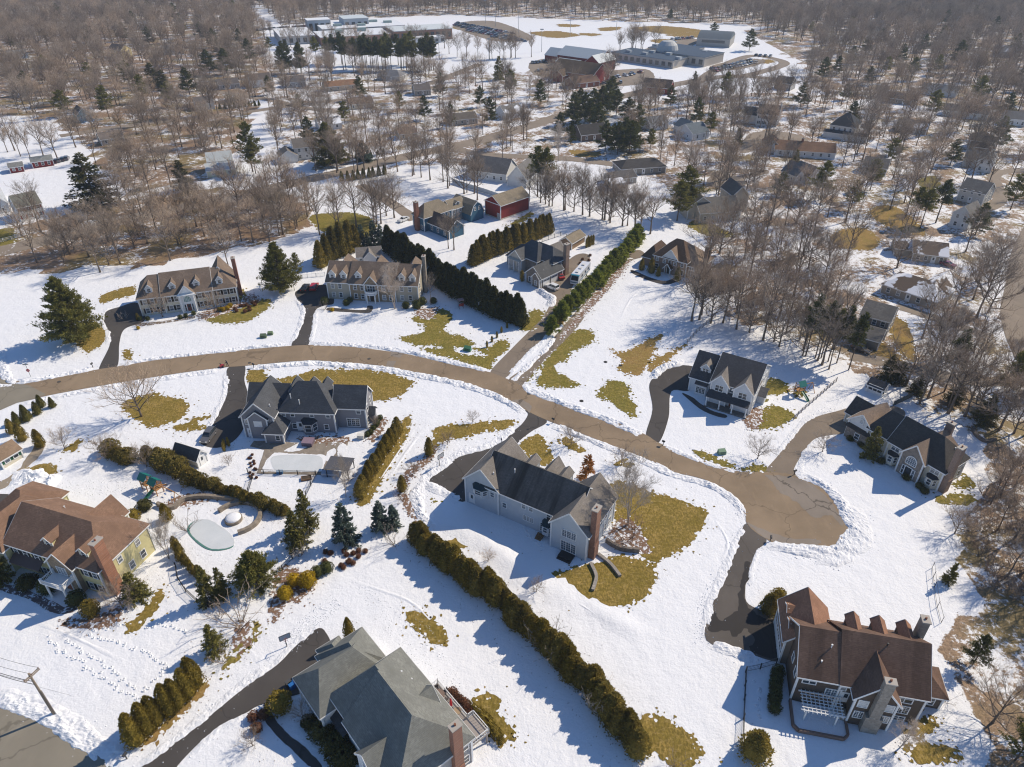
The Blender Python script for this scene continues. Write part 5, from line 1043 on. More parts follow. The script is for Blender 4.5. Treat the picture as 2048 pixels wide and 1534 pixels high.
mk('bluespruce0', conifer(84, 10, 6, .03, 'spruce', 1.1), BARKD, SPRB); mk('darkspruce0', conifer(86, 16, 9.5, .05, 'spruce', .8), BARKD, HEML); mk('darkpine0', conifer(88, 17, 9, .15, 'pine', 1.1), BARKD, PINED)
mk('oak0', conifer(90, 7, 3.6, .12, 'spruce', .7), BARKD, OAKL)
SIZE = {'tall': 16, 'dense': 16, 'open': 14, 'multi': 14, 'shrub': 4, 'pine': 17, 'highpine': 18, 'fullpine': 17, 'softpine': 6, 'spruce': 12, 'bluespruce': 10, 'darkspruce': 16, 'darkpine': 17, 'oak': 7}
RT = random.Random(5)
def tree(kind, pos, h, name, label, cat, group=None, wx=1.0, i=None):
    ks = [k for k in PROTO if k.rstrip('0123456789') == kind]; k = ks[i % len(ks)] if i is not None else RT.choice(ks); base = SIZE[kind] if k != 'fullpine1' else 15
    t = tag(empty(name, (pos[0], pos[1], 0), RT.uniform(0, 6.28)), label, cat, group); s = h/base; t.scale = (s*wx, s*wx, s)
    link('trunk', PROTO[k][0], t); link('crown', PROTO[k][1], t); return t
AM = {}
for key, a, mt in [('drop0', (1, 7, 3.7, 'drop', 1700, .42), ARBO), ('drop1', (2, 7, 3.7, 'drop', 1700, .42), ARBO), ('drop2', (3, 7, 3.4, 'drop', 1600, .42), ARBG), ('row0', (4, 7, 3.2, 'drop', 1700, .34), ARBG), ('row1', (5, 7, 3.2, 'drop', 1700, .34), ARBG), ('row2', (15, 7, 3.1, 'drop', 1700, .34), ARBG),
  ('tall0', (6, 9.5, 4.0, 'cone', 1900, .5), ARBD), ('tall1', (7, 9.5, 3.8, 'cone', 1900, .5), ARBD), ('tall2', (8, 9, 4.2, 'cone', 1900, .5), ARBD), ('screen0', (9, 8, 3.2, 'cone', 1700, .45), OLIVE), ('screen1', (10, 8, 3.0, 'cone', 1700, .45), OLIVE), ('screen2', (16, 8, 3.3, 'cone', 1700, .45), ARBO),
  ('col0', (11, 4.6, 2.0, 'drop', 1300, .28), ARBG), ('col1', (12, 4.6, 2.2, 'drop', 1300, .28), ARBO), ('colthin0', (17, 4.2, 1.1, 'col', 700, .26), ARBO), ('ball0', (13, 2, 2.1, 'ball', 1100, .2), ARBY), ('ballg0', (14, 2, 2.2, 'ball', 900, .22), BOX_), ('ballo0', (18, 2, 2.2, 'ball', 900, .24), ARBG), ('ballr0', (19, 1.2, 1.5, 'ball', 500, .2), REDDISH), ('bushy0', (20, 3.4, 3.2, 'ball', 1400, .34), OLIVE), ('bushy1', (21, 3.4, 3.0, 'drop', 1400, .34), ARBO), ('cone0', (22, 4.2, 2.7, 'cone', 1400, .3), SPRG), ('mound0', (23, 2, 3, 'ball', 1000, .3), HEML)]:
    AM[key] = (arbor(*a).mesh('shrub', mt), a[1])
def bush(kind, pos, h, name, label, cat='shrub', group=None, wx=1.0, i=None):
    ks = [k for k in AM if k.rstrip('0123456789') == kind]; me, base = AM[ks[i % len(ks)] if i is not None else RT.choice(ks)]
    o = tag(link(name, me, None, (pos[0], pos[1], -.05), RT.uniform(0, 6.28)), label, cat, group); s = h/base; o.scale = (s*wx, s*wx, s); return o
def along(px, n, jit=0.0):
    pts = [P(*p) for p in px]; L = [0]
    for a, b in zip(pts, pts[1:]): L.append(L[-1]+(b-a).length)
    out = []
    for i in range(n):
        d = L[-1]*i/max(1, n-1); k = max(j for j in range(len(L)-1) if L[j] <= d+1e-6) if n > 1 else 0; t = (d-L[k])/(L[k+1]-L[k]); q = pts[k].lerp(pts[k+1], t); out.append((q.x+RT.uniform(-jit, jit), q.y+RT.uniform(-jit, jit)))
    return out
def hedge(px, n, kind, h, name, label, group, jit=.3, wx=1.0, var=.12):
    for q in along(px, n, jit): bush(kind, q, h*RT.uniform(1-var, 1+var*.6), name, label, 'shrub', group, wx*RT.uniform(.93, 1.1))
hedge([(830,1086),(870,1114),(920,1150),(975,1190),(1030,1236),(1080,1282),(1130,1331),(1178,1383),(1222,1432),(1258,1478),(1272,1500)], 46, 'drop', 5.5, 'arborvitae', 'tall olive arborvitae in the long diagonal hedge behind the pale house', 'arborvitae of the long diagonal hedge', .6, 1.22, .2)
hedge([(775,502),(805,520),(840,543),(880,570),(920,595),(960,615),(1005,636),(1044,650)], 36, 'tall', 9.3, 'arborvitae', 'tall dark arborvitae in the row right of the long tan house', 'dark arborvitae row', .5, 1.42, .14)
hedge([(944,530),(985,512),(1030,494),(1070,478),(1098,466)], 26, 'screen', 8.0, 'arborvitae', 'olive arborvitae in the screen between the red barn and the stone house', 'arborvitae screen by the red barn', .4, 1.4, .12)
hedge([(796,866),(783,888),(768,910),(752,934),(736,960),(720,992)], 11, 'col', 4.3, 'arborvitae', 'waist of a short clipped arborvitae row right of the covered rectangular pool', 'short arborvitae row by the pool', .15, 1.25, .1)
for o in [o for o in COL.objects if o.get('group') == 'short arborvitae row by the pool']: o['label'] = 'rounded green arborvitae in the row right of the covered rectangular pool'
for p in [(274,1484),(297,1462),(313,1446),(341,1424),(357,1412),(377,1390),(391,1372)]:
    bush('row', P(*p), RT.uniform(6.3, 7.0), 'arborvitae', 'golden arborvitae in the row of seven beside the dark lower driveway', 'shrub', 'seven golden arborvitae', 1.0)
bush('colthin', P(399, 1349), 2.6, 'arborvitae', 'little dark columnar evergreen at the upper end of the golden row', 'shrub')
hedge([(1120,640),(1158,604),(1200,564),(1236,526),(1274,484)], 1, 'ballg', .1, 'x', 'x', 'x') if False else None
for i, q in enumerate(along([(1122,638),(1158,603),(1200,563),(1236,525),(1274,482)], 17, .4)): tree('softpine', q, RT.uniform(5.0, 6.2), 'pine_tree', 'bright green bushy pine in the hedge along the two parallel drives', 'tree', 'pine hedge between the drives', 1.25)
tree('softpine', P(1103, 668), 5.6, 'pine_tree', 'round bright pine standing alone at the lower end of the pine hedge', 'tree')
hedge([(300,915),(322,930),(350,945),(380,962)], 6, 'bushy', 4.2, 'evergreen_shrub', 'loose olive evergreen beside the grey-roofed shed', 'evergreens beside the grey-roofed shed', .5, 1.05, .2)
hedge([(392,965),(425,978),(460,990),(500,1002),(540,1016),(572,1030)], 15, 'bushy', 2.9, 'evergreen_shrub', 'brownish evergreen in the hedge above the kidney-shaped pool', 'hedge above the kidney-shaped pool', .35, 1.0, .2)
bush('ball', P(392, 968), 2.6, 'yellow_shrub', 'bright golden conical shrub at the end of the pool hedge', 'shrub', None, .75)
hedge([(352,1098),(366,1118),(380,1136),(398,1152),(412,1162)], 8, 'col', 3.0, 'arborvitae', 'low arborvitae in the strip between the yellow house and the fence curve', 'low arborvitae strip', .2, 1.1, .15)
hedge([(222,905),(240,918),(258,922)], 4, 'bushy', 3.0, 'evergreen_shrub', 'spreading olive shrub under the three small bare trees', 'olive shrubs under the small trees', .5, 1.3, .1)
for (x, y, h, k) in [(106,814,2.8,'cone'),(84,814,3.4,'cone'),(76,828,3.4,'cone'),(55,840,4.2,'cone'),(36,848,3.4,'cone')]: bush(k, P(x, y), h, 'dwarf_spruce', 'small dark spruce in the corner bed by the crossing road', 'tree', 'small spruces of the corner bed')
for (x, y, h) in [(26,866,3.9),(46,880,4.6),(82,893,4.6)]: bush('col', P(x, y), h, 'arborvitae', 'egg-shaped golden arborvitae below the corner bed of small spruces', 'shrub', 'egg-shaped arborvitae', 1.1)
bush('col', P(859, 909), 4.6, 'arborvitae', 'single golden columnar evergreen left of the pale house driveway', 'shrub', None, 1.0, 0); bush('col', P(805, 981), 4.0, 'arborvitae', 'rounded olive-gold evergreen beside the snow path near the hoop', 'shrub', None, 1.1, 0)
bush('row', P(702, 1284), 6.0, 'arborvitae', 'plume-shaped golden evergreen behind the sage-roofed house', 'shrub', None, .75, 2)
for (x, y, h) in [(1283,540,4.0),(1302,546,5.2),(1316,552,3.4),(1354,562,4.8)]: bush('col', P(x, y), h, 'arborvitae', 'dark upright evergreen against the brick house front', 'shrub', 'evergreens against the brick house', .95, 1)
for (x, y) in [(1173,495),(1176,491),(1179,493),(1182,490),(1186,489)]: bush('colthin', P(x, y), 3.6, 'arborvitae', 'thin columnar evergreen at the end of the wooden pavilion', 'shrub', 'columnar evergreens by the pavilion')
for (x, y) in [(1121,551),(1126,549),(1134,546)]: bush('colthin', P(x, y), 3.0, 'arborvitae', 'slim evergreen against the stone house garage side', 'shrub', 'slim evergreens by the stone house')
bush('colthin', P(1044, 562), 3.6, 'arborvitae', 'dark columnar evergreen at the front corner of the stone house', 'shrub', None, 1.4)
for q in along([(685,362),(707,360),(730,356),(768,349)], 9, .3): bush('cone', q, 4.2, 'young_spruce', 'young conifer in the row below the middle road', 'tree', 'young conifers below the road', .9)
for q in along([(700,318),(740,312),(765,308)], 7, .6): bush('cone', q, 2.6, 'young_spruce', 'tiny conifer on the verge above the middle road', 'tree', 'tiny conifers above the road', 1)
for q in along([(440,218),(520,211)], 9, .5): bush('cone', q, 3.0, 'young_spruce', 'small dark conifer in the far left lane of conifers', 'tree', 'conifers in the far left lane')
for (x, y) in [(1014,656),(1003,665),(994,675),(984,684),(974,694)]: bush('colthin', P(x, y), 1.9, 'juniper', 'tiny dark juniper in the line across the bare lawn', 'shrub', 'line of tiny junipers', 1.2)
for (x, y, h) in [(572,1195,2.4),(590,1168,2.3),(617,1170,2.9)]: bush('ball', P(x, y), h, 'yellow_shrub', 'egg-shaped bright yellow clipped shrub below the pool spruces', 'shrub', 'three bright yellow shrubs', .95)
for (x, y, h) in [(636,1150,2.0),(655,1142,2.0)]: bush('ballg', P(x, y), h, 'boxwood', 'green clipped shrub right of the yellow shrubs', 'shrub', 'green shrubs beside the yellow ones')
bush('ballo', P(185, 1228), 3.0, 'golden_shrub', 'large golden clipped globe before the yellow house', 'shrub', None, .85); bush('ballg', P(156, 1205), 2.4, 'boxwood', 'dark clipped globe right of the white entrance balcony', 'shrub', None, 1.1); bush('ballg', P(98, 1183), 2.8, 'boxwood', 'dark clipped shrub left of the entrance balcony posts', 'shrub', None, .9); bush('mound', P(58, 1172), 2.2, 'low_conifer', 'blue-black mound conifer before the yellow house', 'shrub')
bush('ballo', P(268, 1040), 2.4, 'golden_shrub', 'olive globe shrub behind the yellow house', 'shrub'); bush('mound', P(290, 1018), 2.0, 'low_conifer', 'grey-green mound conifer near the playset', 'shrub', None, .95)
bush('ballo', P(562, 1417), 3.0, 'golden_shrub', 'big golden globe beside the blue bin', 'shrub', None, 1.05)
for (x, y, h) in [(645,1470,2.2),(672,1500,2.6),(690,1525,2.6),(620,1450,1.6)]: bush('mound', P(x, y), h, 'low_conifer', 'dark evergreen in the shaded bed along the sage-roofed house', 'shrub', 'dark evergreens of the shaded bed')
for (x, y) in [(528,1433),(508,1438),(515,1460)]: bush('ballr', P(x, y), 1.3, 'low_shrub', 'russet globe shrub beside the curved dark walk', 'shrub', 'russet shrubs by the curved walk')
o = bush('ballo', P(974, 1450), 1.6, 'clipped_hedge', 'low clipped rectangular hedge below the deck', 'hedge'); o.scale = (3.2, .8, .8); o.rotation_euler.z = R(-50)
for q in along([(902,1388),(925,1405),(940,1425)], 6, .2): bush('ballr', q, 1.1, 'low_shrub', 'russet shrub along the deck railing', 'shrub', 'russet shrubs along the deck')
for (x, y) in [(447,622),(456,619),(461,614),(440,622)]: bush('ball' if x > 445 else 'ballo', P(x, y), 1.3, 'yellow_shrub', 'golden low shrub in the bed right of the cream house', 'shrub', 'golden shrubs of the cream house bed')
for q in along([(470,622),(480,612),(498,612),(510,606),(500,622),(485,626)], 12, .7): bush('ballr', q, .9, 'low_shrub', 'russet low shrub in the bed right of the cream house', 'shrub', 'russet shrubs of the cream house bed')
for (x, y) in [(280,640),(296,640),(372,634),(388,629),(361,637)]: bush('ballg', P(x, y), 1.2, 'boxwood', 'small green shrub under the cream house windows', 'shrub', 'green shrubs under the cream house windows')
bush('ball', P(277, 658), .9, 'yellow_shrub', 'lone yellow mound beside the cream house driveway', 'shrub'); bush('ball', P(665, 622), 1.1, 'yellow_shrub', 'lone yellow mound before the long tan house', 'shrub'); bush('colthin', P(277, 640), 2.2, 'arborvitae', 'yellow-green column at the left corner of the cream house', 'shrub', None, 1.5)
for (x, y, h) in [(650,607,2.2),(693,610,1.8),(700,604,1.6),(812,616,2.0),(834,616,2.4),(845,608,2.2),(867,606,1.8)]: bush('ballg', P(x, y), h, 'boxwood', 'dark green shrub along the front of the long tan house', 'shrub', 'shrubs along the long tan house')
for q in along([(735,873),(745,862),(752,850),(758,840)], 6, .3): bush('ballg', q, 1.2, 'boxwood', 'small green shrub at the right end of the charcoal-roofed house', 'shrub', 'green shrubs right of the charcoal-roofed house')
for (x, y) in [(450,895),(458,892),(449,902)]: bush('colthin', P(x, y), 2.4, 'arborvitae', 'small upright evergreen at the left end of the pool patio', 'shrub', 'upright evergreens of the pool patio')
for (x, y) in [(1783,928),(1762,925),(1812,958),(1838,975),(1848,985),(1700,880),(1722,892)]: bush('mound', P(x, y), 1.1, 'low_conifer', 'dark low shrub along the front of the ivory house', 'shrub', 'low shrubs along the ivory house')
for q in along([(1553,1345),(1549,1370),(1547,1400),(1549,1420)], 7, .2): bush('ballg', q, 1.7, 'boxwood', 'dark round shrub along the left wall of the brown house', 'shrub', 'round shrubs beside the brown house')
bush('ballo', P(1556, 1198), 2.2, 'golden_shrub', 'golden globe behind the dark evergreen at the brown house', 'shrub'); bush('bushy', P(1539, 1222), 4.0, 'evergreen_shrub', 'dark green bushy evergreen at the corner of the brown house drive', 'shrub', None, .95, 1); bush('bushy', P(1508, 1508), 5.0, 'evergreen_shrub', 'olive bushy evergreen at the bottom edge beside the brown house', 'shrub', None, .95, 1)
for (x, y) in [(1180,512),(1160,528),(1165,520),(1172,530),(1178,522)]: bush('ballr', P(x, y), .8, 'low_shrub', 'small twiggy shrub in the snow behind the stone house', 'shrub', 'twiggy shrubs behind the stone house')
for q in along([(640,1120),(660,1108),(690,1110),(720,1105),(735,1112),(700,1125),(660,1130)], 16, 1.2): bush('ballr', q, .8, 'low_shrub', 'russet tuft in the snow below the pool spruces', 'shrub', 'russet tufts below the spruces')
for q in along([(512,955),(506,930),(500,910),(512,925),(498,960)], 14, .5): bush('ballr', q, .5, 'perennial', 'brown perennial stub in the rows left of the covered rectangular pool', 'plant', 'perennials left of the pool')
# ---- single conifers
for k, x, y, h, nm, lb, wx in [
 ('darkspruce',191,412,20.5,'spruce_tree','huge dark spruce with drooping boughs left of the bare wood',1.2), ('fullpine',154,681,18.5,'pine_tree','massive full pine left of the cream house',1.05), ('fullpine',564,581,15.5,'pine_tree','broad bright pine between the cream and tan houses',1.0), ('pine',598,560,9,'pine_tree','smaller olive pine behind the broad bright pine',1),
 ('spruce',597,1092,9.0,'spruce_tree','olive spruce left of the blue spruce below the pool',.95), ('spruce',616,1056,9.5,'spruce_tree','tall olive spruce at the hedge end by the pool',.8), ('bluespruce',692,1084,9.2,'blue_spruce','large blue-green spruce in the middle of the garden',.95), ('bluespruce',763,1060,7.0,'blue_spruce','blue-green spruce at the upper end of the long hedge',1.0), ('bluespruce',787,1052,5.2,'blue_spruce','smaller blue-green spruce touching its larger neighbour',1.1),
 ('fullpine',516,1172,8.4,'pine_tree','broad bushy olive pine right of the kidney-shaped pool',1.3), ('spruce',421,1204,8.6,'spruce_tree','dark spruce at the fence curve',.75), ('spruce',449,1194,7.4,'spruce_tree','dark spruce close beside the fence-curve spruce',.7), ('spruce',432,1303,6.4,'spruce_tree','golden-green spruce above the footprints',1.0), ('spruce',276,1198,6.4,'spruce_tree','grey-green spruce against the yellow house chimney',1.25), ('spruce',6,1160,7,'spruce_tree','spruce cut by the left edge before the yellow house',1.1), ('spruce',1737,917,8.6,'spruce_tree','olive conical spruce at the front of the ivory house',.85),
 ('pine',131,234,14,'pine_tree','olive pine leaning over the teal cottage',1.1), ('pine',219,237,17,'pine_tree','open pine right of the teal cottage',.9), ('darkspruce',309,176,15,'spruce_tree','dark double spruce in the left wood',1.1), ('darkspruce',330,180,12,'spruce_tree','lower dark spruce at the side of the double spruce',1.1), ('pine',506,344,21,'pine_tree','tall two-tiered pine above the green-roofed house',.8), ('pine',512,348,14,'pine_tree','lower pine growing into the two-tiered pine',.9), ('fullpine',660,330,18,'pine_tree','wide-boughed pine beside the white gabled house',1.0), ('darkspruce',369,381,12.5,'spruce_tree','brown-black dense evergreen by the green-roofed house',.95), ('bluespruce',729,323,9,'blue_spruce','dark blue spruce beside the middle road',1.25),
 ('darkpine',882,193,13.5,'pine_tree','round-headed dark pine at the crossroads',.85), ('spruce',998,160,15,'spruce_tree','thin dark spruce below the market barns',.75), ('darkpine',902,255,13,'pine_tree','narrow dark pine over the middle road',.6), ('highpine',1075,394,20,'pine_tree','left of the two tall thin pines right of the red barn',.85), ('highpine',1090,399,20,'pine_tree','right of the two tall thin pines right of the red barn',.85),
 ('pine',1368,428,18,'pine_tree','big olive pine left of the clustered grey house',1.05), ('pine',1354,442,15,'pine_tree','lower olive pine at the foot of the big olive pine',1.0), ('darkpine',1392,250,14,'pine_tree','dark upright pine near the white dormer house',.75), ('spruce',1474,290,8.5,'spruce_tree','russet-green cypress by the upper cul-de-sac',.75), ('darkpine',1386,188,13,'pine_tree','dark thin pine below the school road',.55), ('darkpine',1498,102,16,'pine_tree','dark pine group at the school field edge',1.0), ('darkpine',1426,75,12,'pine_tree','dark clump beside the gymnasium',1.3),
 ('spruce',1590,330,7,'spruce_tree','dark small spruce behind the slate-grey roof',.8), ('highpine',1823,450,14,'pine_tree','leftmost of three thin pines on the far right lawn',.9), ('highpine',1840,457,14.5,'pine_tree','middle of three thin pines on the far right lawn',.9), ('highpine',1871,446,16,'pine_tree','tallest of three thin pines on the far right lawn',1.0),
 ('darkspruce',1773,758,7,'hemlock','low black-green hemlock above the lawn shed',1.25), ('darkspruce',1796,765,6,'hemlock','low hemlock right of the lawn shed',1.3), ('darkspruce',1832,788,5.6,'hemlock','spreading hemlock beside the snowy corner fence',1.4), ('darkspruce',1907,806,6,'hemlock','olive-edged hemlock behind the ivory house',1.4), ('darkspruce',1966,846,8,'hemlock','large shaggy hemlock by the stone planting ring',1.2), ('highpine',1888,784,17,'pine_tree','slender pine rising above the hemlock row',.9), ('pine',2006,806,14,'pine_tree','pine at the right edge above the stone ring',.9), ('darkpine',2046,786,16,'pine_tree','dark pine cut by the right edge',1.0), ('pine',2030,1520,9,'pine_tree','green pine in the bottom right corner',1.2), ('spruce',1895,1165,5,'spruce_tree','thin olive conifer beside the right fence',.8), ('darkpine',1945,1330,7,'pine_tree','straggly pine in the brush right of the brown house',1.0), ('fullpine',1230,612,3,'x','x',1),
]:
    if nm != 'x': tree(k, P(x, y), h, nm, lb, 'tree', None, wx*(1.35 if y < 460 else 1.0))
for (x, y) in [(160,62),(185,85),(250,82),(300,90),(350,40),(365,70),(450,60),(480,88),(500,125),(455,150),(420,150),(380,190),(345,215),(290,205),(260,175),(180,160),(95,150),(60,190),(30,100),(470,30),(390,15),(210,10),(90,12),(540,105)]: tree(RT.choice(('darkpine', 'pine')), P(x, y), RT.uniform(11, 17), 'pine_tree', 'olive-green pine standing out of the bare far left wood', 'tree', 'pines of the far left wood, olive', 1.4)
for (x, y) in [(1690,200),(1735,170),(1770,150),(1820,160),(1870,150),(1930,90),(1960,140),(2000,160),(2040,60),(1890,50),(1790,45),(1745,25),(1700,60),(1660,90),(1620,70),(1950,210),(1860,240),(1700,250),(1600,215),(1450,200),(1340,215),(1300,300),(1420,270),(1560,390),(1640,400),(1700,420),(1740,380),(1780,330),(1900,330),(1990,300),(2020,420),(1950,470)]: tree(RT.choice(('darkpine', 'pine')), P(x, y), RT.uniform(9, 16), 'pine_tree', 'olive-green pine among the right-hand houses and hillside trees', 'tree', 'pines among the right-hand houses', 1.3)
for (x, y) in [(540,190),(600,225),(690,250),(720,200),(800,225),(850,240),(960,215),(1020,190),(1080,210),(1120,275),(980,250),(620,290)]: tree(RT.choice(('darkpine', 'pine')), P(x, y), RT.uniform(9, 15), 'pine_tree', 'olive-green pine in the yards around the middle road', 'tree', 'pines around the middle road', 1.2)
tree('oak', P(1173, 964), 6.8, 'oak_tree', 'small oak still holding rust-brown leaves beside the pale house', 'tree')
for (x, y, h) in [(725,494,8),(748,492,9),(763,490,7.5),(737,497,6)]: tree('bluespruce', P(x, y), h, 'blue_spruce', 'blue-black spruce behind the small garden house', 'tree', 'blue spruces behind the garden house', .9)
for (x, y, h) in [(642,534,9),(655,526,10),(668,517,11),(684,510,11.5),(700,503,11),(712,500,9)]: bush('screen', P(x, y), h, 'arborvitae', 'wide olive cedar behind the left end of the long tan house', 'tree', 'olive cedars behind the tan house', 1.35)
for q in along([(690,138),(730,140),(770,141),(820,141),(866,140)], 24, 3.5)+along([(640,128),(700,130),(760,130),(850,130)], 16, 4): tree('highpine', q, RT.uniform(17, 22), 'pine_tree', 'dark pine in the straight stand before the high school', 'tree', 'pine stand before the high school', 1.2)
for q in along([(560,150),(585,148),(610,146)], 5, 4): tree('darkpine', q, RT.uniform(16, 21), 'pine_tree', 'tall dark pine left of the straight pine stand', 'tree', 'dark pines left of the stand', 1.0)
for (x, y, h) in [(1148,248,16),(1170,244,15),(1186,240,16),(1203,238,17),(1223,207,15),(1141,289,9),(1210,303,14),(1234,310,15),(1258,308,15),(1275,262,13),(1195,262,14),(1160,230,14),(1215,222,16),(1178,252,13),(1225,300,12),(1248,296,14),(1150,275,12),(1268,300,13),(1232,232,14),(1255,245,13)]: tree('darkpine', P(x, y), h, 'pine_tree', 'dark pine in the clump around the hidden dark-roofed house', 'tree', 'pine clump around the hidden house', 1.35)
for (x, y, h) in [(1611,712,17.5),(1630,716,15),(1642,716,16),(1656,723,15),(1673,726,16),(1697,740,16)]: tree('highpine', P(x, y), h, 'pine_tree', 'thin high-crowned pine above the playset lawn', 'tree', 'thin pines above the playset lawn', .85)
for (x, y, h) in [(1799,130,14),(1845,104,13),(1912,132,17),(2038,182,15),(1645,160,14),(1672,150,12),(2008,236,13),(1702,128,12),(1730,108,13),(1880,88,14),(1985,70,15),(1945,45,15),(1640,30,13),(1580,14,15),(1500,8,12),(1660,22,14),(1340,40,10),(1830,40,14),(2025,110,15),(1760,90,13)]: tree('darkpine', P(x, y), h, 'pine_tree', 'dark pine scattered through the bare right-hand hillside wood', 'tree', 'pines of the hillside wood', 1.35)
for (x, y, h) in [(70,45,12),(120,38,14),(222,34,14),(405,82,15),(430,95,14),(520,8,14),(440,112,13),(270,58,15),(300,30,14)]: tree('darkpine', P(x, y), h, 'pine_tree', 'dark pine scattered through the bare far left wood', 'tree', 'pines of the far left wood', 1.4)
# ---- single bare trees and twiggy shrubs
for k, x, y, h, lb, wx in [
 ('open',283,833,14.5,'spreading bare maple in the oval of brown grass',1.05), ('multi',1256,1050,14.4,'bare multi-stemmed birch beside the pale house',.95), ('open',130,898,6,'leftmost of three small bare trees below the crossing road',1), ('open',215,917,7,'middle of three small bare trees below the crossing road',1), ('open',294,934,6.4,'rightmost of three small bare trees, next to the grey-roofed shed',1), ('open',458,931,3,'tiny bare tree on the snow left of the pool',1),
 ('open',325,634,8.5,'bare ornamental tree before the left half of the cream house',1.0), ('open',431,626,8,'bare ornamental tree before the right half of the cream house',.9), ('multi',790,618,12.5,'pale multi-stemmed tree before the long tan house',1.0), ('open',1218,441,15,'wide bare oak on the snow right of the red barn',1.1), ('tall',1383,642,17,'tall bare tree clump below the brick house',1.1), ('open',1142,890,5,'low spreading bare tree beside the road, nearer the oak',1.3), ('open',1243,930,5,'low spreading bare tree beside the road, right of the rusty oak',1.3), ('open',1515,917,6.4,'bare young tree between road and porch house',1.1), ('open',1645,903,5.5,'small bare tree before the ivory house drive',1.1), ('open',1909,1067,7,'leaning bare tree at the edge of the right brush',1.2),
 ('open',976,1124,3.2,'sapling on the snow terrace, upper of two',1), ('open',1073,1184,3.6,'sapling on the snow terrace, lower of two',1), ('multi',692,994,9,'thin bare tree right of the covered rectangular pool',.7), ('tall',908,500,13,'bare tree before the blue house, larger trunk',1.1), ('tall',897,497,11,'slender bare tree left beside the larger trunk at the blue house',1.0), ('multi',338,1117,9,'tan-stemmed bare tree behind the yellow house',.75), ('open',246,1215,7,'bare ornamental tree hiding the yellow house corner',1.1), ('open',752,853,3,'bare sapling right of the charcoal-roofed house',1), ('open',945,845,3.4,'bare sapling in the island bed by the driveway',1), ('open',895,889,3.6,'low bare tree in the island bed',1.2), ('open',828,948,3.8,'low bare tree beside the rounded evergreen',1.2), ('open',1258,1145,2,'x',1),
 ('tall',460,545,15,'bare tree rising behind the cream house chimney',1.0), ('open',1795,1440,12,'x',1.0), ('open',1985,1445,11,'big bare tree at the lower right edge',1.0), ('multi',1118,322,15,'wide bare tree on the lawn at the road corner',1.0), ('open',978,303,5,'small crooked apple tree on the corner lawn, left one',1.2), ('open',1048,303,5.5,'small crooked apple tree on the corner lawn, right one',1.2),
 ('open',1510,320,11,'round bare tree before the orange-roofed ranch',1.0), ('tall',1635,282,12,'bare tree left of the hip-roofed white house',1.0), ('open',505,1492,3.4,'small bare shrub tree beside the lower driveway',1.2), ('open',607,1440,4,'bare shrub tree against the sage-roofed house',1.0), ('multi',1800,1495,5,'bare brushy tree behind the brown house',1.3), ('tall',862,609,9,'tilted bare trunk at the right end of the long tan house',.6),
]:
    if lb != 'x': tree(k, P(x, y), h, 'bare_tree', lb, 'tree', None, wx)
for k, x, y, h, lb, wx in [(0,481,1252,6.5,'huge grey multi-stemmed bare shrub left of the yellow shrubs',1.4), (1,790,1090,4.4,'grey bare shrub at the upper end of the long hedge',1.1), (1,600,1110,4.4,'brown bare shrub between the olive spruces',1.2), (2,806,1000,3.4,'russet bare shrub below the rounded evergreen',1.1), (1,1100,1300,5.4,'pale bare shrub growing in the long hedge, upper one',1.2), (1,1195,1420,4.6,'pale bare shrub growing in the long hedge, lower one',1.1), (2,1250,1085,4,'round brown bare shrub under the birch by the pale house',1.6), (2,1268,1062,3.4,'second brown bare shrub under the birch',1.4), (0,446,1325,3.2,'twiggy shrub at the foot of the golden-green spruce',1.1), (0,440,1235,3,'loose bare shrub above the golden-green spruce',1.3), (1,375,1060,5,'bare shrub beside the orange conifer near the pool',1), (0,1352,1535,2.6,'bare bush at the bottom lawn edge',1.2), (2,985,540,2.6,'x',1), (0,700,960,3,'dense twiggy shrub at the pool corner',1.4), (2,262,590,3,'x',1), (1,250,640,2.4,'pale twiggy shrub at the cream house driveway',1.2), (1,648,620,2.6,'pale twiggy shrub by the red car drive',1.3)]:
    if lb != 'x': tree('shrub', P(x, y), h, 'bare_shrub', lb, 'shrub', None, wx, k)
bush('col', P(335, 1040), 4.2, 'golden_conifer', 'orange-gold conifer at the left end of the kidney-shaped pool', 'shrub', None, 1.2, 0)
# ---- the woods: every tree of the nearer woods stands as a thing, the far ones are one mass
HOUSES = [(o.matrix_basis.translation.x, o.matrix_basis.translation.y) for o in COL.objects if o.type == 'EMPTY' and o.parent is None and o.get('category') in ('house', 'barn', 'school', 'shed', 'garden house')]
CLEAR = [[(1690,590),(1800,590),(1815,750),(1680,745)], [(500,30),(560,50),(700,40),(900,28),(1250,42),(1480,48),(1640,112),(1600,150),(1480,160),(1100,165),(900,160),(870,110),(540,80)]]
ROADLINES = [smooth([tuple(P(*p)) for p in q], False, 4) for q in ([(-120,532),(100,478),(250,440),(400,408),(520,382),(640,354),(760,325),(880,298),(960,281),(1056,253),(1121,232),(1200,205),(1290,182),(1400,160)], [(905,296),(960,308),(1040,313),(1140,318),(1250,332)], [(1700,712),(1760,722),(1830,738),(1920,758),(2010,762)], [(1795,612),(1850,630),(1910,650),(1970,672)], [(2050,500),(2038,570),(2030,640),(2060,720)], [(720,370),(760,392),(800,418),(830,440)])]
CONES = [(o.location.x, o.location.y) for o in COL.objects if o.parent is None and o.name.split('.')[0] in ('pine_tree', 'spruce_tree', 'blue_spruce', 'hemlock')]
RF = random.Random(77)
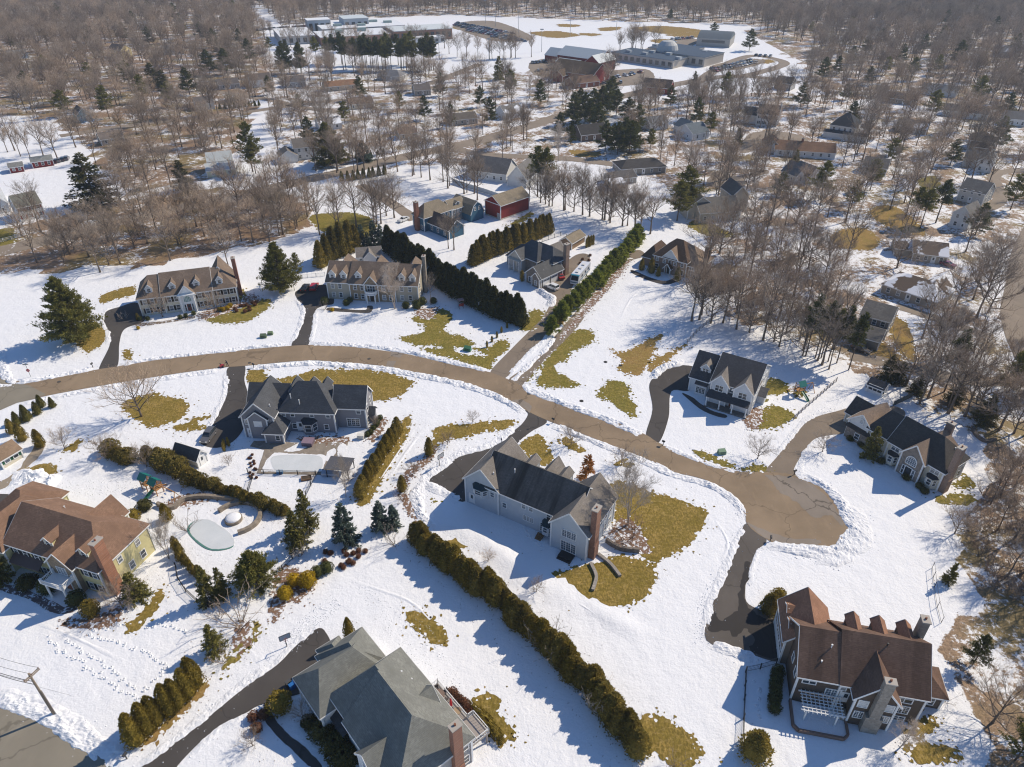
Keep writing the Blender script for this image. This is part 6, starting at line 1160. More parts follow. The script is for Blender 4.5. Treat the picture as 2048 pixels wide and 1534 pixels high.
def free(x, y):
    for a, b in CONES:
        if abs(a-x) < 6.5 and -18 < y-b < 7: return False
    for a, b in HOUSES:
        if b > 215 and -6 < x-a < 22 and -24 < y-b < 4 and RF.random() < .6: return False
    for a in ROADLINES:
        for p in a:
            if abs(p[0]-x)+abs(p[1]-y) < 7.5: return False
            if a is ROADLINES[0] and abs(p[0]-x) < 4 and -17 < y-p[1] < 0 and RF.random() < .5: return False
    for a, b in HOUSES:
        if (a+7-x)**2+(b+4-y)**2 < 130: return False
    return True
def scatter(poly, sp, seed, keep=1.0):
    w = [P(min(max(px, -700), 2750), max(py, -18)) for px, py in poly]; r = random.Random(seed); out = []
    x0, x1 = min(p.x for p in w), max(p.x for p in w); y0, y1 = min(p.y for p in w), max(p.y for p in w); y = y0
    while y < y1:
        x = x0
        while x < x1:
            qx, qy = x+r.uniform(-.5, .5)*sp, y+r.uniform(-.5, .5)*sp
            if r.random() < keep:
                px, py = PX(qx, qy)
                if inpoly(px, py, poly) and not any(inpoly(px, py, c) for c in CLEAR) and free(qx, qy) and noise.noise(Vector((qx*.03, qy*.03, 4))) > -.33: out.append((qx, qy))
            x += sp
        y += sp
    return out
WTXT = {'wood behind the cream house': 'leafless tree in the snowy wood behind the cream house', 'wood in the far left': 'leafless tree in the grey wood at the far left', 'tree line behind the sports field': 'leafless tree in the line behind the sports field', 'hillside wood beyond the school': 'leafless tree in the hillside wood beyond the school', 'wooded lots beside the far right houses': 'leafless tree among the far right houses', 'brown slope wood above the white house': 'leafless tree in the brown wood above the dark-roofed house', 'wood along the right edge': 'leafless tree in the brush along the right edge', 'scattered yards around the middle road': 'leafless tree in the yards around the middle road', 'wooded yards in the right middle': 'leafless tree in the yards above the lawn shed'}
SP = {'wood behind the cream house': (6.6, .72), 'wood in the far left': (9.5, .72), 'tree line behind the sports field': (9.5, .8), 'hillside wood beyond the school': (10, .8), 'wooded lots beside the far right houses': (8.5, .62), 'brown slope wood above the white house': (7.2, .55), 'wood along the right edge': (5.2, .7), 'scattered yards around the middle road': (9.5, .5), 'wooded yards in the right middle': (8, .55)}
cand = []
for i, (nm, (poly, _)) in enumerate(WOODS.items()):
    for q in scatter(poly, SP[nm][0], 100+i, SP[nm][1]): cand.append((q, nm))
for q in along([(640,345),(790,345),(880,366),(965,396)], 20, 3): cand.append((q, 'row by the white fence'))
for q in along([(1066,402),(1130,420),(1200,438),(1262,458),(1300,470)], 20, 1.5): cand.append((q, 'row behind the stone house'))
for q in along([(640,470),(740,455),(790,430)], 9, 3): cand.append((q, 'row by the white fence'))
for q in along([(560,95),(640,100),(760,104),(880,98)], 16, 6)+along([(540,75),(620,62)], 6, 6): cand.append((q, 'trees around the red barns'))
for q in along([(1235,103),(1300,100)], 9, 4)+along([(985,120),(1050,112)], 8, 5)+along([(15,300),(110,318)], 6, 5)+along([(900,110),(960,118)], 4, 5): cand.append((q, 'trees around the red barns')) 
for q in along([(1390,632),(1450,655),(1510,668),(1570,690),(1630,722),(1668,742)], 15, 2.2)+along([(1410,610),(1480,630),(1560,655),(1640,690),(1660,705)], 6, 3): cand.append((q, 'edge of the brown wood'))
for q in along([(1800,780),(1860,800),(1930,830),(2010,860),(2050,880)], 11, 3)+along([(1850,720),(1950,740),(2040,770)], 6, 4): cand.append((q, 'trees behind the ivory house'))
WTXT['edge of the brown wood'] = 'tall leafless tree at the lower edge of the brown wood'; WTXT['trees behind the ivory house'] = 'tall leafless tree behind the ivory house'
WTXT['trees around the red barns'] = 'leafless tree on open snow near the barns and schools'
WTXT['row by the white fence'] = 'tall leafless tree in the rows above the blue house'; WTXT['row behind the stone house'] = 'leafless tree in the line between the red barn and the brick house'
n_single = sum(1 for o in COL.objects if o.name.startswith('bare_tree'))
def shows(q):
    px, py = PX(*q); return -30 < px < 2078 and py < 1600
cand.sort(key=lambda c: (0 if shows(c[0]) else 1, c[0][0]**2+c[0][1]**2)); near = cand[:298-n_single]; far = cand[298-n_single:]
for k_, (q, nm) in enumerate(near): tree('dense' if k_ > 205 else 'tall' if RT.random() < .75 else 'open', q, RT.uniform(6, 12.5) if nm == 'wood along the right edge' else RT.uniform(12.5, 18.5), 'bare_tree', WTXT[nm], 'tree', 'leafless trees, '+nm, RT.uniform(.85, 1.25))
def mass(name, pts, protos, hs, label, cat, base):
    me = bpy.data.meshes.new(name); me.from_pydata([(x, y, 0) for x, y in pts], [], []); r = random.Random(9); nP = len(pts)
    me.attributes.new('rot', 'FLOAT_VECTOR', 'POINT').data.foreach_set('vector', [c for i in range(nP) for c in (0, 0, r.uniform(0, 6.28))])
    sv = []
    for i in range(nP): s = r.uniform(*hs)/base; w = r.uniform(.9, 1.25); sv += [s*w, s*w, s]
    me.attributes.new('scl', 'FLOAT_VECTOR', 'POINT').data.foreach_set('vector', sv)
    me.attributes.new('kind', 'INT', 'POINT').data.foreach_set('value', [r.randrange(len(protos)) for i in range(nP)])
    o = tag(link(name, me), label, cat, None, 'stuff'); g = bpy.data.node_groups.new(name, 'GeometryNodeTree')
    g.interface.new_socket('Geometry', in_out='INPUT', socket_type='NodeSocketGeometry'); g.interface.new_socket('Geometry', in_out='OUTPUT', socket_type='NodeSocketGeometry')
    gi = g.nodes.new('NodeGroupInput'); go = g.nodes.new('NodeGroupOutput'); jn = g.nodes.new('GeometryNodeJoinGeometry')
    def attr(nm, tp): a = g.nodes.new('GeometryNodeInputNamedAttribute'); a.data_type = tp; a.inputs[0].default_value = nm; return a.outputs[0]
    rot, scl, kd = attr('rot', 'FLOAT_VECTOR'), attr('scl', 'FLOAT_VECTOR'), attr('kind', 'INT')
    for k, obs in enumerate(protos):
        cmp_ = g.nodes.new('FunctionNodeCompare'); cmp_.data_type = 'INT'; cmp_.operation = 'EQUAL'; g.links.new(kd, cmp_.inputs[2]); cmp_.inputs[3].default_value = k
        for ob in obs:
            oi = g.nodes.new('GeometryNodeObjectInfo'); oi.inputs['Object'].default_value = ob; oi.inputs['As Instance'].default_value = True; oi.transform_space = 'ORIGINAL'
            ip = g.nodes.new('GeometryNodeInstanceOnPoints'); g.links.new(gi.outputs[0], ip.inputs['Points']); g.links.new(cmp_.outputs[0], ip.inputs['Selection']); g.links.new(oi.outputs['Geometry'], ip.inputs['Instance'])
            g.links.new(rot, ip.inputs['Rotation']); g.links.new(scl, ip.inputs['Scale']); g.links.new(ip.outputs[0], jn.inputs[0])
    g.links.new(jn.outputs[0], go.inputs[0]); md = o.modifiers.new('trees', 'NODES'); md.node_group = g; return o
def proto_objs(prefix):
    out = {}
    for o in COL.objects:
        if o.type == 'MESH' and o.parent and o.name.split('.')[0] == 'crown':
            for k, (tm, cm) in PROTO.items():
                if k.startswith(prefix) and o.data == cm and k not in out: out[k] = [c for c in o.parent.children]
    return [v for v in out.values()]
mass('far_woods', [q for q, _ in far], proto_objs('dense'), (12, 18.5), 'mass of leafless grey-brown trees covering the far hillsides', 'woods', 16)
und = []
for nm, sp, kp in (('wood behind the cream house', 4.5, .3), ('brown slope wood above the white house', 3.4, .5), ('wood along the right edge', 2.2, .85), ('wooded yards in the right middle', 5, .25), ('wooded lots beside the far right houses', 7, .25), ('scattered yards around the middle road', 9, .2)): und += scatter(WOODS[nm][0], sp, 300+len(und), kp)
mass('undergrowth', und, proto_objs('shrub'), (1.6, 4.2), 'brown leafless undergrowth spread through the nearer woods', 'undergrowth', 4)
print('bare', len(near), 'far', len(far), 'und', len(und))
# ================================================================ smaller things
def H2(base, top):
    b = P(*base); lo, hi = 0, 60
    for _ in range(50):
        m = (lo+hi)/2
        if PX(b.x, b.y, m)[1] > top[1]: lo = m
        else: hi = m
    return lo
def yaw_of(a, b): A, B = P(*a), P(*b); return math.atan2(B.y-A.y, B.x-A.x)
# ---- vehicles
RUB = plain((.015, .015, .015), .8); CHROME = plain((.4, .4, .42), .25, .6); LAMP = plain((.75, .75, .7), .2, .6); TAIL = plain((.4, .02, .02), .3)
def paint(c):
    k = ('carpaint', c)
    if k not in MATS: n = N('car_paint', .28, .5); n.b.inputs['Coat Weight'].default_value = .6; MATS[k] = n.out(n.mix(n.noise(2.0, 2), sc(c, .92), sc(c, 1.05)))
    return MATS[k]
def car_meshes(suv=True, L=4.7, W=1.86):
    """body shell, glasshouse and one wheel; the nose points to +x"""
    x = L/2; h = 1.72 if suv else 1.45; B = MB()
    lo = [(-x, .42), (-x, .92), (-x+.1, 1.02), (x-1.25, 1.0), (x-.18, .84), (x, .72), (x, .36), (x-.5, .26), (-x+.4, .26)]
    def ex(m, prof, w0, w1):
        n = len(prof); vs = [(a, -w0/2 if z < .8 else -w1/2, z) for a, z in prof]+[(a, w0/2 if z < .8 else w1/2, z) for a, z in prof]
        m.add(vs, [tuple(range(n)), tuple(range(2*n-1, n-1, -1))]+[(i, (i+1) % n, n+(i+1) % n, n+i) for i in range(n)])
    ex(B, lo, W, W*.95)
    rf = [(-x+.35, h-.06), (-x+.6, h), (x-2.05, h), (x-2.3, h-.03)] if suv else [(-x+1.2, h-.05), (-x+1.5, h), (x-2.0, h), (x-2.3, h-.03)]
    n = len(rf); B.add([(a, s*W*.37, z) for s in (-1, 1) for a, z in rf]+[(a, s*W*.37, z-.07) for s in (-1, 1) for a, z in rf], [(0,1,n+1,n),(1,2,n+2,n+1),(2,3,n+3,n+2),(0,3*n-n*1,2*n+1,1)][:3]+[(2*n+i, 2*n+i+1, 3*n+i+1, 3*n+i) for i in range(n-1)]+[(i, i+1, 2*n+i+1, 2*n+i) for i in range(n-1)]+[(n+i, n+i+1, 3*n+i+1, 3*n+i) for i in range(n-1)])
    for s in (-1, 1):
        for a, a2 in ((-x+(.12 if suv else .6), rf[0][0]), (x-1.35, rf[-1][0]), (-.35, -.3)): B.beam((a, s*W*.455, .98), (a2, s*W*.37, h-.06), .07, .07)
    G = MB(); b0, b1 = (-x+.12 if suv else -x+.6), x-1.35; t0, t1 = rf[0][0]+.02, rf[-1][0]
    G.add([(b0, -W*.45, .99), (b1, -W*.45, .99), (b1, W*.45, .99), (b0, W*.45, .99), (t0, -W*.365, h-.07), (t1, -W*.365, h-.07), (t1, W*.365, h-.07), (t0, W*.365, h-.07)], [(0,1,5,4),(1,2,6,5),(2,3,7,6),(3,0,4,7),(4,5,6,7)])
    Wm = MB().tube([(0, -.11, 0), (0, .11, 0)], [.35, .35], 14, 0); Wm.tube([(0, -.125, 0), (0, .125, 0)], [.2, .2], 10, 1); return B, G, Wm, L, W
CM = {}
def car(c, px, front, color, label, suv=True, z=.06, cat='car', group=None):
    k = ('suv' if suv else 'sedan')
    if k not in CM:
        B, G, Wm, L, W = car_meshes(suv); CM[k] = (G.mesh('windows', GLASS), Wm.mesh('wheel', [RUB, CHROME]), L, W); 
    g, w, L, W = CM[k]; kb = (k, color)
    if kb not in CM: CM[kb] = car_meshes(suv)[0].mesh('body', paint(color))
    p = P(*px); r = tag(empty('parked_car', (p.x, p.y, z), yaw_of(px, front)), label, cat, group); link('body', CM[kb], r); link('windows', g, r)
    for sx in (-1, 1):
        for sy in (-1, 1): link('wheel', w, r, (sx*L*.3, sy*(W/2-.1), .35))
    if 'hl' not in CM: CM['hl'] = MB().box(-.05, .04, -.2, .2, -.09, .09).mesh('headlight', LAMP); CM['tl'] = MB().box(-.04, .04, -.15, .15, -.11, .11).mesh('tail_light', TAIL)
    for sy in (-1, 1): link('headlight', CM['hl'], r, (L/2-.02, sy*W*.36, .7)); link('tail_light', CM['tl'], r, (-L/2, sy*W*.38, .82))
    return r
car(0, (1104,577), (1080,567), (.75, .75, .75), 'white car parked before the stone house garage')
car(0, (1119,555), (1110,545), (.5, .04, .03), 'red-bonneted car standing by the stone house wall', False)
car(0, (418,876), (405,893), (.12, .12, .13), 'dark grey car parked at the end of the charcoal-roofed house drive')
car(0, (629,577), (634,567), (.45, .02, .02), 'bright red car at the drive of the long tan house')
car(0, (611,579), (617,569), (.02, .02, .022), 'black car next to the bright red car', False)
car(0, (807,442), (795,447), (.75, .76, .76), 'white car on the drive behind the blue house', False)
car(0, (1895,532), (1905,535), (.18, .02, .05), 'maroon car under the trees near the far right street', False)
car(0, (1722,702), (1732,706), (.03, .03, .035), 'dark car before the garrison house', True)
for x, y, c in ((112,325,(.03,.03,.035)), (119,323,(.2,.2,.22)), (127,321,(.04,.04,.05)), (134,319,(.1,.1,.11))): car(0, (x, y), (x+3, y-6), c, 'dark car in the short row beside the longer red stable', True, .03, 'car', 'cars beside the stable')
FARC = [paint(c) for c in ((.02, .02, .022), (.06, .07, .09), (.3, .31, .32), (.7, .7, .7), (.25, .03, .03), (.05, .1, .2))]; FM = []
B, G, Wm, L, W = car_meshes(True)
for f in FARC:
    m = MB(); m.add(B.v, B.f, 0); m.add(G.v, G.f, 1)
    for sx in (-1, 1):
        for sy in (-1, 1): m.box(sx*1.4-.3, sx*1.4+.3, sy*.83-.12, sy*.83+.12, .02, .62, 1)
    FM.append(m.mesh('parked_car', [f, GLASS]))
def lot(lines, label, group):
    for a, b, n in lines:
        y = yaw_of(a, b)+R(80)
        for q in along([a, b], n, .4):
            if RT.random() < .93: tag(link('parked_car', RT.choice(FM), None, (q[0], q[1], .07), y+RT.choice((0, math.pi))+RT.uniform(-.04, .04)), label, 'car', group)
lot([((515,61),(620,53),28), ((622,53),(705,46),20)], 'car in the long line along the wood edge behind the high school', 'cars along the wood edge')
lot([((905,50),(1000,68),24), ((915,47),(1025,68),24), ((925,56),(1030,77),22), ((935,62),(1045,82),22), ((985,75),(1050,84),12)], 'car in the crowded lot right of the high school', 'cars in the high school lot')
lot([((1298,102),(1352,84),14), ((1345,80),(1392,76),8)], 'car in the lot behind the middle school', 'cars behind the middle school')
lot([((1425,140),(1500,122),18), ((1432,143),(1510,126),16)], 'car in the oval lot inside the bus loop', 'cars in the bus loop lot')
lot([((1062,128),(1108,122),9), ((1075,143),(1110,139),6), ((1215,160),(1280,146),10), ((1196,168),(1240,166),6)], 'car parked around the red barns', 'cars around the red barns')
lot([((1512,112),(1540,114),4)], 'car at the far end of the bus loop', 'cars at the loop end')
# ---- motorhome
a = P(1148, 572); r = tag(empty('motorhome', (a.x, a.y, .05), yaw_of((1182,532),(1148,572))), 'long white motorhome with blue trim, its nose beside the pine hedge', 'motorhome')
b = MB(); pr = [(-11, .5), (-11, 3.3), (-10.8, 3.5), (-.9, 3.5), (-.45, 3.2), (0, 1.5), (0, .5)]; n = 7
b.add([(x, s*1.27, z) for s in (-1, 1) for x, z in pr], [tuple(range(n)), tuple(range(2*n-1, n-1, -1))]+[(i, (i+1) % n, n+(i+1) % n, n+i) for i in range(n)]); b.build('body', paint((.74, .75, .76)), r)
MB().add([(-.43, -1.1, 3.05), (-.43, 1.1, 3.05), (-.04, 1.1, 1.75), (-.04, -1.1, 1.75)], [(0, 1, 2, 3)]).xf(Matrix.Translation((.03, 0, .02))).build('windshield', GLASS, r)
b = MB(); b.box(-10.9, -.2, -1.29, 1.29, 1.15, 1.45); b.box(-.2, .03, -1.2, 1.2, .95, 1.3); b.build('stripe', paint((.03, .16, .25)), r); b = MB(); b.box(-1.0, -.35, -1.29, 1.29, 3.1, 3.42); b.build('visor', paint((.05, .3, .4)), r)
for x in (-2.4, -5.2, -8.0): MB().box(x-.5, x+.5, -.45, .45, 3.5, 3.78).build('roof_unit', plain((.6, .6, .58)), r)
for x in (-3.4, -6.4, -9.0):
    for s in (-1, 1): MB().box(x-.6, x+.6, s*1.27-.02, s*1.27+.02, 1.8, 2.6).build('window', GLASS, r)
w = MB().tube([(0, -.16, 0), (0, .16, 0)], [.48, .48], 14).mesh('wheel', RUB)
for x in (-1.5, -7.6):
    for s in (-1, 1): link('wheel', w, r, (x, s*1.12, .46))
# ---- the man with the snow blower
def person(px, yaw, label):
    p = P(*px); J = {'pel': (0, 0, .95), 'che': (.08, 0, 1.28), 'nk': (.13, 0, 1.48), 'hd': (.17, 0, 1.58), 'top': (.18, 0, 1.72)}
    V = [J['pel'], J['che'], J['nk'], J['hd'], J['top']]; E = [(0, 1), (1, 2), (2, 3), (3, 4)]; RD = [.15, .17, .065, .095, .075]
    for s in (-1, 1):
        b = len(V); V += [(0, s*.1, .88), (.06+.1*s, s*.12, .5), (-.02+.16*s, s*.12, .08), (.14+.16*s, s*.13, .04)]; RD += [.105, .075, .055, .045]; E += [(0, b), (b, b+1), (b+1, b+2), (b+2, b+3)]
        b = len(V); V += [(.1, s*.22, 1.4), (.22, s*.28, 1.14), (.46, s*.25, 1.02), (.54, s*.25, 1.01)]; RD += [.08, .06, .045, .04]; E += [(1, b), (b, b+1), (b+1, b+2), (b+2, b+3)]
        for k in range(5):
            f = len(V); y = s*(.25+(k-2)*.018); V += [(.60, y, 1.01+.01*(k % 2)), (.635, y, .985)] if k < 4 else [(.57, s*.215, 1.02), (.60, s*.205, 1.0)]; RD += [.011, .009]; E += [(b+3, f), (f, f+1)]
    me = bpy.data.meshes.new('person'); me.from_pydata(V, E, []); o = link('person', me, None, (p.x, p.y, .06), yaw); me.materials.append(plain((.035, .035, .04), .9))
    sk = o.modifiers.new('skin', 'SKIN'); sk.use_smooth_shade = True
    for i, q in enumerate(RD): me.skin_vertices[0].data[i].radius = (q, q)
    me.skin_vertices[0].data[0].use_root = True; o.modifiers.new('sub', 'SUBSURF').levels = 1; tag(o, label, 'person')
    h = MB().lathe(.175, 0, [(.1, 1.585), (.112, 1.64), (.1, 1.72), (.06, 1.765), (.0, 1.775)], 12); h.build('knit_hat', plain((.02, .02, .022)), o, True); f = MB(); f.lathe(.245, 0, [(.03, 1.54), (.058, 1.57), (.06, 1.62), (.03, 1.65)], 10); f.box(.295, .325, -.012, .012, 1.575, 1.61); f.build('face', plain((.5, .33, .25)), o); return o
pm = (456, 733); pf = (444, 733); yw = yaw_of(pm, pf); person(pm, yw, 'person in dark winter clothes pushing a red snow blower at the driveway mouth')
a = P(446.5, 734); r = tag(empty('snow_blower', (a.x, a.y, .06), yw), 'red snow blower pushed along the kerb by a person in dark clothes', 'snow blower'); RED = paint((.5, .02, .02))
b = MB(); b.box(-.25, .25, -.3, .3, .3, .62); b.box(.25, .7, -.38, .38, .05, .58); b.build('body', RED, r); b = MB(); b.tube([(.42, 0, .55), (.42, .05, .85), (.6, .12, 1.05)], [.12, .1, .1], 8); b.build('chute', DARKM, r)
for s in (-1, 1): b = MB(); b.tube([(-.05, s*.36-.07, .2), (-.05, s*.36+.07, .2)], [.2, .2], 12); b.build('wheel', RUB, r); b = MB(); b.tube([(-.2, s*.24, .5), (-.75, s*.26, 1.0), (-.9, s*.26, 1.02)], .02, 6); b.build('handle', DARKM, r)
# ---- street furniture
def text_mesh(s, size, mt):
    c = bpy.data.curves.new('letters', 'FONT'); c.body = s; c.size = size; c.align_x = 'CENTER'; c.align_y = 'CENTER'; c.extrude = .006; o = bpy.data.objects.new('letters', c); COL.objects.link(o)
    dg = bpy.context.evaluated_depsgraph_get(); me = bpy.data.meshes.new_from_object(o.evaluated_get(dg)); COL.objects.unlink(o); bpy.data.objects.remove(o); me.materials.clear(); me.materials.append(mt); return me
p = P(62, 754); r = tag(empty('stop_sign', (p.x, p.y, 0), R(10)), 'red stop sign on a tall post with a street-name blade at the corner', 'sign')
MB().box(-.05, .05, -.04, .04, -.1, 3.7).build('post', STEEL, r); b = MB(); oc = [(.42*math.cos(R(22.5+45*i)), .42*math.sin(R(22.5+45*i))) for i in range(8)]
b.add([(x, -.075, 1.95+z) for x, z in oc]+[(x, -.05, 1.95+z) for x, z in oc], [tuple(range(8)), tuple(range(15, 7, -1))]+[(i, (i+1) % 8, 8+(i+1) % 8, 8+i) for i in range(8)]); f = b.build('sign_face', plain((.55, .03, .03), .4), r)
o = link('lettering', text_mesh('STOP', .27, WHITE), f, (0, -.082, 1.95)); o.rotation_euler = (R(90), 0, 0); MB().box(-.65, .65, -.02, .02, 3.5, 3.72).build('name_blade', plain((.12, .15, .16), .5), r)
def hoop(px, yaw, label, h=3.5):
    p = P(*px); r = tag(empty('basketball_hoop', (p.x, p.y, 0), yaw), label, 'basketball hoop'); MB().tube([(0, 0, -.1), (0, 0, h*.75), (.55, 0, h-.55)], .07, 8).build('pole', DARKM, r)
    b = MB(); b.box(.55, .6, -.8, .8, h-1.05, h); b.build('backboard', plain((.62, .64, .66), .2, .5), r); b = MB()
    for y0, y1, z0, z1 in ((-.82, .82, h-.05, h+.02), (-.82, .82, h-1.1, h-1.02), (-.85, -.78, h-1.1, h+.02), (.78, .85, h-1.1, h+.02)): b.box(.545, .615, y0, y1, z0, z1)
    b.build('board_frame', DARKM, r); n = 12; b = MB(); b.tube([(.88+.23*math.cos(6.283*i/n), .23*math.sin(6.283*i/n), h-.85) for i in range(n+1)], .02, 5); b.build('rim', plain((.5, .1, .03)), r); return r
hoop((879,932), R(-40), 'basketball hoop on a black pole beside the pale house driveway'); hoop((574,1293), R(-60), 'basketball hoop beside the dark lower driveway'); hoop((589,581), R(-20), 'basketball hoop left of the black car', 3.3); hoop((963,624), R(150), 'basketball hoop in the shade of the dark arborvitae row', 3.3)
hb, ht = (109.5, 1430), (64.7, 1349); hz = H2(hb, ht); p = P(*hb); r = tag(empty('utility_pole', (p.x, p.y, 0)), 'wooden utility pole with double crossarm beside the lower left street', 'utility pole'); PW = bark((.30, .24, .18))
MB().tube([(0, 0, -.2), (0, 0, hz+.2)], [.2, .14], 10).build('pole', PW, r); A = P(49, 1364, hz-.3)-p; Bq = P(78, 1337, hz-.3)-p; dr = (Bq-A).normalized(); nn = Vector((-dr.y, dr.x, 0))*.14
for s in (-1, 1): MB().beam(A+nn*s, Bq+nn*s, .1, .14).build('crossarm', PW, r)
for t in (.02, .5, .98): q = A.lerp(Bq, t); MB().cyl(q.x, q.y, q.z+.05, q.z+.35, .05, .06, 8).build('insulator', plain((.2, .12, .08), .3), r)
MB().tube([(.28, 0, .3), (.28, 0, hz*.62)], .05, 6).build('conduit', plain((.35, .3, .27)), r); MB().cyl(.3, 0, -.1, .9, .06, .06, 6).build('cable_guard', STEEL, r)
def wire(pts, label, rad=.022, sag=.8):
    o = []; a, b = Vector(pts[0]), Vector(pts[1])
    for i in range(13): t = i/12; q = a.lerp(b, t); q.z -= sag*4*t*(1-t); o.append(q)
    tag(MB().tube(o, rad, 4).build('power_line', DARKM), label, 'cable')
far_ = P(-260, 1225, hz)-P(32, 1320, hz)
for t, dz, lb in ((.98, 0, 'overhead wire from the outer end of the crossarm'), (.5, 0, 'overhead wire from the middle of the crossarm'), (.02, 0, 'overhead wire from the road end of the crossarm'), (.3, -1.6, 'thick lower cable running left from the utility pole'), (.3, -2.3, 'lowest cable running left from the utility pole')):
    q = p+A.lerp(Bq, t) if dz == 0 else p+Vector((0, 0, hz-.3)); q = Vector((q.x, q.y, q.z+.3+dz)); wire((q, q+far_*.55), lb, .022 if dz == 0 else .04)
wire((p+Vector((0, 0, hz*.72)), P(142, 1391)), 'guy wire anchored in the brown grass tuft', .015, 0)
for x, y, h, lb in ((1025,304,8,'pole on the corner lawn below the middle road'), (1010,135,10,'thin pole left of the market barns'), (1225,160,10,'thin pole at the front of the brown-roofed barn'), (1500,335,9,'leaning pole beside the small cul-de-sac'), (1830,450,9,'pole among the three thin pines'), (1330,345,9,'pole before the big olive pine'), (1408,300,9,'pole at the left of the orange-roofed ranch')):
    p = P(x, y); r = tag(empty('utility_pole', (p.x, p.y, 0)), lb, 'utility pole'); MB().tube([(0, 0, -.2), (0, 0, h)], [.16, .11], 7).build('pole', PW, r); MB().beam((-.9, .1, h-.5), (.9, .1, h-.5), .1, .12).build('crossarm', PW, r)
for x, y, h in ((971,47,20), (991,53,20), (1037,67,18), (1140,72,20), (1232,69,18), (1083,104,16), (879,119,16), (978,126,16)):
    p = P(x, y); r = tag(empty('light_pole', (p.x, p.y, 0)), 'tall floodlight pole beside the snowy sports field', 'light pole', 'sports field floodlights'); MB().tube([(0, 0, 0), (0, 0, h)], [.22, .12], 6).build('pole', STEEL, r); MB().box(-1.3, 1.3, -.2, .2, h-.4, h+.4).build('lamp_head', STEEL, r)
for x, y, c, s, lb in ((527,675,(.10,.14,.08),1.3,'dark green utility box on the snow before the cream house'), (541,669,(.16,.22,.12),1.1,'lighter green utility cabinet just right of the dark green box'), (935,701,(.05,.16,.09),1.5,'round-edged green utility box on the bare lawn'), (1443,907,(.2,.3,.2),1.3,'pale green utility box beside the road across from the pale house')):
    p = P(x, y); b = MB(); w = s*.65; b.add([(-w,-w*.6,0),(w,-w*.6,0),(w,w*.6,0),(-w,w*.6,0),(-w*.94,-w*.56,s*.6),(w*.94,-w*.56,s*.6),(w*.9,w*.5,s*.8),(-w*.9,w*.5,s*.8)], [(3,2,1,0),(4,5,6,7),(0,1,5,4),(1,2,6,5),(2,3,7,6),(3,0,4,7)]); r = tag(b.build('utility_box', plain(c)), lb, 'utility box'); r.location = (p.x, p.y, 0); r.rotation_euler.z = RT.uniform(-.3, .3); q = MB().box(-w*.5, w*.5, -w*.62, -w*.57, s*.1, s*.5).build('panel', plain(sc(c, .7)), r)
def mailbox(px, lb):
    p = P(*px); r = tag(empty('mailbox', (p.x, p.y, 0), RT.uniform(0, 6)), lb, 'mailbox'); MB().box(-.06, .06, -.06, .06, -.1, 1.1).build('post', DARKM, r); b = MB(); b.tube([(-.32, 0, 1.2), (.32, 0, 1.2)], [.17, .17], 10); b.box(-.32, .32, -.17, .17, 1.03, 1.2); b.build('box', plain((.04, .04, .042), .4), r)
for q, lb in (((254,1518),'black mailbox at the lower left street'), ((1588,950),'black mailbox at the ivory house drive'), ((1540,1083),'black mailbox at the brown house drive'), ((186,735),'black mailbox at the cream house drive'), ((1106,846),'black mailbox at the pale house drive'), ((508,736),'black mailbox right of the person with the snow blower'), ((1326,891),'black mailbox at the porch house drive')): mailbox(q, lb)
def lamp(px, lb):
    p = P(*px); r = tag(empty('lamp_post', (p.x, p.y, 0)), lb, 'lamp post'); MB().tube([(0, 0, -.1), (0, 0, 2.0)], .05, 7).build('post', DARKM, r); b = MB(); b.lathe(0, 0, [(.08, 2.0), (.14, 2.1), (.17, 2.35), (.03, 2.5)], 8); b.build('lantern', plain((.12, .12, .12), .3), r)
for q, lb in (((1068,694),'lamp post on the snow strip between the two parallel drives'), ((1076,852),'lamp post at the right of the pale house drive'), ((1003,895),'lamp post left of the pale house drive'), ((611,700),'x')):
    if lb != 'x': lamp(q, lb)
p = P(1075, 762); r = tag(empty('yard_sign', (p.x, p.y, 0), R(20)), 'small white sign post by the mouth of the parallel drives', 'sign'); MB().box(-.05, .05, -.05, .05, -.1, 1.5).build('post', WHITE, r); MB().box(-.3, .3, -.08, -.05, .9, 1.4).build('board', WHITE, r)
for x, y, s, lb in ((118,764,.42,'round iron cover in the road near the stop sign'), (738,718,.42,'round iron cover in the road before the long tan house'), (499,726,.4,'round iron cover by the snow blower driveway'), (1057,788,.4,'round iron cover beside the dark road patch')):
    p = P(x, y); o = tag(MB().cyl(0, 0, 0, .02, s, s, 18).build('manhole_cover', plain((.05, .045, .04), .6)), lb, 'manhole cover'); o.location = (p.x, p.y, .062); MB().cyl(0, 0, .02, .028, s*.7, s*.7, 14).build('lid_pattern', plain((.09, .08, .07)), o)
for x, y in ((1211,724), (1241,731), (1163,802)): p = P(x, y); o = tag(MB().cyl(0, 0, 0, .06, .5, .45, 14).build('well_cover', plain((.03, .03, .03))), 'dark round drain cover in the snow right of the parallel drives', 'drain cover', 'drain covers in the snow'); o.location = (p.x, p.y, .01)
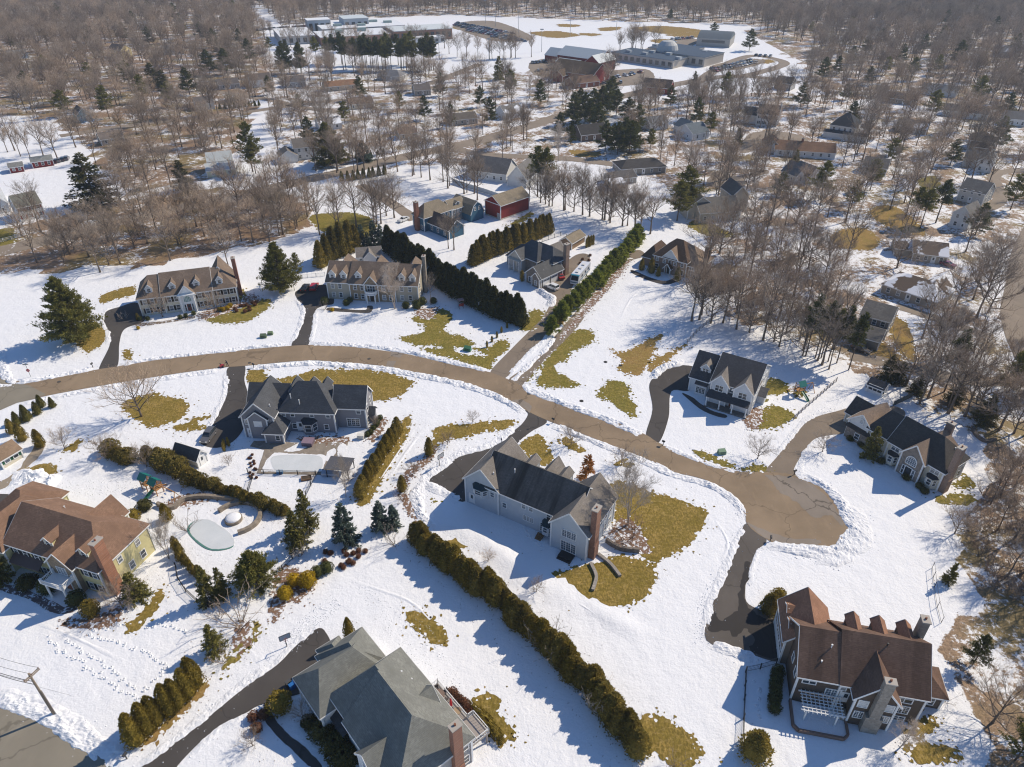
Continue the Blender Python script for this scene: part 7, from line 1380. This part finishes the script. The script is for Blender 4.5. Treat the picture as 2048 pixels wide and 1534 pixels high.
# ---- fences and walls
def fence(pts, h, label, mt, style='rail', name='fence', gap=2.2):
    w = [P(*q) for q in pts]; r = tag(empty(name, w[0]), label, 'fence' if name == 'fence' else 'wall'); o = w[0]; rl = MB(); ps = .03 if style == 'wire' else .07; pm_ = MB().box(-ps, ps, -ps, ps, -.1, h+.08).mesh('post', mt); np_ = 0
    for a, b in zip(w, w[1:]):
        d = b-a; n = max(1, int(d.length/gap)); dr = d.normalized(); z = Vector((0, 0, 1))
        if style == 'panel': rl.beam(a-o+z*h*.5, b-o+z*h*.5, .06, h*.96)
        else:
            for k in ((.25, .6, .95) if style == 'rail' else (.12, .95)): rl.beam(a-o+z*h*k, b-o+z*h*k, .04, .10 if style == 'rail' else .045)
            if style == 'picket':
                for i in range(int(d.length/.22)): q = a-o+dr*(i*.22); rl.beam(q+z*h*.1, q+z*h*.97, .03, .03)
        for i in range(n+(b is w[-1])):
            if np_ < 95: q = a+dr*(d.length*i/n); link('post', pm_, r, q-o); np_ += 1
    rl.build('panel' if style == 'panel' else 'rails', mt, r); return r
GREYW = boards((.33, .29, .26)); IRON = plain((.02, .02, .022), .5)
fence([(1587,840),(1610,818),(1640,792),(1672,764)], 1.3, 'weathered grey slatted fence running up the snow beside the small playset', GREYW, 'rail', gap=1.6)
fence([(1864,1136),(1868,1175),(1874,1215),(1882,1246)], 1.5, 'thin black wire fence along the brush on the right', IRON, 'wire'); fence([(1491,1345),(1488,1400),(1485,1478)], 1.3, 'black fence running down beside the brown house shadow', IRON, 'picket'); fence([(1491,1344),(1520,1338),(1552,1328)], 1.3, 'short black fence from the corner to the brown house', IRON, 'picket')
fence([(352,1135),(357,1160),(372,1184),(396,1206),(418,1215),(440,1212)], 1.2, 'curved black fence sweeping round the yellow house garden', IRON, 'picket'); fence([(905,366),(935,376),(968,386),(1000,397)], 1.9, 'solid pale vinyl fence behind the red barn', plain((.5, .55, .58)), 'panel'); fence([(1084,484),(1121,472),(1145,479)], 1.4, 'dark iron fence round the snowy pool behind the stone house', IRON, 'picket')
fence([(1374,688),(1392,668),(1412,650),(1430,636)], 1.3, 'grey fence between the porch house lawn and the brown wood', GREYW, 'rail', gap=1.6); fence([(588,556),(615,555),(650,552)], 1.2, 'low pale fence behind the red and black cars', plain((.6, .62, .62)), 'picket'); fence([(130,470),(200,448),(280,431)], 1.2, 'white rail fence along the road at the left wood', WHITE, 'rail'); fence([(-10,488),(40,475),(70,466)], 1.2, 'white rail fence at the left edge below the white farmhouse', WHITE, 'rail')
fence([(1786,812),(1805,803),(1822,795)], 1.4, 'short dark fence in the snowy corner behind the ivory house', plain((.08, .1, .1)), 'panel'); fence([(496,946),(560,949),(632,951)], 1.2, 'black fence along the lower edge of the rectangular pool', IRON, 'picket', gap=3); fence([(632,951),(622,972),(612,992)], 1.2, 'black fence dropping from the rectangular pool to the hedge', IRON, 'picket'); fence([(505,958),(497,985)], 1.2, 'short black fence left of the rectangular pool lawn', IRON, 'picket'); fence([(565,1140),(585,1118),(605,1100)], 1.2, 'black fence behind the broad bushy pine', IRON, 'picket')
fence([(1545,1520),(1600,1525)], .4, 'x', IRON) if False else None
def stone_wall(pts, h, w, label, mt=None, world=False):
    q = [Vector(v) for v in smooth([tuple(P(*a)) for a in pts], False, 6)] if not world else [Vector(v) for v in pts]; m = MB(); o = q[0].copy()
    L_, R_ = [], []
    for i, p in enumerate(q):
        d = q[min(i+1, len(q)-1)]-q[max(i-1, 0)]; nn = Vector((-d.y, d.x, 0)).normalized()*w/2; L_.append(p+nn-o); R_.append(p-nn-o)
    k = len(q); z = Vector((0, 0, h)); zz = Vector((0, 0, -.1)); m.add([v+zz for v in L_]+[v+z for v in L_]+[v+z for v in R_]+[v+zz for v in R_], [(j*k+i, j*k+i+1, (j+1)*k+i+1, (j+1)*k+i) for j in range(3) for i in range(k-1)]+[(0, k, 2*k, 3*k), (k-1, 4*k-1, 3*k-1, 2*k-1)])
    r = tag(m.build('stone_wall', mt or stone((.36, .3, .23), (.22, .18, .14), 2.2)), label, 'wall'); r.location = o; return r
WALLG = stone((.42, .38, .33), (.3, .27, .24), 2.5)
stone_wall([(1196,1110),(1220,1129),(1240,1154)], .5, .55, 'curved stone edging on the bare lawn, upper right of the pair', WALLG); stone_wall([(1181,1128),(1192,1152),(1190,1168),(1185,1182)], .5, .55, 'curved stone edging on the bare lawn, lower left of the pair', WALLG); stone_wall([(1212,1084),(1240,1100),(1278,1105)], 1.0, .5, 'dark retaining wall below the brown shrubs at the pale house', stone((.24, .2, .17), (.14, .12, .1), 2.2))
stone_wall([(316,1011),(344,1019),(371,1001),(410,996),(453,1000),(481,1005)], .9, .6, 'long fieldstone retaining wall above the kidney-shaped pool'); stone_wall([(1944,856),(1952,872),(1970,884),(1990,880)], .6, .7, 'dark stone planting ring behind the ivory house', stone((.2, .17, .14), (.12, .1, .09)))
c0 = P(474, 1038); arc = [(c0.x+4.3*math.cos(a), c0.y+4.1*math.sin(a), 0) for a in [R(t) for t in range(-70, 161, 15)]]; stone_wall(arc, .8, .7, 'round fieldstone wall enclosing the snow-covered spa', None, True)
r = tag(empty('spa_tub', (c0.x-.5, c0.y-.3, 0)), 'round snow-capped spa inside the stone ring', 'spa'); MB().cyl(0, 0, -.1, .6, 1.6, 1.6, 22).build('tub', stone((.36, .3, .23), (.22, .18, .14), 2.2), r); MB().lathe(0, 0, [(1.45, .6), (1.4, .75), (.9, .95), (.05, 1.0)], 20).build('snow_cap', SNOW, r, True)
# ---- pools, patio
ICE = N('frozen_pool_cover', .45, .3); ICE = ICE.out(ICE.mix(ICE.noise(.3, 4), (.52, .56, .57), (.72, .74, .75)))
def slab(name, px, z, t, mt, label, cat, n=6):
    pts = [Vector(q) for q in smooth([tuple(P(*a)) for a in px], True, n)] if n else [P(*a) for a in px]; o = pts[0].copy(); k = len(pts); m = MB(); top = [Vector((q.x-o.x, q.y-o.y, z)) for q in pts]; m.add(top, tessellate_polygon([top])); m.add([(q.x, q.y, z-t) for q in top]+[tuple(q) for q in top], [(i, (i+1) % k, k+(i+1) % k, k+i) for i in range(k)]); r = tag(m.build(name, mt), label, cat); r.location = (o.x, o.y, 0); return r
kid = [(390,1043),(415,1040),(442,1053),(464,1072),(468,1091),(442,1099),(416,1096),(392,1079),(378,1059)]; cx, cy = 425, 1070
slab('pool', [(cx-2.5+(x-cx)*1.02, cy+1.5+(y-cy)*1.03) for x, y in kid], .09, .2, plain((.1, .24, .2), .4), 'kidney-shaped swimming pool with a grey-white frozen cover and green rim', 'pool').name = 'pool'
pool = [o for o in COL.objects if o.get('category') == 'pool'][-1]; q = sheet('cover', kid, .11, ICE, .12, .4, 5); q['kind'] = ''; del q['kind']; q.parent = pool; q.location = -pool.location
pat = stone((.34, .29, .23), (.26, .22, .18), 1.1); sheet('patio', [(508,882),(560,884),(600,886),(680,880),(697,884),(692,900),(680,925),(660,952),(648,952),(640,950),(514,947),(520,925),(529,900),(500,893)], .05, pat, .1, .6, 3, False)
sheet('snow', [(522,944),(528,928),(541,912),(549,906),(600,908),(640,909),(653,914),(650,930),(645,944)], .075, SNOW, .25, .3, 6, False); sheet('snow', [(568,903),(584,893),(604,884),(622,886),(616,894),(590,903)], .07, SNOW, .3, .3, 7); sheet('snow', [(655,905),(668,897),(672,905),(662,920),(652,922)], .07, SNOW, .2, .3, 8); sheet('snow', [(676,892),(690,888),(694,895),(684,922),(676,920)], .07, SNOW, .2, .3, 9)
r = slab('pool', [(548,913),(600,910),(638,913),(646,926),(638,942),(600,944),(555,942),(543,928)], .10, .1, ICE, 'rectangular swimming pool under a smooth snowy cover behind the charcoal-roofed house', 'pool')
def boxes(name, px, yaw, parts, label, cat, z=.05):
    p = P(*px); r = tag(empty(name, (p.x, p.y, z), yaw), label, cat)
    for nm, mt, bs in parts:
        m = MB()
        for b in bs: m.box(*b)
        m.build(nm, mt, r)
    return r
boxes('hot_tub', (617,888), R(-5), [('tub', plain((.16, .12, .15)), [(-1.1, 1.1, -1, 1, 0, .85)]), ('lid', plain((.25, .18, .23)), [(-1.15, 1.15, -1.05, 1.05, .85, 1.0)])], 'square hot tub with purple-grey lid on the patio', 'hot tub')
boxes('gazebo', (682,945), R(-8), [('roof', plain((.1, .1, .11)), [(-2.5, 2.5, -2, 2, 2.3, 2.4)]), ('post', DARKM, [(-2.3, -2.15, -1.8, -1.65, 0, 2.3)]), ('post', DARKM, [(2.15, 2.3, -1.8, -1.65, 0, 2.3)]), ('post', DARKM, [(-2.3, -2.15, 1.65, 1.8, 0, 2.3)]), ('post', DARKM, [(2.15, 2.3, 1.65, 1.8, 0, 2.3)])], 'dark flat-topped garden shelter at the lower right corner of the rectangular pool', 'garden shelter')
boxes('covered_boat', (662,950), R(-5), [('cover', plain((.42, .46, .52)), [(-1.8, 1.6, -.6, .6, .15, .7)]), ('base', DARKM, [(-1.5, 1.3, -.5, .5, 0, .15)])], 'low grey-blue covered object beside the pool corner', 'covered furniture')
boxes('garden_bed', (613,958), R(15), [('frame', WOODM, [(-1, 1, -.6, -.5, 0, .4), (-1, 1, .5, .6, 0, .4), (-1, -.9, -.5, .5, 0, .4), (.9, 1, -.5, .5, 0, .4)]), ('soil', plain((.08, .06, .04)), [(-.9, .9, -.5, .5, 0, .3)])], 'raised wooden garden bed below the rectangular pool', 'garden bed')
boxes('cooler', (560,947), R(5), [('body', plain((.04, .13, .28)), [(-.6, .6, -.3, .3, 0, .6)]), ('lid', plain((.3, .4, .5)), [(-.62, .62, -.32, .32, .6, .7)])], 'small blue chest at the lower edge of the rectangular pool', 'chest')
boxes('generator', (722,877), R(-3), [('cabinet', plain((.62, .6, .54)), [(-.7, .7, -.4, .4, 0, .9)]), ('cap', plain((.7, .68, .62)), [(-.75, .75, -.45, .45, .9, 1.0)])], 'beige generator cabinet at the right end of the charcoal-roofed house', 'generator')
boxes('recycling_bin', (585,1376), R(-45), [('bin', plain((.01, .10, .36)), [(-.35, .35, -.4, .4, 0, .95)]), ('lid', plain((.02, .14, .42)), [(-.38, .38, -.44, .42, .95, 1.05)])], 'bright blue wheeled bin beside the garage of the sage-roofed house', 'bin')
boxes('refuse_bin', (579,1372), R(-45), [('bin', plain((.05, .05, .05)), [(-.35, .35, -.4, .4, 0, .95)]), ('lid', plain((.08, .08, .08)), [(-.38, .38, -.44, .42, .95, 1.05)])], 'dark wheeled bin next to the blue bin', 'bin')
# ---- playsets
def playset(px, yaw, label, big=True):
    p = P(*px); r = tag(empty('playset', (p.x, p.y, 0), yaw), label, 'playset'); WD = plain((.42, .22, .09)); TEAL = plain((.012, .16, .14), .5)
    for i, u in enumerate((0, 2.8) if big else (0,)):
        b = MB()
        for x in (-.75, .75):
            for y in (-.75, .75): b.box(u+x-.07, u+x+.07, y-.07, y+.07, -.1, 2.9)
        for z in (1.3, 1.75, 2.1): b.box(u-.8, u+.8, -.8, -.74, z, z+.14); b.box(u-.8, u+.8, .74, .8, z, z+.14)
        b.box(u-.8, u+.8, -.8, .8, 1.2, 1.3); b.build('tower', WD, r)
        c = MB(); c.add([(u-1.0, -1.05, 2.7), (u+1.0, -1.05, 2.7), (u+1.0, 0, 3.7), (u-1.0, 0, 3.7), (u+1.0, 1.05, 2.7), (u-1.0, 1.05, 2.7)]+[(u-1.0, -1.05, 2.64), (u+1.0, -1.05, 2.64), (u+1.0, 0, 3.62), (u-1.0, 0, 3.62), (u+1.0, 1.05, 2.64), (u-1.0, 1.05, 2.64)], [(0,1,2,3),(3,2,4,5),(6,9,8,7),(9,11,10,8),(0,6,7,1),(5,4,10,11)]); c.build('canopy', TEAL, r)
    u = 2.8 if big else 0; s = MB(); n = 8
    for w0, w1, dz in ((-.3, .3, 0), (-.34, -.28, .18), (.28, .34, .18)):
        pts = [(u+.0, -.8-2.6*i/n, 1.25*(1-i/n)**.8+.12) for i in range(n+1)]; m0 = len(s.v)
        s.add([(x+w, y, z+dz) for x, y, z in pts for w in (w0, w1)]+[(x+w, y, z-.05) for x, y, z in pts for w in (w0, w1)], [(2*i, 2*i+1, 2*i+3, 2*i+2) for i in range(n)]+[(2*i+2*n+2, 2*i+2*n+4, 2*i+2*n+5, 2*i+2*n+3) for i in range(n)]+[(2*i, 2*i+2, 2*i+2*n+4, 2*i+2*n+2) for i in range(n)]+[(2*i+1, 2*i+2*n+3, 2*i+2*n+5, 2*i+3) for i in range(n)])
    s.build('slide', plain((.03, .17, .10), .35), r); b = MB(); x0, x1 = u+.8, u+(5.4 if big else 3.4); b.beam((x0, 0, 2.5), (x1, 0, 2.5), .13, .16)
    for sg in (-1, 1): b.beam((x1, 0, 2.5), (x1+.3, sg*1.1, 0), .11, .11)
    b.build('swing_beam', WD, r)
    for k in range(2 if big else 1):
        xx = x0+(x1-x0)*(k+.7)/2.4; b = MB(); b.beam((xx-.22, 0, 2.45), (xx-.22, 0, .6), .02, .02); b.beam((xx+.22, 0, 2.45), (xx+.22, 0, .6), .02, .02); b.box(xx-.27, xx+.27, -.13, .13, .55, .6); b.build('swing', plain((.03, .12, .35)), r)
    b = MB(); b.beam((u-.5 if big else -.9, .8, 1.2), (u-.5 if big else -1.5, 2.4, 0), .5, .06); b.build('climbing_ramp', WD, r); return r
playset((297,976), R(-28), 'large wooden playset with two green canopies, slide and swings'); playset((1597,788), R(20), 'small wooden playset with one teal canopy on the porch house lawn', False)
o = tag(MB().lathe(0, 0, [(.5, 0), (.7, .25), (.55, .55), (.1, .75)], 14).build('play_dome', plain((.02, .16, .55), .4)), 'bright blue plastic toy left of the large playset', 'toy'); p = P(284, 954); o.location = (p.x, p.y, 0); MB().cyl(0, 0, .7, .8, .18, .1, 10).build('knob', plain((.03, .2, .6)), o)
boxes('toy_tower', (922,616), R(20), [('post', plain((.12, .07, .05)), [(-.7, -.6, -.6, -.5, 0, 2.6), (.6, .7, -.6, -.5, 0, 2.6), (-.7, -.6, .5, .6, 0, 2.6), (.6, .7, .5, .6, 0, 2.6)]), ('panel', plain((.4, .05, .04)), [(-.7, .7, -.62, -.56, .9, 1.7)]), ('canopy', plain((.35, .22, .2)), [(-.85, .85, -.75, .75, 2.6, 2.75)])], 'small red climbing tower in the shade of the dark arborvitae row', 'play tower', 0)
# ---- pergola, terrace and the deck furniture
Mw = Matrix.Translation(BROWNH.root.location) @ Matrix.Rotation(BROWNH.root.rotation_euler.z, 4, 'Z'); o0 = Mw @ Vector((1.3, -2.7, 0))
r = tag(empty('pergola', o0, BROWNH.root.rotation_euler.z), 'white lattice pergola over the snowy terrace of the brown house', 'pergola')
for x in (.5, 4.6): MB().box(x-.1, x+.1, .1, .3, .3, 2.7).build('post', WHITE, r)
b = MB(); b.box(-.3, 5.5, .1, .26, 2.7, 2.9); b.box(-.3, 5.5, 2.95, 3.1, 2.7, 2.9); b.build('beam', WHITE, r); b = MB()
for i in range(10): x = .05+.56*i; b.box(x-.04, x+.04, -.35, 3.15, 2.9, 3.06)
b.build('rafters', WHITE, r); b = MB()
for j in range(7): y = -.15+.5*j; b.box(-.2, 5.35, y-.05, y+.05, 3.06, 3.13)
b.build('slats', WHITE, r)
r = tag(empty('terrace', o0, BROWNH.root.rotation_euler.z), 'raised snowy terrace with dark wooden edging behind the brown house', 'terrace'); b = MB(); b.add([(-.9,3.1,.3),(-.9,-.9,.3),(-.3,-1.5,.3),(5.6,-1.5,.3),(6.2,-.9,.3),(6.2,2.0,.3),(-.9,3.1,-.1),(-.9,-.9,-.1),(-.3,-1.5,-.1),(5.6,-1.5,-.1),(6.2,-.9,-.1),(6.2,2.0,-.1)], [(0,1,2,3,4,5)]+[(i, (i+1) % 6, 6+(i+1) % 6, 6+i) for i in range(6)]); b.build('snow_top', SNOW, r); b = MB()
for a, q in (((-.95, 3.0), (-.95, -.9)), ((-.95, -.9), (-.3, -1.55)), ((-.3, -1.55), (5.6, -1.55)), ((5.6, -1.55), (6.25, -.9)), ((6.25, -.9), (6.25, 1.6))): b.beam((*a, .25), (*q, .25), .3, .8)
b.build('edging', plain((.2, .13, .1)), r); boxes('grill_counter', (1683,1428), R(-12), [('counter', plain((.38, .33, .27)), [(-.5, .5, -1.2, 1.2, 0, .95)]), ('grill', DARKM, [(-.45, .45, .1, 1.1, .95, 1.3)])], 'stone grill counter at the right end of the pergola', 'grill', .3)
Ms = Matrix.Translation(SAGEH.root.location) @ Matrix.Rotation(SAGEH.root.rotation_euler.z, 4, 'Z')
def on_deck(u, v): return Ms @ Vector((u, v, 2.55))
q = on_deck(8.0, 12.4); r = tag(empty('patio_table', q), 'large round brown table on the deck of the sage-roofed house', 'table'); MB().cyl(0, 0, .68, .74, .8, .8, 20).build('table_top', plain((.2, .14, .11)), r); MB().cyl(0, 0, 0, .68, .3, .08, 10).build('pedestal', DARKM, r)
q = on_deck(11.6, 12.9); r = tag(empty('patio_table', q), 'small round tan table near the red umbrella', 'table'); MB().cyl(0, 0, .6, .66, .55, .55, 18).build('table_top', plain((.36, .26, .16)), r); MB().cyl(0, 0, 0, .6, .22, .06, 10).build('pedestal', DARKM, r)
for i in range(5):
    a = i*1.256+.3; q = on_deck(8.0+1.15*math.cos(a), 12.4+1.15*math.sin(a)); r = tag(empty('patio_chair', q, a+SAGEH.root.rotation_euler.z), 'dark patio chair around the large round table', 'chair', 'chairs around the round table'); MB().box(-.25, .25, -.25, .25, .4, .46).build('seat', plain((.12, .1, .09)), r); MB().box(.2, .26, -.25, .25, .46, .95).build('backrest', plain((.12, .1, .09)), r)
    for sx in (-.22, .22):
        for sy in (-.22, .22): MB().box(sx-.02, sx+.02, sy-.02, sy+.02, 0, .4).build('leg', DARKM, r)
q = on_deck(10.6, 12.6); r = tag(empty('patio_umbrella', q), 'closed red umbrella standing on the deck', 'umbrella'); MB().cyl(0, 0, 0, 2.7, .03, .03, 8).build('pole', WOODM, r); MB().lathe(0, 0, [(.04, .9), (.2, 1.05), (.17, 1.8), (.1, 2.5), (.02, 2.7)], 12).build('canopy', plain((.5, .02, .03)), r); MB().cyl(0, 0, 0, .12, .3, .3, 14).build('base', DARKM, r)
sheet('walk', [(528,1404),(536,1408),(545,1430),(570,1462),(610,1495),(645,1534),(620,1534),(590,1505),(552,1470),(530,1440)], .04, DRIVE, .1, .5, 4); sheet('walk', [(0,1168),(40,1175),(80,1192),(110,1205),(130,1215),(140,1200),(160,1195),(150,1222),(120,1228),(95,1222),(60,1200),(0,1180)], .04, mulch((.16, .12, .11)), .1, .5, 5); sheet('walk', [(1364,786),(1378,800),(1400,818),(1425,830),(1450,836),(1452,830),(1425,822),(1402,808),(1385,795)], .04, DRIVE, .05, .6, 6)
sheet('walk', [(268,646),(300,645),(340,640),(370,634),(388,632),(388,637),(370,640),(320,648),(290,652),(268,652)], .04, mulch((.2, .15, .11)), .1, .5, 7); sheet('walk', [(660,615),(690,618),(730,620),(735,612),(745,612),(745,620),(735,626),(690,624),(655,621)], .04, DRIVE, .1, .5, 8); sheet('walk', [(1265,540),(1300,555),(1330,562),(1350,556),(1356,562),(1332,569),(1300,562),(1265,547)], .04, DRIVE, .05, .5, 9)
sheet('gravel_pad', [(-30,965),(5,962),(40,935),(60,905),(75,885),(90,890),(85,905),(60,930),(35,955),(10,975),(-30,985)], .04, plain((.33, .27, .2)), .3, .5, 9)
# ---- trodden and broken snow
def tracks():
    m = MB(); r = random.Random(3); Z = lambda a, b: (a*.26074, 1134+b*.26074)
    runs = [[(385,530),(410,590),(450,640),(540,690),(620,740),(690,790),(780,840),(850,900),(930,950),(1020,1000),(1080,1010)], [(510,550),(600,620),(700,690),(800,750),(870,800),(940,860),(1030,910),(1110,950)], [(690,510),(770,550),(860,575),(950,600),(1060,640),(1150,680),(1240,730),(1280,760)], [(1110,470),(1240,440),(1340,470),(1430,500)], [(700,490),(850,480),(950,440)], [(1090,990),(1140,900),(1200,860),(1260,770)]]
    paths = [[Z(*q) for q in a] for a in runs]+[[(1512,1365),(1520,1385),(1515,1410),(1523,1440)], [(1022,1010),(1040,1040),(1060,1075),(1085,1100)]]
    for a in paths:
        w = [P(*q) for q in a]; L = sum((b-c).length for b, c in zip(w, w[1:])); n = int(L/.62)
        for k in range(1):
            for i, q in enumerate(along(a, n, .10)):
                d = Vector((math.cos(i), math.sin(i), 0)); x, y = q[0]+r.uniform(-.35, .35), q[1]+r.uniform(-.35, .35); s = r.uniform(.12, .17)
                K = 7; ro, ri, hh = s*1.7, s*1.0, r.uniform(.13, .2); b = len(m.v)
                for rr, z in ((ro, 0), (ri, hh), (ri*.45, .012)):
                    for j in range(K): t = 6.2832*j/K; m.v.append((x+rr*math.cos(t)*1.2, y+rr*math.sin(t), z))
                for q in range(2):
                    for j in range(K): m.f.append((b+q*K+j, b+q*K+(j+1) % K, b+q*K+K+(j+1) % K, b+q*K+K+j)); m.m.append(0)
    o = m.build('footprints', snow_mat('trodden_snow', .0, 1)); tag(o, 'trails of footprints crossing the snow', 'footprints', None, 'stuff')
tracks()
def clods():
    m = MB(); r = random.Random(8)
    def clod(x, y, s): m.add([(x-s, y-s*.6, -.02), (x+s, y-s*.7, -.02), (x+s*.2, y+s, -.02), (x+r.uniform(-.3, .3)*s, y+r.uniform(-.3, .3)*s, s*r.uniform(.6, 1.2))], [(0, 1, 3), (1, 2, 3), (2, 0, 3)])
    for pts, w, h in BANKS:
        for p in pts:
            if p.y > 330: continue
            for k in range(2):
                d = r.gauss(0, w*.55); a = r.uniform(0, 6.28); clod(p.x+d*math.cos(a), p.y+d*math.sin(a), r.uniform(.05, .17))
    for poly, n in (([(700,1150),(800,1190),(850,1230),(900,1330),(960,1400),(900,1380),(820,1320),(740,1230)], 700), ([(560,1290),(600,1240),(660,1190),(690,1210),(640,1250),(590,1310)], 500), ([(1395,1210),(1412,1170),(1440,1150),(1412,1215),(1405,1285),(1385,1290)], 260), ([(40,970),(120,960),(260,960),(330,1010),(200,990),(60,1000)], 500), ([(1720,1040),(1740,1080),(1700,1120),(1650,1125),(1690,1100)], 200)):
        w = [P(*q) for q in poly]; x0, x1 = min(p.x for p in w), max(p.x for p in w); y0, y1 = min(p.y for p in w), max(p.y for p in w)
        for _ in range(n*3):
            x, y = r.uniform(x0, x1), r.uniform(y0, y1)
            if inpoly(*PX(x, y), poly): clod(x, y, r.uniform(.04, .15))
    tag(m.build('snow_clods', SNOW), 'loose clods of snow thrown along the road edges', 'snow clods', None, 'stuff')
clods()
def debris():
    m = MB(); r = random.Random(12); spots = [(o.location.x, o.location.y, 5.5) for o in COL.objects if o.parent is None and o.location.y < 330 and o.name.split('.')[0] in ('bare_tree', 'spruce_tree', 'pine_tree', 'blue_spruce', 'oak_tree', 'bare_shrub', 'arborvitae', 'evergreen_shrub')]
    for x, y, R0 in spots:
        for _ in range(22):
            d = abs(r.gauss(0, R0*.6)); a = r.uniform(0, 6.28); px, py = x+d*math.cos(a), y+d*math.sin(a); s = r.uniform(.04, .13); t = r.uniform(0, 6.28); c, n = math.cos(t)*s, math.sin(t)*s
            m.add([(px-c, py-n, .05), (px+n*.5, py-c*.5, .052), (px+c, py+n, .06), (px-n*.5, py+c*.5, .052)], [(0, 1, 2, 3)])
    tag(m.build('leaf_debris', mulch((.22, .14, .08)) if False else plain((.16, .10, .06), .95), recalc=False), 'dead leaves and twigs blown over the snow beneath trees and hedges', 'leaf litter', None, 'stuff')
debris()
